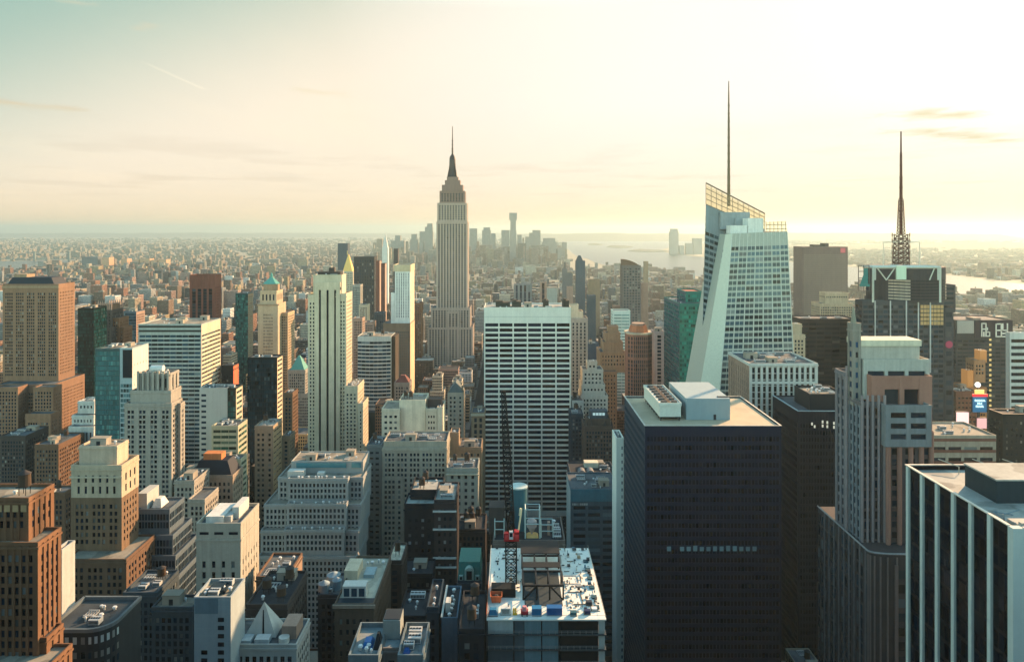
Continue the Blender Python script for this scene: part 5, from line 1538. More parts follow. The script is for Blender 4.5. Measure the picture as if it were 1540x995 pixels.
sign('illuminated_sign', 'blue lit screen with three lines of white writing, red bar and yellow top', 'screen', D, 1463.5, 1484, 596.5, 619.5, lamp((.0, .10, .22), .6),
     [('writing', txt, lamp((.55, .95, 1.0), 1.1)), ('red_bar', MB().box(wx(1463, D), wx(1485.5, D), D - .25, D + .75, wz(596.2, D), wz(592.3, D)), lamp((.9, .02, .03), .7)),
      ('yellow_panel', MB().box(wx(1466.5, D), wx(1480, D), D - .2, D + .7, wz(592, D), wz(586, D)), lamp((1, .62, .15), .9))])
sign('billboard', 'pale pink glowing billboard above the banded brown roof block', 'billboard', 560, 1439, 1457, 620, 637, lamp((1.0, .62, .58), .75))
sign('billboard', 'small square rosy billboard below the blue lit screen', 'billboard', 565, 1470, 1484, 629, 644, lamp((.9, .48, .46), .55))
o = MB()
for i in range(8):
    a0, a1 = -math.pi / 2 + math.pi * i / 8, -math.pi / 2 + math.pi * (i + 1) / 8
    o.cyl(wx(1468, 590), 588, wz(577.5, 590) + 2.1 * math.sin(a0), wz(577.5, 590) + 2.1 * math.sin(a1), max(.01, 2.1 * math.cos(a0)), max(.01, 2.1 * math.cos(a1)), 14, cap=False)
g = o.build('glowing_globe', lamp((1, .95, .85), 1.6), None, (wx(1468, 590), 588, 0)); tag(g, 'white glowing globe on a mast above the blue lit screen', 'globe light')
mm = MB().bar((wx(1468, 590), 588, 0), (wx(1468, 590), 588, wz(577.5, 590) - 2), .3).build('globe_mast', paint((.1, .1, .1)), None, (wx(1468, 590), 588, 0)); mm.parent = g; mm.location = (0, 0, 0)

# corner tower with white stripes
b = Bld('office_tower', 'black tower with white vertical piers and a pale roof, cut off at the corner', 'office tower', 130, paint((.008, .010, .014), .5), G_BLACK, st=False, ref='the white piered corner tower', vb=995, roof=R_PALE)
zt = 205.0
X0, Y0, Y1 = wx(1525, 130), 130.0, 164.5
b.first(X0, X0 + 40, Y0, Y1)
b.bt(X0, X0 + 46, Y0, Y1, 0, zt, side='l', para=.9, wm=paint((.004, .010, .022), .5))
MAR = wall((.50, .53, .46), var=.15)
N = 7
for k in range(N):
    y = Y0 + .0 + (Y1 - Y0 - 1.1) * k / (N - 1)
    w = 1.0
    if k == 0:
        b.add('corner_pier', MB().box(X0 - .55, X0 + 1.5, Y0 - .55, Y0 + .9, 0, zt + .1), MAR)
    else:
        b.add('pier', MB().box(X0 - .55, X0 - .02, y, y + w, 0, zt - .1), MAR)
for k in range(1, 8):
    b.add('pier', MB().box(X0 + k * 5.7, X0 + k * 5.7 + 1.0, Y0 - .55, Y0 - .02, 0, zt - .1), MAR)
for k in range(N - 1):
    y = Y0 + .0 + (Y1 - Y0 - 1.1) * k / (N - 1)
    b.panes.setdefault('g', (G_BLACK, []))[1].append(quad_panes([(X0, y + (Y1 - Y0 - 1.1) / (N - 1), 0), (X0, y + 1.0, 0), (X0, y + 1.0, zt - 1.5), (X0, y + (Y1 - Y0 - 1.1) / (N - 1), zt - 1.5)], 3, 52, .92, .8, .03))
b.add('coping', MB().box(X0 - .6, X0 - .0, Y0 + .95, Y1 + .3, zt, zt + .22).box(X0 + 1.55, X0 + 46, Y0 - .6, Y0 + .1, zt, zt + .22).box(X0 + .05, X0 + 46, Y1 - .2, Y1 + .3, zt, zt + .22), wall((.66, .56, .44)))
zr = zt - .9
b.add('penthouse', MB().box(X0 + 6.5, X0 + 44, Y0 + 14, Y0 + 24, zr, zr + 4.6), wall((.05, .08, .09)), [('penthouse_roof', MB().box(X0 + 6.3, X0 + 44.2, Y0 + 13.8, Y0 + 24.2, zr + 4.6, zr + 4.9), R_PALE)])
b.add('window_gantry', MB().bar((X0 + 2.5, Y0 + 9, zr + .3), (X0 + 5.2, Y0 + 7.4, zr + .3), .12).bar((X0 + 2.5, Y0 + 9, zr + .3), (X0 + 2.0, Y0 + 6.0, zr + .3), .12).bar((X0 + 4.6, Y0 + 5.0, zr + 2.2), (X0 + 2.0, Y0 + 5.5, zr + 1.2), .14).bar((X0 + 2, Y0 + 5.5, zr), (X0 + 2, Y0 + 5.5, zr + 1.2), .2), paint((.2, .28, .3)))
b.add('roof_deck', MB().box(X0 + 2.0, X0 + 12, Y0 + .7, Y0 + 4.6, zr, zr + .8).box(X0 + 2.4, X0 + 11.6, Y0 + 1.4, Y0 + 2.2, zr + .8, zr + 1.2), wall((.44, .40, .33)))
b.add('drain_gutter', MB().box(X0 + .7, X0 + 1.2, Y0 + 1.5, Y1 - 1, zr, zr + .15), wall((.3, .3, .27)))
for k, (xx, yy) in enumerate(((10, 31.5), (18, 31.5), (25, 31.5))):
    b.add('davit', MB().bar((X0 + xx, Y0 + yy, zr), (X0 + xx, Y0 + yy, zr + 1.6), .12).bar((X0 + xx, Y0 + yy, zr + 1.6), (X0 + xx - 2.6, Y0 + yy + 3.6, zr + 2.2), .1), paint((.5, .44, .33)))
b.finish()
# ------------------------------------------------------------------ near the middle: rooftops and the building site
b = Bld('office_block', 'blue teal block with a plain blank fascia, left of the thin white end wall', 'office block', 430, wall((.10, .16, .19)), glass((.008, .02, .03), (.10, .16, .18), .06, .12), st=S(bw=7.5, fh=4.3, fx=.82, fy=.5, d=.3, mg=1, top=8.5, bot=0), ref='the blue teal fascia block', vb=835, roof=R_GREY)
z = b.t(858, 929, 735, 30, sst=False, sidem=wall((.30, .38, .38)), para=.8)
b.add('fascia', MB().box(wx(858.5, 430), wx(929, 430), 429.7, 429.95, wz(753.5, 430), wz(735.3, 430)), wall((.07, .22, .27)))
b.panes.setdefault('w', (glass((.3, .34, .32), (.5, .5, .46), .4, .4), []))[1].append(quad_panes([(wx(860, 430), 430, wz(759.5, 430)), (wx(884, 430), 430, wz(759.5, 430)), (wx(884, 430), 430, wz(755.5, 430)), (wx(860, 430), 430, wz(755.5, 430))], 8, 1, .7, .8, .34))
b.top_stuff(wx(862, 430), wx(926, 430), 432, 456, z, 10, 12, ('air_handler', 'duct', 'bulkhead', 'vent'))
b.finish()
b = Bld('loft_building', 'dark roofed block with two arched dormers behind the blue teal fascia block', 'loft building', 490, W_SLATE, st=SMALL, ref='the arched dormer block', vb=735, roof=R_DARK)
z = b.t(858, 926, 712, 26)
D = 490
for xx in (876, 889):
    c = wx(xx, D)
    arc = [(c + 2.6 * math.cos(a), z + 2.6 * math.sin(a)) for a in [i * math.pi / 8 for i in range(9)]]
    b.add('arched_dormer', MB().polys([[(x, D + 2, zz) for x, zz in arc]]).polys([[(arc[i][0], D + 2, arc[i][1]), (arc[i][0], D + 9, arc[i][1]), (arc[i + 1][0], D + 9, arc[i + 1][1]), (arc[i + 1][0], D + 2, arc[i + 1][1])] for i in range(8)]), wall((.25, .25, .24)))
b.add('roof_slab', MB().box(wx(879, 505), wx(900, 505), 505, 512, z, z + 3.6), wall((.6, .55, .40)))
b.top_stuff(wx(900, D), wx(924, D), D + 2, D + 24, z, 7, 3, ('air_handler', 'vent', 'bulkhead'))
b.finish()
b = Bld('setback_tower', 'dark brown block with pinnacles and a pale lit clerestory below the grey gridded ziggurat', 'setback tower', 560, wall((.16, .115, .09)), st=SMALL, ref='the pinnacled brown block', vb=705, roof=R_DARK)
z = b.t(879, 922, 640, 22)
b.t(883, 918, 629, 14, dy=4, pb=641, st=S(bw=5, fh=6, fx=.7, fy=.5, top=1, bot=.5))
for xx in (880, 890, 910, 920):
    b.add('pinnacle', MB().pyramid(wx(xx, 560) - 1.2, wx(xx, 560) + 1.2, 560.2, 562.6, z, z + 6), W_DKBRN)
b.add('clerestory', MB().polys(quad_panes([(wx(891, 564), 563.9, wz(624.5, 564)), (wx(910, 564), 563.9, wz(624.5, 564)), (wx(910, 564), 563.9, wz(620, 564)), (wx(891, 564), 563.9, wz(620, 564))], 4, 1, .8, .9, .1)), lamp((.55, .8, .8), .35), [('clerestory_wall', MB().box(wx(887, 564), wx(914, 564), 564, 572, wz(629, 564), wz(618, 564)), W_SLATE)])
b.finish()
office('office_block', 'plain navy block hugging the lower flank of the white gridded slab', 590, 858, 877, 622, 20, 'the plain navy block', 700, cat='office block', wallm=wall((.05, .09, .12)), st=SMALL, roof=R_GREY).finish()
b = office('loft_building', 'pale flat roofed block above the plain navy block', 640, 860, 878, 602, 20, vb=620, cat='loft building', wallm=W_CONC, st=SMALL, clutter=3); b.finish()

# cream and tan cluster left of the gridded slab
b = Bld('office_block', 'stepped cream block with a blank windowless centre and lit right wing', 'office block', 520, wall((.52, .47, .35)), st=S(bw=3.4, fh=4.2, fx=.55, fy=.42, d=.3, grp=(3, 1.5)), ref='the blank centred cream block', vb=665, roof=R_TAN)
b.t(574, 601, 614, 24, z0=0); z = b.t(600.5, 640, 601, 22, dy=4, z0=0, st=False, sst=False, wm=wall((.60, .54, .39)))
b.t(640.5, 657, 614, 20, dy=2); b.t(657.5, 666, 612, 20, dy=1, st=False)
b.add('tank_house', MB().box(wx(643, 528), wx(664, 528), 528, 536, wz(612, 528), wz(600, 528)), W_DKBRN)
b.top_stuff(wx(602, 524), wx(638, 524), 525, 544, z, 3, 17)
b.finish()
b = Bld('office_block', 'wide tan office block with a glazed attic and rows of dark windows', 'office block', 470, wall((.40, .35, .26)), st=S(bw=2.3, fh=3.4, fx=.62, fy=.58, d=.3, grp=(3, 1.2), top=2), ref='the wide tan office block', vb=770, roof=R_GREY)
z = b.t(577, 672, 663, 24, dy=2, pb=674, st=S(bw=5, fh=5, fx=.8, fy=.6, d=.4, top=.8, bot=.3), gm=glass((.03, .09, .09), (.1, .18, .16), .2))
b.t(575, 672, 673, 26, z0=0)
b.top_stuff(wx(580, 472), wx(668, 472), 474, 494, z, 13, 91, ('air_handler', 'duct', 'bulkhead', 'vent'))
b.t(574.5, 606, 716, .9, dy=-1, z0=0, para=0)
b.finish()
b = Bld('gabled_tower', 'tan tower with pointed gables on its roof near the white gridded slab', 'gabled tower', 650, wall((.42, .36, .27)), st=S(bw=3, fh=4, fx=.5, fy=.5, grp=(2, 1.4)), ref='the gabled tan tower', vb=655)
z = b.t(673, 697, 590, 18, para=0)
x0, x1 = wx(673, 650), wx(697, 650)
for c, w in (((x0 + x1) / 2, 7.0),):
    b.add('gable_roof', MB().polys([[(c - w, 650, z), (c + w, 650, z), (c, 650, z + 9)], [(c + w, 668, z), (c - w, 668, z), (c, 668, z + 9)], [(c + w, 650, z), (c + w, 668, z), (c, 668, z + 9), (c, 650, z + 9)], [(c - w, 668, z), (c - w, 650, z), (c, 650, z + 9), (c, 668, z + 9)]]), wall((.16, .2, .2)))
b.add('chimney', MB().box(x0 + .5, x0 + 2, 651, 653, z, z + 6).box(x1 - 2, x1 - .5, 651, 653, z, z + 6), W_TAN)
b.finish()
b = Bld('loft_building', 'small tan block with a cornice tucked against the white gridded slab', 'loft building', 600, W_TAN, st=S(bw=3.4, fh=5, fx=.5, fy=.7, d=.5), ref='the cornice block', vb=680)
z = b.t(709, 729, 620, 20)
b.add('cornice', MB().box(wx(709, 600) - .7, wx(729, 600), 599, 599.9, wz(625, 600), wz(622, 600)), W_CREAM); b.top_stuff(wx(710, 600), wx(727, 600), 602, 618, z, 3, 2); b.finish()
b = Bld('loft_building', 'grey green block with a balustrade and corbelled windows left of the white gridded slab', 'loft building', 450, wall((.36, .35, .28)), st=S(bw=3.6, fh=4.2, fx=.4, fy=.5, d=.3), ref='the corbelled grey green block', vb=775, roof=R_GREY)
z = b.t(672, 719, 703, 20)
b.add('balustrade', MB().box(wx(672, 450) - .6, wx(719, 450) + .6, 449, 449.93, wz(713.5, 450), wz(712, 450)), W_CREAM); b.top_stuff(wx(675, 450), wx(716, 450), 452, 468, z, 7, 13); b.finish()
office('loft_building', 'tan party wall block with a lit parapet behind the corbelled grey green block', 500, 690, 724, 672, 22, 'the lit parapet block', 702, cat='loft building', wallm=W_TAN, st=SMALL, sst=False, clutter=7).finish()
office('office_block', 'narrow tan chimney like block beside the wide tan office block', 500, 677, 690, 650, 12, vb=690, cat='office block', wallm=W_TAN, st=False, clutter=1).finish()
office('office_block', 'grey teal block in shade between the striped cream tower and the wide tan office block', 500, 552, 574, 668, 22, 'the shaded grey teal block', 790, cat='office block', wallm=wall((.22, .25, .24)), st=S(bw=3, fh=4, fx=.6, fy=.4)).finish()
# dark brick cluster
b = Bld('loft_building', 'near black brick block with a pale roof slab and arched top windows', 'loft building', 385, wall((.04, .048, .058)), glass((.01, .014, .02), (.20, .24, .25), .22), st=S(bw=3.2, fh=4, fx=.42, fy=.42, d=.25, top=6), ref='the near black brick block', vb=860, roof=R_PALE)
z = b.t(617, 664, 736, 20, pb=770, para=1.5); b.t(608, 663.5, 757, 16, dy=-8, z0=0); b.top_stuff(wx(620, 388), wx(660, 388), 388, 404, z, 4, 6)
b.finish()
b = Bld('loft_building', 'dark brown block ringed by three white cornices next to the near black brick block', 'loft building', 365, wall((.085, .07, .07)), glass((.01, .014, .02), (.25, .27, .25), .25), st=S(bw=2.8, fh=4, fx=.42, fy=.45, d=.25), ref='the white corniced brown block', vb=860, roof=R_PALE)
z = b.t(653, 685, 751, 26)
for yy in (767, 794, 837, 851):
    b.add('cornice', MB().box(wx(652, 365) - .3, wx(686.5, 365), 363.9, 364.94, wz(yy + 2, 365), wz(yy, 365)), W_WHITE)
b.top_stuff(wx(655, 365), wx(683, 365), 368, 388, z, 5, 19, ('air_handler', 'duct', 'bulkhead')); b.finish()
office('loft_building', 'dark block with three white roof cabins below the corbelled grey green block', 400, 686, 730, 795, 22, 'the white cabined dark block', 845, cat='loft building', wallm=W_DKBRN, roof=R_DARK, st=SMALL, clutter=9).finish()
b = Bld('mansard_building', 'small dark block with a mint green mansard and arched dormer window', 'mansard building', 310, wall((.09, .12, .14)), st=S(bw=2.2, fh=3.8, fx=.4, fy=.5, d=.25), ref='the mint mansard block', vb=925, roof=R_GREY)
z = b.t(688, 723, 872, 18, para=.5)
x0, x1 = wx(688, 310), wx(723, 310)
b.add('mansard_roof', MB().polys([[(x0, 310.4, z + .5), (x1, 310.4, z + .5), (x1 - .4, 313, z + 7.2), (x0 + .4, 313, z + 7.2)], [(x0 + .4, 313, z + 7.2), (x1 - .4, 313, z + 7.2), (x1 - .4, 327, z + 7.2), (x0 + .4, 327, z + 7.2)], [(x0, 328, z + .5), (x0, 310.4, z + .5), (x0 + .4, 313, z + 7.2), (x0 + .4, 327, z + 7.2)], [(x1, 310.4, z + .5), (x1, 328, z + .5), (x1 - .4, 327, z + 7.2), (x1 - .4, 313, z + 7.2)]]), paint((.05, .24, .19), .6))
c = (x0 + x1) / 2
m = MB().box(c - 2.0, c + 2.0, 309.9, 312.5, z + .5, z + 4.0)
arc = [(c + 2.0 * math.cos(a), z + 4 + 2.0 * math.sin(a)) for a in [i * math.pi / 8 for i in range(9)]]
m.polys([[(x, 309.9, zz) for x, zz in arc]]).polys([[(arc[i][0], 309.9, arc[i][1]), (arc[i][0], 313, arc[i][1]), (arc[i + 1][0], 313, arc[i + 1][1]), (arc[i + 1][0], 309.9, arc[i + 1][1])] for i in range(8)])
b.add('dormer', m, wall((.34, .44, .36)), [('dormer_window', MB().box(c - 1.2, c + 1.2, 309.75, 309.88, z + .8, z + 4.6), G_BLACK)])
for s_ in (-3.6, 3.6):
    b.add('dormer', MB().box(c + s_ - .9, c + s_ + .9, 310.0, 312, z + .5, z + 2.4), wall((.34, .44, .36)), [('dormer_window', MB().box(c + s_ - .5, c + s_ + .5, 309.85, 309.97, z + .8, z + 2.0), G_BLACK)])
b.finish()
# cream roofed block
b = Bld('loft_building', 'brown corniced block with a broad cream roof and white roof house', 'loft building', 272, wall((.17, .125, .09)), glass((.01, .016, .02), (.2, .26, .24), .2), st=S(bw=2.5, fh=4.1, fx=.42, fy=.5, d=.3, top=4), ref='the broad cream roof', vb=990, roof=roofm((.50, .46, .35), .2))
z = b.t(503, 562, 907, 40)
D = 272
b.add('cornice', MB().box(wx(503, D) - .6, wx(562, D) + .6, D - .8, D - .08, wz(913, D), wz(908, D)), wall((.34, .26, .19)))
b.add('roof_house', MB().box(wx(515, 278), wx(550, 278), 278, 283, z, z + 4.6), W_WHITE, [('roof_house_window', MB().polys(quad_panes([(wx(515.5, 278), 278, z + .5), (wx(549.5, 278), 278, z + .5), (wx(549.5, 278), 278, z + 3.9), (wx(515.5, 278), 278, z + 3.9)], 3, 1, .74, .95, .06)), G_BLUE)])
b.add('bulkhead', MB().box(wx(520, 295), wx(540, 295), 292, 303, z, z + 4), W_CREAM)
b.add('skylight', MB().box(wx(548, 296), wx(564, 296), 294, 301, z, z + 1.4), wall((.3, .38, .38)))
b.add('terrace', MB().box(wx(503, D) + .6, wx(562, D) - .6, D + .6, 277.5, z, z + .3), paint((.04, .07, .09)))
b.top_stuff(wx(525, 300), wx(578, 300), 304, 310, z, 4, 23, ('air_handler', 'vent'))
b.finish()
b = Bld('loft_building', 'dark block with a small cream roof just right of the broad cream roof', 'loft building', 318, W_DKBRN, st=SMALL, ref='the small cream roof', vb=930, roof=roofm((.6, .55, .42), .2))
z = b.t(583, 604, 842, 18); b.top_stuff(wx(585, 318), wx(602, 318), 320, 334, z, 4, 3); b.finish()
b = Bld('loft_building', 'low block with bluish rounded roof tanks left of the broad cream roof', 'loft building', 318, W_SLATE, st=SMALL, ref='the bluish tank roof', vb=940, roof=R_GREY)
z = b.t(478, 512, 893, 20)
for xx, yy, r in ((484, 322, 2.6), (492, 330, 3.2), (501, 325, 2.2)):
    b.add('roof_tank', MB().cyl(wx(xx, 318), yy, z, z + 4, r, r, 16).cyl(wx(xx, 318), yy, z + 4, z + 5.4, r * 1.02, .2, 16), wall((.30, .38, .40)))
b.top_stuff(wx(480, 318), wx(510, 318), 320, 336, z, 3, 4, ('air_handler', 'vent')); b.finish()
# U shaped roof with blue tarpaulins
b = Bld('loft_building', 'u shaped block with parapeted wings, a court and blue tarpaulins on its roof', 'loft building', 215, wall((.13, .12, .11)), st=S(bw=2.6, fh=4, fx=.5, fy=.5), ref='the blue tarpaulin roof', vb=995, roof=roofm((.27, .30, .29), .3))
z = b.t(524, 569, 984, 18, para=1.6, st=SMALL, wm=wall((.18, .23, .24))); b.t(598, 636, 984, 18, para=1.6, st=SMALL, wm=wall((.18, .23, .24)))
D = 215
b.bt(wx(569, D) + .1, wx(598, D) - .1, D + 6, D + 17.6, 0, z + .2, wm=wall((.24, .22, .2)), st=SMALL, para=.4)
b.add('elevator_house', MB().box(wx(576, 226), wx(602, 226), 226, 233, z, z + 6.0), wall((.30, .32, .29)), [('house_roof', MB().box(wx(576.8, 226), wx(601.2, 226), 226.4, 232.6, z + 6.0, z + 6.2), paint((.05, .06, .07)))])
b.add('tarpaulin', MB().pyramid(wx(545, 222), wx(561, 222), 221, 226, z, z + 1.5, .6), paint((.03, .20, .50), .4))
b.add('tarpaulin', MB().pyramid(wx(606, 219), wx(617, 219), 218, 221, z, z + 1.1, .5), paint((.03, .14, .42), .4))
m = MB().pyramid(wx(563, 222), wx(575, 222), 220, 225, z, z + 4.2, .3)
b.add('water_tank_cover', m, paint((.03, .04, .05), .6))
b.top_stuff(wx(600, D), wx(634, D), D + 2, D + 16, z, 8, 12, ('vent', 'air_handler', 'duct')); b.top_stuff(wx(527, D), wx(566, D), D + 2, D + 8, z, 4, 14, ('vent', 'air_handler'))
b.finish()
b = Bld('loft_building', 'blue grey gabled block with a white parapet edge left of the building site', 'loft building', 245, wall((.11, .19, .25)), st=False, ref='the blue grey gabled block', vb=995, roof=R_DARK)
z = b.t(664, 688, 928, 22, sst=False)
b.add('coping', MB().box(wx(664, 245) - .3, wx(664, 245) + .4, 245, 267, z + 1, z + 1.3), W_WHITE)
b.add('roof_cabin', MB().box(wx(670, 250), wx(677, 250), 250, 254, z, z + 3.5), W_WHITE)
b.finish()
office('loft_building', 'narrow navy block with a pale roof frame beside the blue tarpaulin roof', 250, 642, 660, 912, 20, 'the narrow navy block', 995, cat='loft building', wallm=wall((.04, .08, .11)), roof=R_DARK, st=SMALL, clutter=5).finish()
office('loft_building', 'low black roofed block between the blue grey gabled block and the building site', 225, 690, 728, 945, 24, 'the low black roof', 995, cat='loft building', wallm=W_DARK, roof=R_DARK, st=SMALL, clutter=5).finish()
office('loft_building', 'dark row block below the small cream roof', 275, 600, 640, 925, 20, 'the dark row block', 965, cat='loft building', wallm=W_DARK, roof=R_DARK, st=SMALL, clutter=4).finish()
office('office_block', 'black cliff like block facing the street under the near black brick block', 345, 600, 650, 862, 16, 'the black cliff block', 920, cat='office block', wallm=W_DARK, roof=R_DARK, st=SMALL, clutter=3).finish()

# the building site: bare concrete floors behind translucent sheeting
b = Bld('unfinished_tower', 'unfinished tower with white sheeted decks, open steel bay and exposed floor edges', 'construction site', 228, wall((.30, .29, .26)), st=False, ref='the building site', vb=995)
X0, X1, Y0, Y1 = -6.9, 31.8, 228.0, 279.0
ZD = 134.0
b.first(X0, X1, Y0, Y1)
SL = wall((.12, .13, .13))
FH = 4.9
for k in range(8):
    zz = ZD - FH * k
    b.add('floor_slab', MB().box(X0, X1, Y0, Y1, zz - .45, zz), SL if k else wall((.74, .72, .62), var=.1))
SHEET = wall((.42, .46, .42), rough=.5, var=.3, name='sheeting')
SHEET2 = wall((.10, .15, .17), rough=.4, var=.3, name='sheeting')
for k in range(1, 8):
    zz = ZD - FH * k
    xs = [(X0 + .4, X0 + 8.6, SHEET if k < 2 else SHEET2), (X0 + 9, X0 + 12, SHEET2), (X0 + 12.2, X0 + 17.6, wall((.16, .27, .29))), (X0 + 18, X0 + 23.2, wall((.16, .27, .29))), (X0 + 23.8, X1 - 2.6, wall((.02, .03, .035))), (X1 - 2.4, X1 - .4, SHEET)]
    for xa, xb, mt in xs:
        b.add('sheeting', MB().box(xa, xb, Y0 + .5, Y0 + .62, zz + .02, zz + FH - .48), mt)
    for i in range(9):
        b.add('column', MB().box(X1 - .9, X1 - .3, Y0 + 2 + i * 5.6, Y0 + 2.6 + i * 5.6, zz, zz + FH - .46), SL)
    b.add('core_wall', MB().box(X0 + 8, X0 + 26, Y0 + 14, Y1 - 8, zz + .01, zz + FH - .47), wall((.06, .07, .07)))
    m = MB()
    for i in range(20):
        x = X0 + .6 + i * (X1 - X0 - 1.2) / 19
        m.bar((x, Y0 + .15, zz), (x, Y0 + .15, zz + 1.15), .05)
    m.bar((X0, Y0 + .15, zz + 1.1), (X1, Y0 + .15, zz + 1.1), .06); m.bar((X0, Y0 + .15, zz + .6), (X1, Y0 + .15, zz + .6), .05)
    b.add('guard_rail', m, paint((.3, .3, .28)))
b.add('lower_shaft', MB().box(X0 + .5, X1 - .5, Y0 + .8, Y1 - .8, 0, ZD - FH * 7 - .5), wall((.10, .11, .12)))
# open steel bay and shuttering on top
STEEL = paint((.025, .03, .035), .5)
m = MB()
bx0, bx1, by0, by1 = 5.2, 18.8, 240, 274
for x in (bx0, 9.8, 14.2, bx1):
    for y in (by0, 250, 262, by1):
        m.bar((x, y, ZD), (x, y, ZD + 5.0), .30)
for y in (by0, 250, 262, by1):
    m.box(bx0, bx1, y - .3, y + .3, ZD + 4.6, ZD + 5.2)
for x in (bx0, 9.8, 14.2, bx1):
    m.box(x - .25, x + .25, by0, by1, ZD + 4.5, ZD + 5.1)
for y0_ in (by0,):
    m.bar((bx0, y0_, ZD), (9.8, y0_, ZD + 4.8), .3); m.bar((bx1, y0_, ZD), (14.2, y0_, ZD + 4.8), .3)
b.add('steel_frame', m, STEEL)
b.add('steel_platform', MB().box(bx0 - .5, bx1 + .5, 262.5, 273.5, ZD + 5.2, ZD + 5.5).box(bx0, bx1, 252, 256, ZD + 5.2, ZD + 5.4), paint((.02, .03, .036), .6))
b.add('deck_pit', MB().box(bx0 + .4, bx1 - .4, 236, 261, ZD + .02, ZD + .06), wall((.07, .10, .11)))
m = MB()
rng = random.Random(9)
for k in range(26):
    x = 19.8 + rng.random() * 9; y = 232 + rng.random() * 44; l = 1.5 + rng.random() * 5
    m.box(x, x + (.18 if k % 2 else l), y, y + (l if k % 2 else .18), ZD + .01, ZD + .14 + .15 * rng.random())
b.add('formwork_joist', m, paint((.26, .20, .13), .7))
m = MB()
for k in range(320):
    x = X0 + 1 + rng.random() * (X1 - X0 - 2); y = Y0 + 1 + rng.random() * (Y1 - Y0 - 2)
    if bx0 - .5 < x < bx1 + .5 and by0 - 4 < y < by1: continue
    if y < 234 or (x < 4 and y < 247): continue
    a_, c_ = .15 + rng.random() ** 2 * 1.1, .15 + rng.random() ** 2 * 1.4
    m.box(x, x + a_, y, y + c_, ZD + .26, ZD + .34 + rng.random() ** 2 * 1.0, 0 if k % 3 else 1 if k % 2 else 2)
o_ = m
b.add('deck_litter', m, [paint((.06, .08, .09), .6), paint((.42, .30, .18), .7), paint((.10, .24, .32), .5)])
m = MB()
for k in range(22):
    y = Y0 + .8 + k * 2.3
    m.bar((X1 - .25, y, ZD), (X1 - .25, y, ZD + 1.2), .05); m.bar((X0 + .25, y, ZD), (X0 + .25, y, ZD + 1.2), .05)
m.bar((X1 - .25, Y0, ZD + 1.2), (X1 - .25, Y1, ZD + 1.2), .06); m.bar((X0 + .25, Y0, ZD + 1.2), (X0 + .25, Y1, ZD + 1.2), .06); m.bar((X0, Y0 + .2, ZD + 1.2), (X1, Y0 + .2, ZD + 1.2), .06)
b.add('guard_rail', m, paint((.45, .42, .34)))
b.add('hoarding', MB().box(X0 - .12, X0 - .02, Y0, Y0 + 22, ZD + .1, ZD + 1.6), wall((.55, .16, .07)))
for k in range(6):
    y = 234 + k * 6.5
    b.add('deck_hatch', MB().box(X1 - 3.2, X1 - 1.4, y, y + 1.9, ZD + .02, ZD + .5), paint((.03, .13, .16), .5))
b.add('deck_shelter', MB().box(-5.8, 2.6, 241.5, 246, ZD, ZD + 3.0), paint((.02, .03, .035), .6), [('deck_roof', MB().box(-6.2, 3.4, 246, 262, ZD + .02, ZD + .25), wall((.74, .72, .62), var=.1))])
b.rects.append((X0, X1, Y0, Y1, ZD)); b.finish()

# loose things on the deck
def deck_thing(name, label, cat, x, y, parts, group=None):
    r = bpy.data.objects.new(name, None); r.location = (x, y, ZD + .02); COL.objects.link(r); tag(r, label, cat, group)
    for nm, mb, m in parts:
        mb.build(nm, m, r)
    return r
def ridges(L, W, H, n, t=.06):
    m = MB()
    for k in range(n):
        x = -L / 2 + L * (k + .25) / n
        m.box(x, x + L / n * .5, -W / 2 - t, -W / 2 - .005, .12, H - .12); m.box(x, x + L / n * .5, W / 2 + .005, W / 2 + t, .12, H - .12)
    return m
for lab, x, y, L, W, H, c in (('large bright blue shipping container on the site deck edge', 15.2, 231.2, 5.0, 2.4, 2.5, (.02, .16, .42)),
                              ('smaller blue storage box left of the large blue container', 9.4, 231.0, 3.2, 2.4, 2.4, (.03, .22, .42))):
    deck_thing('storage_container', lab, 'container', x, y, [('body', MB().box(-L / 2, L / 2, -W / 2, W / 2, .1, H), paint(c, .45)), ('corrugation', ridges(L, W, H, int(L * 2.4)), paint(c, .45)), ('skid', MB().box(-L / 2, L / 2, -W / 2, -W / 2 + .3, 0, .1).box(-L / 2, L / 2, W / 2 - .3, W / 2, 0, .1), STEEL)], 'blue containers on the site deck')
deck_thing('waste_skip', 'open orange red waste skip with dark rubbish on the site deck', 'skip', -4.0, 239.2,
           [('body', MB().polys([[(-1.5, -1.4, .2), (1.5, -1.4, .2), (1.9, -1.7, 2.4), (-1.9, -1.7, 2.4)], [(1.5, -1.4, .2), (1.5, 1.4, .2), (1.9, 1.7, 2.4), (1.9, -1.7, 2.4)], [(1.5, 1.4, .2), (-1.5, 1.4, .2), (-1.9, 1.7, 2.4), (1.9, 1.7, 2.4)], [(-1.5, 1.4, .2), (-1.5, -1.4, .2), (-1.9, -1.7, 2.4), (-1.9, 1.7, 2.4)], [(-1.7, -1.55, 1.3), (1.7, -1.55, 1.3), (1.7, 1.55, 1.3), (-1.7, 1.55, 1.3)]]), wall((.62, .15, .06))), ('rim', MB().box(-2, 2, -1.82, -1.68, 2.3, 2.5).box(-2, 2, 1.68, 1.82, 2.3, 2.5).box(-2, -1.86, -1.68, 1.68, 2.3, 2.5).box(1.86, 2, -1.68, 1.68, 2.3, 2.5), wall((.7, .2, .08))), ('rubbish', MB().pyramid(-1.4, 1.4, -1.2, 1.2, 1.31, 2.2, .3), W_DKBRN), ('runner', MB().box(-1.3, -1, -1.3, 1.3, 0, .2).box(1, 1.3, -1.3, 1.3, 0, .2), STEEL)])
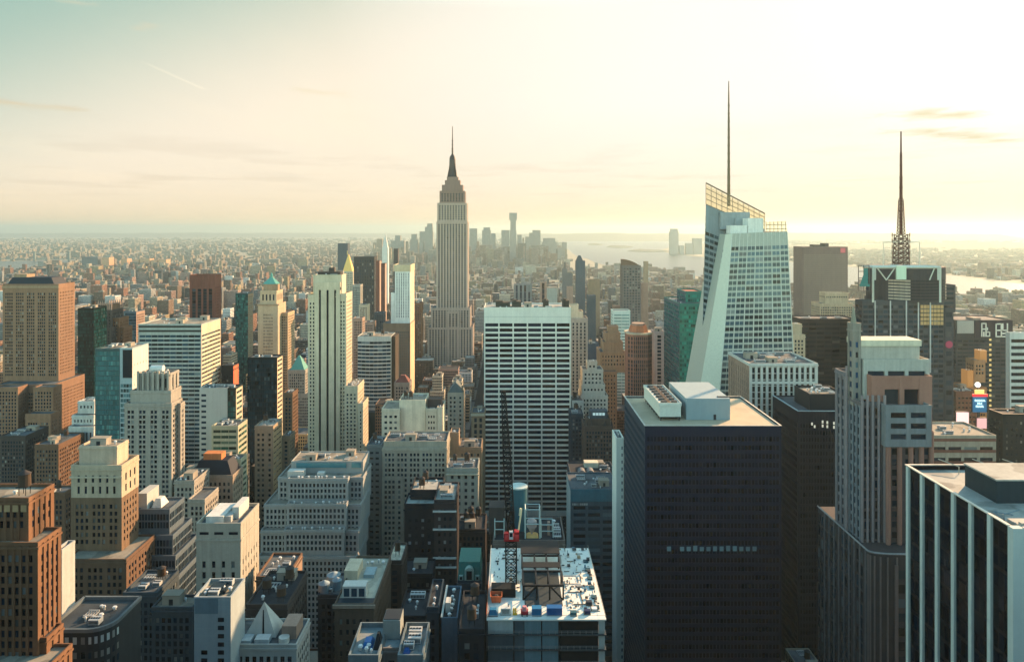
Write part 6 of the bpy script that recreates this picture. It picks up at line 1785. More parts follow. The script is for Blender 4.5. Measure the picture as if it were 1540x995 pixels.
deck_thing('pump_truck', 'red concrete pump with a pale drum and black wheels beside the blue storage box', 'concrete pump', 5.4, 230.8,
           [('body', MB().box(-1.2, 1.2, -1.1, 1.1, .5, 1.5), paint((.55, .03, .05), .4)), ('drum', MB().cyl(0, 0, 1.5, 2.8, .95, .7, 14), paint((.6, .25, .25), .4))] + [('wheel', MB().polys([[(sx * .8 + .35 * math.cos(a), sy * 1.15, .4 + .4 * math.sin(a)) for a in [i * math.pi / 6 for i in range(12)]]]).polys([[(sx * .8 + .35 * math.cos(a), sy * 1.15, .4 + .4 * math.sin(a)), (sx * .8 + .35 * math.cos(a + .53), sy * 1.15, .4 + .4 * math.sin(a + .53)), (sx * .8 + .35 * math.cos(a + .53), sy * .85, .4 + .4 * math.sin(a + .53)), (sx * .8 + .35 * math.cos(a), sy * .85, .4 + .4 * math.sin(a))] for a in [i * math.pi / 6 for i in range(12)]]), STEEL) for sx in (-1, 1) for sy in (-1, 1)])
deck_thing('gas_rack', 'yellow rack of upright cylinders between the red pump and the pale plant unit', 'gas rack', 2.3, 231,
           [('rack', MB().box(-.7, .7, -.6, .6, 0, .15).bar((-.65, -.55, 0), (-.65, -.55, 2.2), .07).bar((.65, -.55, 0), (.65, -.55, 2.2), .07).bar((-.65, -.55, 1.4), (.65, -.55, 1.4), .07), paint((.72, .45, .03), .5))] + [('cylinder', MB().cyl(dx, 0, .15, 1.9, .24, .24, 12).cyl(dx, 0, 1.9, 2.2, .24, .08, 12), paint((.75, .5, .05), .4)) for dx in (-.38, .2)])
deck_thing('plant_unit', 'pale boxy plant unit with louvres near the yellow gas rack', 'generator', -.8, 231.4,
           [('cabinet', MB().box(-1.6, 1.6, -1, 1, .2, 2.2), paint((.55, .55, .5), .5)), ('louvre', MB().polys([[(-1.2, -1.03, .5 + .25 * k), (1.2, -1.03, .5 + .25 * k), (1.2, -1.03, .62 + .25 * k), (-1.2, -1.03, .62 + .25 * k)] for k in range(6)]), STEEL), ('exhaust', MB().cyl(.9, .3, 2.2, 3.0, .14, .14, 10), STEEL), ('skid', MB().box(-1.7, 1.7, -1, -.7, 0, .2).box(-1.7, 1.7, .7, 1, 0, .2), STEEL)])
deck_thing('covered_stack', 'blue tarpaulin covered stack in the corner of the site deck', 'covered stack', -4.9, 230.8,
           [('tarpaulin', MB().pyramid(-1.5, 1.5, -1.2, 1.2, .15, 2.0, .7), paint((.03, .22, .38), .45)), ('pallet', MB().box(-1.6, 1.6, -1.3, 1.3, 0, .15), paint((.3, .2, .12), .8))])
for k, (lab, dx, dy, c) in enumerate((('small navy crate next to a white board pile at the deck edge', 26.0, 231.5, (.02, .05, .16)), ('low white board pile at the deck edge', 28.6, 233.8, (.75, .74, .68)), ('dark strapped bundle behind the white board pile', 27.2, 237.0, (.05, .07, .10)), ('teal crate nearest the large blue container', 21.4, 230.6, (.03, .16, .2)))):
    deck_thing('crate', lab, 'crate', dx, dy, [('box', MB().box(-1.0, 1.0, -.8, .8, .15, 1.2 if k != 1 else .7), paint(c, .6)), ('batten', MB().box(-1.05, -.9, -.83, .83, .15, .75).box(.9, 1.05, -.83, .83, .15, .75), paint((.3, .22, .14), .8)), ('pallet', MB().box(-1.1, 1.1, -.9, .9, 0, .15), paint((.3, .22, .14), .8))])

# tower crane standing in the site
cr = bpy.data.objects.new('tower_crane', None)
cx_, cy_ = 1.1, 252.0
cr.location = (cx_, cy_, ZD); COL.objects.link(cr)
tag(cr, 'black lattice luffing crane with red winch deck rising through the unfinished tower', 'tower crane')
loc = cr.location
BLK = paint((.018, .022, .028), .5)
m = MB(); lattice(m, cx_, cy_, ZD + .2, ZD + 15, 1.9, 1.9, 5, .24); m.build('mast', BLK, cr, loc)
m = MB()
for a_ in range(5):
    z_ = ZD + .6 + a_ * 2.96
    m.box(cx_ - 1.6, cx_ + 1.6, cy_ - 1.95, cy_ - 1.75, z_, z_ + .5)
m.build('mast_collar', paint((.55, .56, .52), .5), cr, loc)
MB().cyl(cx_, cy_, ZD + 15, ZD + 16, 2.3, 2.3, 18).build('slew_ring', BLK, cr, loc)
m = MB().box(cx_ - 2.6, cx_ + 2.8, cy_ - 3.2, cy_ + 2.2, ZD + 16, ZD + 16.6).box(cx_ - 2.6, cx_ - .9, cy_ - 3.0, cy_ - 1.0, ZD + 16.6, ZD + 18.6).box(cx_ + 1.1, cx_ + 2.8, cy_ - 3.0, cy_ - .6, ZD + 16.6, ZD + 19.2)
mo = m.build('machinery_deck', paint((.55, .02, .03), .4), cr, loc)
w = MB()
for sx in (-1.7, 2.0):
    for i in range(12):
        a0, a1 = i * math.pi / 6, (i + 1) * math.pi / 6
        w.polys([[(cx_ + sx - .6, cy_ - 3.0 + .9 * math.cos(a0), ZD + 17.4 + .9 * math.sin(a0)), (cx_ + sx + .6, cy_ - 3.0 + .9 * math.cos(a0), ZD + 17.4 + .9 * math.sin(a0)), (cx_ + sx + .6, cy_ - 3.0 + .9 * math.cos(a1), ZD + 17.4 + .9 * math.sin(a1)), (cx_ + sx - .6, cy_ - 3.0 + .9 * math.cos(a1), ZD + 17.4 + .9 * math.sin(a1))]])
wo = w.build('winch', paint((.7, .05, .05), .4), cr, loc); wo.parent = mo
cb = MB().box(cx_ - .65, cx_ + .65, cy_ - 3.9, cy_ - 2.4, ZD + 17, ZD + 19.6).build('cab', paint((.5, .52, .5), .4), cr, loc)
gw = MB().box(cx_ - .5, cx_ + .5, cy_ - 3.98, cy_ - 3.92, ZD + 17.9, ZD + 19.3).build('cab_window', G_BLACK, cr, loc); gw.parent = cb
MB().bar((cx_ - 1.5, cy_ + .5, ZD + 16.6), (cx_ - .4, cy_ - 1.5, ZD + 26), .25).bar((cx_ + 1.5, cy_ + .5, ZD + 16.6), (cx_ + .4, cy_ - 1.5, ZD + 26), .25).bar((cx_ - .5, cy_ - 1.5, ZD + 26), (cx_ + .5, cy_ - 1.5, ZD + 26), .25).bar((cx_, cy_ - 3, ZD + 16.6), (cx_, cy_ - 1.5, ZD + 26), .2).build('a_frame', BLK, cr, loc)
MB().bar((cx_ + 2.6, cy_ - 1, ZD + 18.8), (cx_ + 3.4, cy_ - .4, ZD + 24), .3).bar((cx_ + 3.2, cy_ - .5, ZD + 24), (cx_ + 3.5, cy_ - .3, ZD + 26.5), .5).build('exhaust_stack', paint((.72, .62, .36), .5), cr, loc)
# luffing boom, leaning away and slightly to the side
tip = Vector((wx(757, 258), 258, wz(588, 258)))
foot = Vector((cx_, cy_ + 1.2, ZD + 17))
axis = (tip - foot); L = axis.length; axis.normalize()
u = Vector((1, 0, 0)); u = (u - axis * u.dot(axis)).normalized(); v = axis.cross(u)
m = MB(); n = 26
def bp(k, sx, sy):
    t = k / n
    w = 1.35 * (1 - .55 * max(0, (t - .5) * 2)) * min(1, .35 + t * 6)
    return foot + axis * (L * t) + u * (w * sx) + v * (w * sy)
for k in range(n):
    for i, (sx, sy) in enumerate(((-1, -1), (1, -1), (1, 1), (-1, 1))):
        ex, ey = ((-1, -1), (1, -1), (1, 1), (-1, 1))[(i + 1) % 4]
        m.bar(bp(k, sx, sy), bp(k + 1, sx, sy), .24); m.bar(bp(k, sx, sy), bp(k + 1, ex, ey), .15); m.bar(bp(k + 1, sx, sy), bp(k + 1, ex, ey), .13)
m.bar(tip - axis * .5 - u * .9, tip - axis * .5 + u * .9, .35).bar(tip, tip + v * -1.2, .4)
m.build('boom', BLK, cr, loc)
m = MB()
for s_ in (-.45, .45):
    m.bar((cx_ + s_, cy_ - 1.5, ZD + 26), tuple(bp(22, s_, -1)), .06)
m.build('pendant_rope', BLK, cr, loc)
# hoists and plant standing behind the deck on the next roof
b = Bld('loft_building', 'tan block behind the building site topped by hoist frames and steel plant', 'loft building', 292, wall((.22, .18, .15)), st=SMALL, ref='the hoist framed roof', vb=830, roof=R_DARK)
z = b.t(742, 850, 812, 24)
GP = paint((.42, .50, .46), .5)
def frame(mb, xa, xb, ya, yb, za, zb, r=.25):
    for x in (xa, xb):
        for y in (ya, yb):
            mb.bar((x, y, za), (x, y, zb), r)
    for zz in (zb, (za + zb) / 2):
        for y in (ya, yb): mb.bar((xa, y, zz), (xb, y, zz), r)
        for x in (xa, xb): mb.bar((x, ya, zz), (x, yb, zz), r)
D = 296
m = MB(); frame(m, wx(790, D), wx(812, D), 296, 302, z, wz(766, D)); b.add('hoist_frame', m, GP)
m = MB(); frame(m, wx(814, D), wx(832, D), 297, 303, z, wz(790, D), .22); b.add('hoist_frame', m, GP)
m = MB(); frame(m, wx(744, D), wx(758, D), 297, 303, z, wz(785, D), .22); b.add('hoist_frame', m, GP)
b.add('mixer_drum', MB().cyl(wx(800, D), 298.5, wz(795, D), wz(786, D), 2.1, 2.1, 16).cyl(wx(800, D), 298.5, wz(786, D), wz(783, D), 2.1, .6, 16).cyl(wx(800, D), 298.5, wz(803, D), wz(795, D), .7, 1.9, 16).bar((wx(800, D), 298.5, z), (wx(800, D), 298.5, wz(802, D)), .4), paint((.45, .36, .32), .5))
b.add('orange_hopper', MB().pyramid(wx(792, D), wx(810, D), 296.3, 301, z, wz(806, D), .62), wall((.72, .40, .14)))
b.add('stair_tower', MB().box(wx(824, D), wx(828, D), 299, 301, z, wz(790, D)), W_PINK)
b.add('brick_bulkhead', MB().box(wx(735, 300), wx(759, 300), 300, 308, z, wz(763, 300)), W_DKBRN)
b.add('round_tank', MB().cyl(wx(780, 305), 306, z, wz(733, 305), 3.6, 3.6, 24), wall((.06, .19, .22)), [('tank_rim', MB().cyl(wx(780, 305), 306, wz(733, 305), wz(731, 305), 3.9, 3.9, 24), wall((.5, .56, .5)))])
b.top_stuff(wx(830, D), wx(848, D), 294, 314, z, 6, 8, ('duct', 'air_handler', 'vent'))
b.finish()
# ------------------------------------------------------------------ ground, water, hills
def pix_poly(pts, z):
    return [(wx(x, gd(y)), gd(y), z) for x, y in pts]
m, t, bs = pbsdf('city_ground')
tc = t.n('ShaderNodeTexCoord').outputs['Object']
n1 = t.noise(tc, 0.004, 6.0, 0.7); n2 = t.noise(tc, 0.03, 4.0, 0.7)
t.link(t.mix(t.ramp(n1, .35, .65), t.mix(n2, (.22, .19, .13), (.34, .28, .19)), t.mix(n2, (.14, .15, .10), (.28, .25, .17))), bs.inputs['Base Color'])
bs.inputs['Roughness'].default_value = .95
GROUND = m
o = MB().polys([[(-44000, -400, 0), (44000, -400, 0), (44000, 44000, 0), (-44000, 44000, 0)]]).build('ground', GROUND); tag(o, kind='structure')
ASPH = roofm((.05, .05, .052), .15, 'asphalt'); PAVE = roofm((.22, .21, .19), .15, 'paving'); LINE = paint((.6, .58, .5), .7)
AVES = [-560, -425, -290, -155, -40, 50, 185, 330, 480, 640]
STREETS = [110 + 80 * k for k in range(30)]
o = MB().polys([[(-900, 60, .004), (900, 60, .004), (900, 2480, .004), (-900, 2480, .004)]]).build('road', ASPH); tag(o, kind='structure')
pv = MB()
xs = [-900] + AVES + [900]
for i in range(len(xs) - 1):
    for y in STREETS:
        pv.box(xs[i] + 10, xs[i + 1] - 10, y + 7, y + 73, .0, .14, skip='d')
tag(pv.build('pavement', PAVE), kind='structure')
ln = MB()
for x in AVES:
    for off in (-3.2, 0, 3.2):
        ln.polys([[(x + off - .08, y, .009), (x + off + .08, y, .009), (x + off + .08, y + 3, .009), (x + off - .08, y + 3, .009)] for y in range(110, 900, 9)])
tag(ln.build('road_markings', LINE), kind='structure')
m, t, bs = pbsdf('water')
bs.inputs['Base Color'].default_value = (.03, .045, .045, 1)
bs.inputs['Roughness'].default_value = .28
bs.inputs['IOR'].default_value = 1.33
bp = t.n('ShaderNodeBump'); bp.inputs['Strength'].default_value = .5; bp.inputs['Distance'].default_value = 1.5
t.link(t.noise(t.n('ShaderNodeTexCoord').outputs['Object'], .02, 5.0, .7), bp.inputs['Height']); t.link(bp.outputs[0], bs.inputs['Normal'])
WATER = m
WPOLY = [
    ('river', [(-120, 418), (-30, 412), (20, 406), (48, 400), (60, 397), (100, 396.5), (128, 394.5), (122, 391.2), (60, 391.5), (0, 393.0), (-120, 394)]),
    ('harbour', [(838, 358), (846, 366), (858, 378), (868, 386), (884, 389), (898, 396), (915, 399), (935, 403), (965, 404), (1000, 405), (1030, 409), (1056, 418), (1110, 424), (1190, 432), (1280, 434), (1345, 440), (1420, 450), (1480, 458), (1560, 470), (1700, 480), (1700, 436), (1560, 430), (1490, 421), (1440, 415), (1380, 411), (1330, 408), (1280, 401), (1190, 394), (1120, 389), (1056, 386.5), (1030, 384), (1004, 380), (990, 377), (1010, 371), (1060, 366), (1060, 360), (1000, 357.5), (900, 355.5), (850, 354.5)])]
for nm, pts in WPOLY:
    o = MB().polys([pix_poly(pts, .35)]).build(nm, WATER); tag(o, kind='structure')
LAND = wall((.16, .17, .13), .95, .2, 'land')
for pts in ([(884, 368.5), (900, 369), (908, 367.8), (896, 366.2), (886, 366.6)], [(912, 372), (935, 373), (952, 371.8), (940, 369.8), (918, 369.6)], [(944, 378), (975, 379), (1006, 378.5), (1000, 376.6), (962, 375.2), (952, 376.4)]):
    g = pix_poly(pts, 0)
    tag(MB().prism([(p[0], p[1]) for p in g], .2, 7.0).build('island', LAND), kind='structure')
HILL = wall((.24, .22, .16), .95, .2, 'hillside')
def ridge(x0, x1, D, ytops, W, seed):
    rng = random.Random(seed)
    n = 60
    m = MB()
    prof = []
    for i in range(n + 1):
        u = i / n * (len(ytops) - 1)
        k = min(int(u), len(ytops) - 2)
        y = ytops[k] * (1 - (u - k)) + ytops[k + 1] * (u - k) + rng.uniform(-.5, .5)
        prof.append((wx(x0 + (x1 - x0) * i / n, D), max(4, wz(y, D))))
    for i in range(n):
        (xa, za), (xb, zb) = prof[i], prof[i + 1]
        m.polys([[(xa, D - W, 0), (xb, D - W, 0), (xb, D, zb), (xa, D, za)], [(xa, D, za), (xb, D, zb), (xb * 1.1, D + W * 3, 0), (xa * 1.1, D + W * 3, 0)]])
    tag(m.build('hills', HILL), kind='structure')
ridge(1180, 1900, 9500, [371, 367, 364, 365, 363, 366], 900, 3)
ridge(760, 1500, 17000, [352, 350.5, 351.5, 350, 351, 352], 1500, 4)
ridge(-400, 760, 26000, [351, 350, 351, 349.8, 351, 350.6], 3000, 5)

# the viewing tower, and unseen blocks added round it to shade the near streets
m = MB()
for x0, x1, y0, y1, h in ((-52, 52, -130, -5, 256), (-190, -80, -110, 40, 225), (-330, -215, -160, 60, 235), (-470, -360, -120, 90, 190), (120, 200, -90, 60, 215), (225, 320, -150, 70, 230), (350, 450, -120, 90, 200), (-200, -60, -260, -150, 240), (60, 210, -290, -150, 240), (-420, -230, -300, -190, 220), (230, 420, -300, -180, 230)):
    m.box(x0, x1, y0, y1, 0, h, skip='d')
o = m.build('added_shade_blocks', wall((.012, .018, .028))); tag(o, 'unseen dark blocks added round the viewing tower to shade the near streets', 'city blocks', kind='stuff')

# ------------------------------------------------------------------ the suspension bridge over the east river
b = bpy.data.objects.new('suspension_bridge', None); loc = pix_poly([(40, 392.5)], 0)[0]; b.location = loc; COL.objects.link(b)
tag(b, 'faint grey suspension bridge crossing the river far left', 'bridge')
D = gd(392.5)
GB = paint((.2, .24, .22))
MB().box(wx(-60, D), wx(128, D), D - 6, D + 6, wz(390.2, D) , wz(389.3, D)).build('deck', GB, b, loc)
for xx in (52, 104):
    MB().box(wx(xx, D) - 7, wx(xx, D) + 7, D - 8, D + 8, 0, wz(378, D)).build('tower', GB, b, loc)
m = MB()
def sag(xa, xb, ya, yb, ym, n=12):
    for i in range(n):
        u, v = i / n, (i + 1) / n
        f = lambda u: ((wx(xa + (xb - xa) * u, D), D, wz((ya * (1 - u) + yb * u) + (ym - (ya + yb) / 2) * 4 * u * (1 - u), D)))
        m.bar(f(u), f(v), 1.6)
sag(52, 104, 378, 378, 389); sag(0, 52, 389, 378, 384.5); sag(104, 128, 378, 389, 384.5)
m.build('cable', GB, b, loc)

# ------------------------------------------------------------------ far downtown towers
HZ = wall((.26, .255, .22)); HZ2 = wall((.32, .30, .26))
def far_tower(label, D, parts, cat='skyscraper', nm='skyscraper', group='hazy towers of the far downtown cluster', wm=None):
    x0, x1 = parts[0][0], parts[0][1]
    b = Bld(nm, label, cat, D, wm or HZ, st=False, group=group, vb=392)
    z0 = 0
    for k, (xa, xb, yt) in enumerate(parts):
        b.bt(wx(xa, D), wx(xb, D), D + k * 4, D + 60 - k * 4, z0, wz(yt, D), st=False, sst=False, para=0)
        z0 = wz(yt, D)
    b.finish()
LM = 6000
far_tower('tallest hazy tower of the far downtown cluster, with a blocky unfinished top', LM - 300, [(766.5, 776.5, 346), (767.5, 776, 331), (765.8, 777.5, 320)], nm='unfinished_skyscraper')
for lab, parts in (
    ('rounded hazy tower leftmost in the far downtown cluster', [(588, 608, 362), (594, 602, 354)]),
    ('blunt hazy tower just left of the pointed stepped one downtown', [(617, 628, 360), (618.5, 626, 352)]),
    ('stepped hazy tower with the highest shoulder left of the great mast topped skyscraper', [(631, 651, 348), (639, 650.5, 341), (642, 650, 336)]),
    ('hazy slab immediately right of the great mast topped skyscraper', [(706, 717.5, 343.5)]),
    ('flat topped hazy slab with a notch, third right of the great mast topped skyscraper', [(725, 738, 346), (727, 737, 342)]),
    ('narrow hazy tower leaning on the notched flat topped slab', [(738.5, 745.5, 351)]),
    ('wide hazy block hiding the foot of the tallest downtown tower on its left', [(754, 766, 346)]),
    ('slim low hazy tower against the right side of the tallest downtown tower', [(778, 784.5, 353)]),
    ('broad hazy tower with a stepped slope, right of the tallest downtown tower', [(790, 813, 356), (796, 813, 350), (801, 813, 346)]),
    ('squat hazy tower with a domed shoulder near the waterfront', [(815, 838, 364), (817, 835, 358)]),
    ('last thin hazy tower before the bright harbour', [(846, 852.5, 364)]),
    ('low hazy block behind the last thin tower before the harbour', [(838, 847, 372)])):
    far_tower(lab, LM, parts)
far_tower('solitary rounded hazy tower across the bright harbour', 7400, [(1008, 1020.5, 348), (1009.5, 1019.5, 344)], group='hazy towers across the harbour', wm=HZ2)
for lab, parts in (('small hazy block next to the solitary rounded tower across the harbour', [(1022, 1029, 369)]), ('pair topped hazy block mid way across the harbour shore', [(1032, 1042, 366)]), ('larger hazy tower across the harbour touching the faceted glass skyscraper', [(1043, 1056, 358.5)])):
    far_tower(lab, 7400, parts, group='hazy towers across the harbour', wm=HZ2)

OB = wall((.52, .30, .17), var=.2); DB = wall((.16, .17, .17), var=.2)
for lab, x0, x1, yt, wm in (('thin orange housing slab, first of the row near the far river', 182, 191, 389, OB), ('second orange housing slab of the row near the far river', 200, 208.5, 390, OB),
                            ('widest orange housing slab in the row near the far river', 210, 225, 389, OB), ('fourth orange housing slab of the row near the far river', 227, 236, 391, OB),
                            ('last orange housing slab of the row near the far river', 238.5, 250, 390, OB), ('long dark housing slab beside the bend of the far river', 123, 147, 386, DB),
                            ('brownish housing slab right of the long dark slab by the far river', 153, 164, 387, OB)):
    far_tower(lab, 4700, [(x0, x1, yt)], cat='housing slab', nm='housing_block', group='housing slabs near the far river', wm=wm)

# ------------------------------------------------------------------ ordinary city blocks
RNG = random.Random(20)
PAL = [('tan', (.42, .33, .22)), ('brown', (.26, .165, .10)), ('cream', (.55, .48, .35)), ('grey', (.34, .33, .30)), ('rose', (.40, .25, .19)), ('rust', (.34, .16, .09)), ('slate', (.15, .17, .18)), ('white', (.62, .61, .55)), ('dark', (.08, .075, .07)), ('ochre', (.46, .34, .17))]
PAL = [(n, deep(c)) for n, c in PAL]
PW = [5, 5, 3, 4, 4, 4, 2, 2, 2, 2]
lots = []
hrect = [(r, h) for h in HEROES for r in h['rects']]
for i in range(len(xs) - 1):
    for y in STREETS:
        for row in (0, 1):
            ya, yb = (y + 9, y + 39) if row == 0 else (y + 41, y + 71)
            x = xs[i] + 12
            while x < xs[i + 1] - 24:
                w = RNG.uniform(14, 34) if y < 1300 else RNG.uniform(18, 40)
                xe = min(x + w, xs[i + 1] - 12)
                lots.append((x, xe - .4, ya + RNG.uniform(0, 2), yb - RNG.uniform(0, 4)))
                x = xe
# further west and east than the paved grid
for y in STREETS:
    for sgn in (-1, 1):
        x = 905
        while x < .78 * (y + 60) + 30:
            w = RNG.uniform(18, 42)
            a, c = (x, x + w - 2) if sgn > 0 else (-x - w + 2, -x)
            lots.append((a, c, y + 9, y + 39)); lots.append((a, c, y + 41, y + 71))
            x += w
fill = []
# street canyons that stay open in the photograph: left, right and the height below which only low roofs may stand
DARK = [(232, 292, 990), (438, 503, 1000), (572, 735, 975), (852, 972, 985), (1172, 1246, 990)]
for (xa, xb, ya, yb) in lots:
    if ya < 150: continue
    pa, pb = sorted((px_of(xa, ya), px_of(xb, ya)))
    if pb < -60 or pa > 1600: continue
    hit = False
    for r, h in hrect:
        if xa < r[1] + 1.0 and xb > r[0] - 1.0 and ya < r[3] + 1.0 and yb > r[2] - 1.0:
            hit = True; break
    if hit: continue
    D = ya
    u = RNG.random()
    if D < 500: h = 22 + 50 * u ** 1.3
    elif D < 900: h = 20 + 62 * u ** 1.5
    elif D < 1500: h = 16 + 62 * u ** 1.9
    else: h = 12 + 58 * u ** 2.6
    if abs(xa) > .35 * D and xa < 0 and D > 700: h *= 1.15
    p0, p1 = min(pa, px_of(xa, yb)), max(pb, px_of(xb, yb))
    for hh in HEROES:
        if hh['D'] < 2400 and hh['D'] > D - 5 and hh['vb']:
            q0 = min(px_of(r[0], r[2]) for r in hh['rects']); q1 = max(px_of(r[1], r[2]) for r in hh['rects'])
            if p0 < q1 + 2 and p1 > q0 - 2:
                h = min(h, wz(hh['vb'] + 4, D))
    if D < 430:
        for z0_, z1_, yb_ in DARK:
            if p0 < z1_ and p1 > z0_ and py_of(h, D) < yb_: h = min(h, 11.0)
    if h < 5: continue
    name, rgb = RNG.choices(PAL, PW)[0]
    k = RNG.uniform(.8, 1.15) * (.6 if D < 430 else 1)  # darker wall colour on the nearest blocks stands in for shade
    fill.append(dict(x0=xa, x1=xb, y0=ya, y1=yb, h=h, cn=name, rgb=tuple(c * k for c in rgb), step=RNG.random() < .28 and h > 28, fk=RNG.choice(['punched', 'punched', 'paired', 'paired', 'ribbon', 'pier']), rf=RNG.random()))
# how much of each shows: far to near onto a coarse screen
GW_, GH_ = 385, 249
buf = np.full((GH_, GW_), -1, int)
items = [('f', i, f['x0'], f['x1'], f['y0'], f['y1'], f['h']) for i, f in enumerate(fill)] + [('h', i, r[0], r[1], r[2], r[3], r[4]) for i, h in enumerate(HEROES) for r in h['rects']]
items.sort(key=lambda q: -q[4])
for kind, i, x0, x1, y0, y1, h in items:
    code = i if kind == 'f' else 100000 + i
    for (D, top, bot) in ((y0, min(py_of(h, y0), py_of(h, y1)), 1000),):
        a, c = int(max(0, px_of(x0, D) / 4)), int(min(GW_, px_of(x1, D) / 4 + 1))
        if x1 < 0: c = int(min(GW_, max(c, px_of(x1, y1) / 4 + 1)))
        if x0 > 0: a = int(max(0, min(a, px_of(x0, y1) / 4)))
        e, g = int(max(0, top / 4)), GH_
        if a < c and e < g: buf[e:g, a:c] = code
cnt = np.bincount(buf[(buf >= 0) & (buf < 100000)].ravel(), minlength=len(fill))
order = np.argsort(-cnt, kind='stable')
chosen = [int(i) for i in order[:285] if cnt[i] > 0]
rest = [f for i, f in enumerate(fill) if i not in set(chosen)]

RF = {'pale': (.36, .35, .30), 'grey': (.17, .185, .19), 'dark': (.07, .075, .08), 'tan': (.31, .27, .205)}
ROOFS = [roofm(v) for v in RF.values()]
def filler_mesh(mb, f, roofmat=None, col=True):
    x0, x1, y0, y1, h = f['x0'], f['x1'], f['y0'], f['y1'], f['h']
    vol = [(x0, x1, y0, y1, 0, h)]
    if f['step']:
        s1 = h * .72
        ins = min(4.5, (x1 - x0) * .16)
        vol = [(x0, x1, y0, y1, 0, s1), (x0 + ins, x1 - ins, y0 + ins * .8, y1 - ins * .8, s1, h)]
    bw, fh = (2.4, 3.35) if f['fk'] != 'ribbon' else (5.0, 3.8)
    out = []
    for (a, b_, c, d, z0, z1) in vol:
        nf = (z1 - z0) / fh
        for q, L in (([(a, c, z0), (b_, c, z0), (b_, c, z1), (a, c, z1)], b_ - a), ([(b_, c, z0), (b_, d, z0), (b_, d, z1), (b_, c, z1)], d - c), ([(a, d, z0), (a, c, z0), (a, c, z1), (a, d, z1)], d - c), ([(b_, d, z0), (a, d, z0), (a, d, z1), (b_, d, z1)], b_ - a)):
            n = max(1, round(L / bw))
            fr = nf - int(nf)
            mb.polys([q], 0, uv=[[(0, -fr * .0), (n, 0), (n, int(nf) + min(.2, fr)), (0, int(nf) + min(.2, fr))]], col=f['rgb'])
        out.append((a, b_, c, d, z1))
    return out

REL = []
def rel_phrase(f, cx, cy, salt=0):
    best = []
    for h in HEROES:
        if not h['ref'] or h['D'] > 2300: continue
        for r in h['rects']:
            q0, q1 = px_of(r[0], r[2]), px_of(r[1], r[2])
            yt = py_of(r[4], r[2]); yb = (h['vb'] or yt + 80)
            dx = max(q0 - cx, 0, cx - q1); dy = max(yt - cy, 0, cy - yb)
            best.append((math.hypot(dx, dy * 1.2) + abs(h['D'] - f['y0']) * .02, h, (q0 + q1) / 2, yt, yb))
    best.sort(key=lambda q: q[0])
    seen, out = set(), []
    for d, h, qc, yt, yb in best:
        if h['ref'] in seen: continue
        seen.add(h['ref'])
        q0 = qc
        if h['D'] + 40 < f['y0'] and abs(cx - qc) < 45: r = 'just behind' if f['y0'] - h['D'] < 250 else 'far behind'
        elif h['D'] > f['y0'] + 20 and abs(cx - qc) < 40 and cy > yb - 30: r = 'in front of' if h['D'] - f['y0'] < 200 else 'well in front of'
        elif cx < qc: r = 'left of' if h['D'] > f['y0'] else 'beyond and left of'
        else: r = 'right of' if h['D'] > f['y0'] else 'beyond and right of'
        out.append(r + ' ' + h['ref'])
        if len(out) > 3: break
    return out[salt % len(out)]

ys_, xs_ = np.mgrid[0:GH_, 0:GW_]
labels = {}
todo = []
for i in chosen:
    f = fill[i]
    msk = buf == i
    cx, cy = xs_[msk].mean() * 4 + 2, ys_[msk].mean() * 4 + 2
    w, h = f['x1'] - f['x0'], f['h']
    form = 'stepped tower' if f['step'] and h > 55 else 'stepped block' if f['step'] else 'slim tower' if h > 60 and w < 22 else 'tower' if h > 60 else 'low block' if h < 22 else 'narrow block' if w < 19 else 'wide block' if w > 29 else 'block'
    feat = 'with a water tank' if f['rf'] < .4 else 'with roof cabins' if f['rf'] < .8 else 'with a bare roof'
    for salt in range(4):
        lab = f"{f['cn']} {form} {feat} {rel_phrase(f, cx, cy, salt)}"
        if lab not in labels: break
    labels.setdefault(lab, []).append((cx, i))
    todo.append(i)
final = {}
ORD = ['leftmost', 'second from left', 'third from left', 'fourth from left', 'fifth from left', 'sixth from left']
for lab, lst in labels.items():
    lst.sort()
    for k, (cx, i) in enumerate(lst):
        final[i] = lab if len(lst) == 1 else (lab + ', ' + (ORD[k] if k < 6 else 'rightmost'))
        if len(final[i].split()) > 16:
            final[i] = final[i].replace(' with a water tank', ' water tank').replace(' with roof cabins', '').replace(' with a bare roof', '')
NMS = {'stepped': 'setback_building', 'tower': 'apartment_tower', 'low': 'loft_building'}
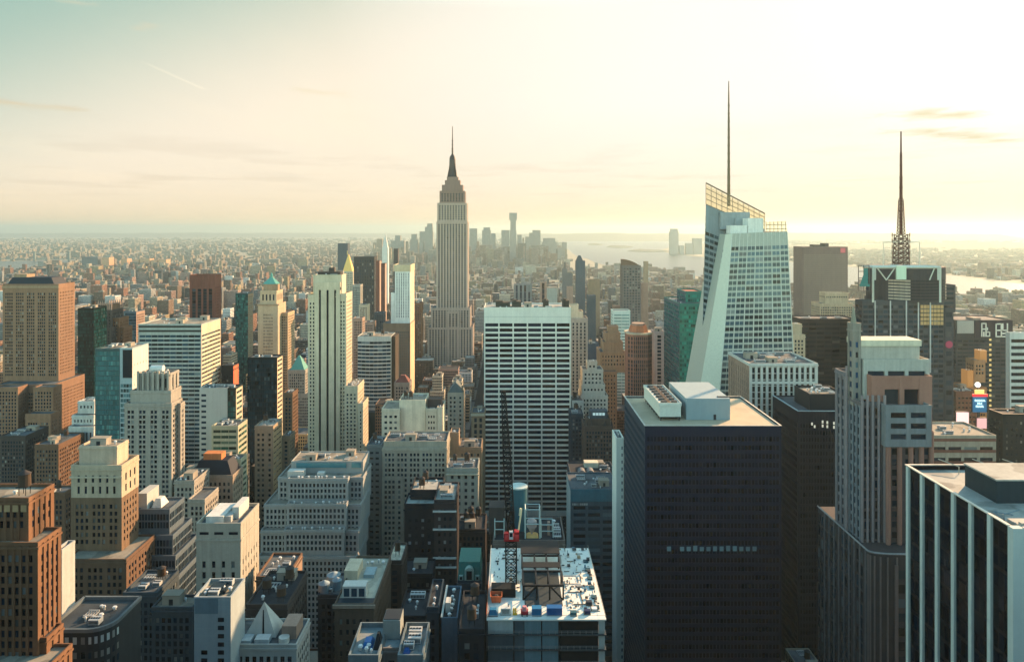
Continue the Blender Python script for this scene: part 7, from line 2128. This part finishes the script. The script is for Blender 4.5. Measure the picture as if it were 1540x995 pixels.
for i in todo:
    f = fill[i]
    r = bpy.data.objects.new('apartment_tower' if f['h'] > 60 else 'setback_building' if f['step'] else 'loft_building' if f['fk'] in ('ribbon', 'pier') else 'apartment_building', None)
    loc = Vector(((f['x0'] + f['x1']) / 2, (f['y0'] + f['y1']) / 2, 0)); r.location = loc; COL.objects.link(r)
    tag(r, final[i], 'building', 'ordinary city buildings between the landmark towers')
    mb = MB()
    vols = filler_mesh(mb, f)
    mb.build('wall', FM[f['fk']], r, loc)
    rm = ROOFS[RNG.choices((0, 1, 2, 3), (3, 4, 3, 4))[0]]
    for (a, b_, c, d, z) in vols:
        MB().polys([[(a, c, z), (b_, c, z), (b_, d, z), (a, d, z)]]).build('roof', rm, r, loc)
        p = MB()
        p.box(a, b_, c, c + .4, z, z + .9, col=f['rgb']); p.box(a, b_, d - .4, d, z, z + .9, col=f['rgb']); p.box(a, a + .4, c + .4, d - .4, z, z + .9, col=f['rgb']); p.box(b_ - .4, b_, c + .4, d - .4, z, z + .9, col=f['rgb'])
        for gi, (A, M_, R_, U_, C_) in enumerate(p.g): p.g[gi] = (A, M_, R_, np.full((len(A) * 4, 2), -.5), C_)
        p.build('parapet', FM['punched'], r, loc)
    a, b_, c, d, z = vols[-1]
    kinds = [] if f['rf'] >= .8 else (['water_tank'] if f['rf'] < .4 else ['bulkhead']) + RNG.choices(['bulkhead', 'air_handler', 'vent', 'duct'], k=RNG.randint(1, 4))
    used = []
    for kd in kinds:
        sx, sy, sz = {'water_tank': (3.6, 3.6, 7.0), 'bulkhead': (RNG.uniform(4, 7), RNG.uniform(4, 7), RNG.uniform(3, 4.5)), 'air_handler': (4.5, 2.4, 2.0), 'vent': (1.4, 1.4, 1.5), 'duct': (4, 5, 2)}[kd]
        sx, sy = min(sx, (b_ - a) * .5), min(sy, (d - c) * .5)
        for _ in range(10):
            x, y = RNG.uniform(a + sx / 2 + .5, b_ - sx / 2 - .5), RNG.uniform(c + sy / 2 + .5, d - sy / 2 - .5)
            if not any(abs(x - p) < (sx + e) / 2 + .2 and abs(y - q) < (sy + g) / 2 + .2 for p, q, e, g in used):
                used.append((x, y, sx, sy)); furnish(kd, r, x, y, z, sx, sy, sz); break
# the remaining blocks, and everything beyond, as one mass
WM = {k: MB() for k in FM}
rmass = [MB() for _ in ROOFS]
for f in rest:
    for (a, b_, c, d, z) in filler_mesh(WM[f['fk']], f):
        rmass[RNG.randrange(4)].polys([[(a, c, z), (b_, c, z), (b_, d, z), (a, d, z)]])
        if RNG.random() < .5 and b_ - a > 9:
            px_, py_ = RNG.uniform(a + 1, b_ - 6), RNG.uniform(c + 1, max(c + 1.1, d - 6))
            rmass[RNG.randrange(4)].box(px_, px_ + 4.5, py_, py_ + 4.5, z, z + RNG.uniform(2.5, 4.5), skip='d')
def in_poly(x, y, P):
    c = False
    for i in range(len(P)):
        (x1, y1), (x2, y2) = P[i], P[i - 1]
        if (y1 > y) != (y2 > y) and x < (x2 - x1) * (y - y1) / (y2 - y1) + x1: c = not c
    return c
WP = [[(wx(x, gd(y)), gd(y)) for x, y in pts] for _, pts in WPOLY]
nfar = 0
ESTATES = [(178, 412), (265, 408), (300, 424), (210, 430)]
while nfar < 17000:
    D = 2480 * (20000 / 2480) ** (RNG.random() ** 1.25)
    X = RNG.uniform(-.80, .80) * D
    # keep to a street grid: avenues run away from the view, streets across it
    aw, sw = (190.0, 84.0) if D < 6500 else (330.0, 150.0)
    if X < -.30 * D and D > 4300:      # the land beyond the east river has its own, turned grid
        ca, sa = math.cos(.45), math.sin(.45)
        gx, gy = X * ca + D * sa, -X * sa + D * ca
        if gx % aw < aw * .16 or gy % sw < sw * .26: continue
    elif X % aw < aw * .15 or D % sw < sw * .24: continue
    if any(in_poly(X + s1, D + s2, P) for P in WP for s1, s2 in ((0, 0), (40, 0), (-40, 0), (0, 40), (0, -60))): continue
    px_ = px_of(X, D)
    if 850 < px_ < 1060 and D > 4600: continue
    k = (D / 2480) ** .55
    w, dp = (7 + 40 * RNG.random() ** 2.6) * k, (8 + 24 * RNG.random() ** 1.8) * k
    u = RNG.random()
    h = 9 + 22 * u ** 3
    if u > .90: h = RNG.uniform(26, 60)
    if in_poly(px_, py_of(0, D), ESTATES): h, w, dp = RNG.uniform(38, 66), RNG.uniform(16, 34), RNG.uniform(12, 18)
    if px_ > 1060 and D > 4500: h = min(h, 26)
    if 560 < px_ < 850 and D > 3600: h = h * 1.3 + (RNG.uniform(20, 120) if 4800 < D < 6600 and RNG.random() < .5 else 0)
    h *= min(1.25, k) if h < 35 else 1
    if D > 7000: h = min(h, 40 + 20 * RNG.random())
    _, rgb = RNG.choices(PAL, [5, 5, 2, 4, 5, 5, 2, 1, 2, 3])[0]
    kk = RNG.uniform(.7, 1.2); rgb = tuple(c * kk for c in rgb)
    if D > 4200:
        q_ = min(.75, (D - 4200) / 4000 + .25); rgb = tuple(c * (1 - q_) + a_ * q_ for c, a_ in zip(rgb, (.33, .275, .19)))  # farther walls blended towards one tone, imitating mist by colour
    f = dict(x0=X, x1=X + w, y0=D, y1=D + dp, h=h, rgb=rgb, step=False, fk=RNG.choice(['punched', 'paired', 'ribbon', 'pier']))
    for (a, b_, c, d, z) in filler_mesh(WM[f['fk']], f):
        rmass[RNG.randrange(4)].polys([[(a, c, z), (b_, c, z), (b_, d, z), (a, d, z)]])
    nfar += 1
root = bpy.data.objects.new('distant_city', None); COL.objects.link(root)
tag(root, 'mass of low distant city blocks fading into haze', 'city blocks', kind='stuff')
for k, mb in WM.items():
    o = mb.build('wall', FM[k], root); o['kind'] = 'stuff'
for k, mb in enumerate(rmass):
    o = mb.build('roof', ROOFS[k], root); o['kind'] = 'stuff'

# ------------------------------------------------------------------ the air
hz = bpy.data.materials.new('haze'); hz.use_nodes = True
t = NT(hz.node_tree)
pv_ = t.n('ShaderNodeVolumePrincipled')
pv_.inputs['Color'].default_value = (*HAZE_COLOR, 1)
pv_.inputs['Density'].default_value = HAZE_DENSITY
pv_.inputs['Anisotropy'].default_value = HAZE_G
for nm in ('Density Attribute', 'Color Attribute', 'Temperature Attribute'):
    if nm in pv_.inputs: pv_.inputs[nm].default_value = ''
t.link(pv_.outputs[0], t.n('ShaderNodeOutputMaterial').inputs[1])
m = MB().box(-45000, 45000, -500, 45000, -2, 470)
o = m.build('haze', hz)
bm_ = __import__('bmesh').new(); bm_.from_mesh(o.data); __import__('bmesh').ops.remove_doubles(bm_, verts=bm_.verts, dist=.01); bm_.to_mesh(o.data); bm_.free()
tag(o, kind='stuff')
print('fillers', len(chosen), 'rest', len(rest), 'heroes', len(HEROES), 'windows', NWIN[0], 'objects', len(SC.objects))
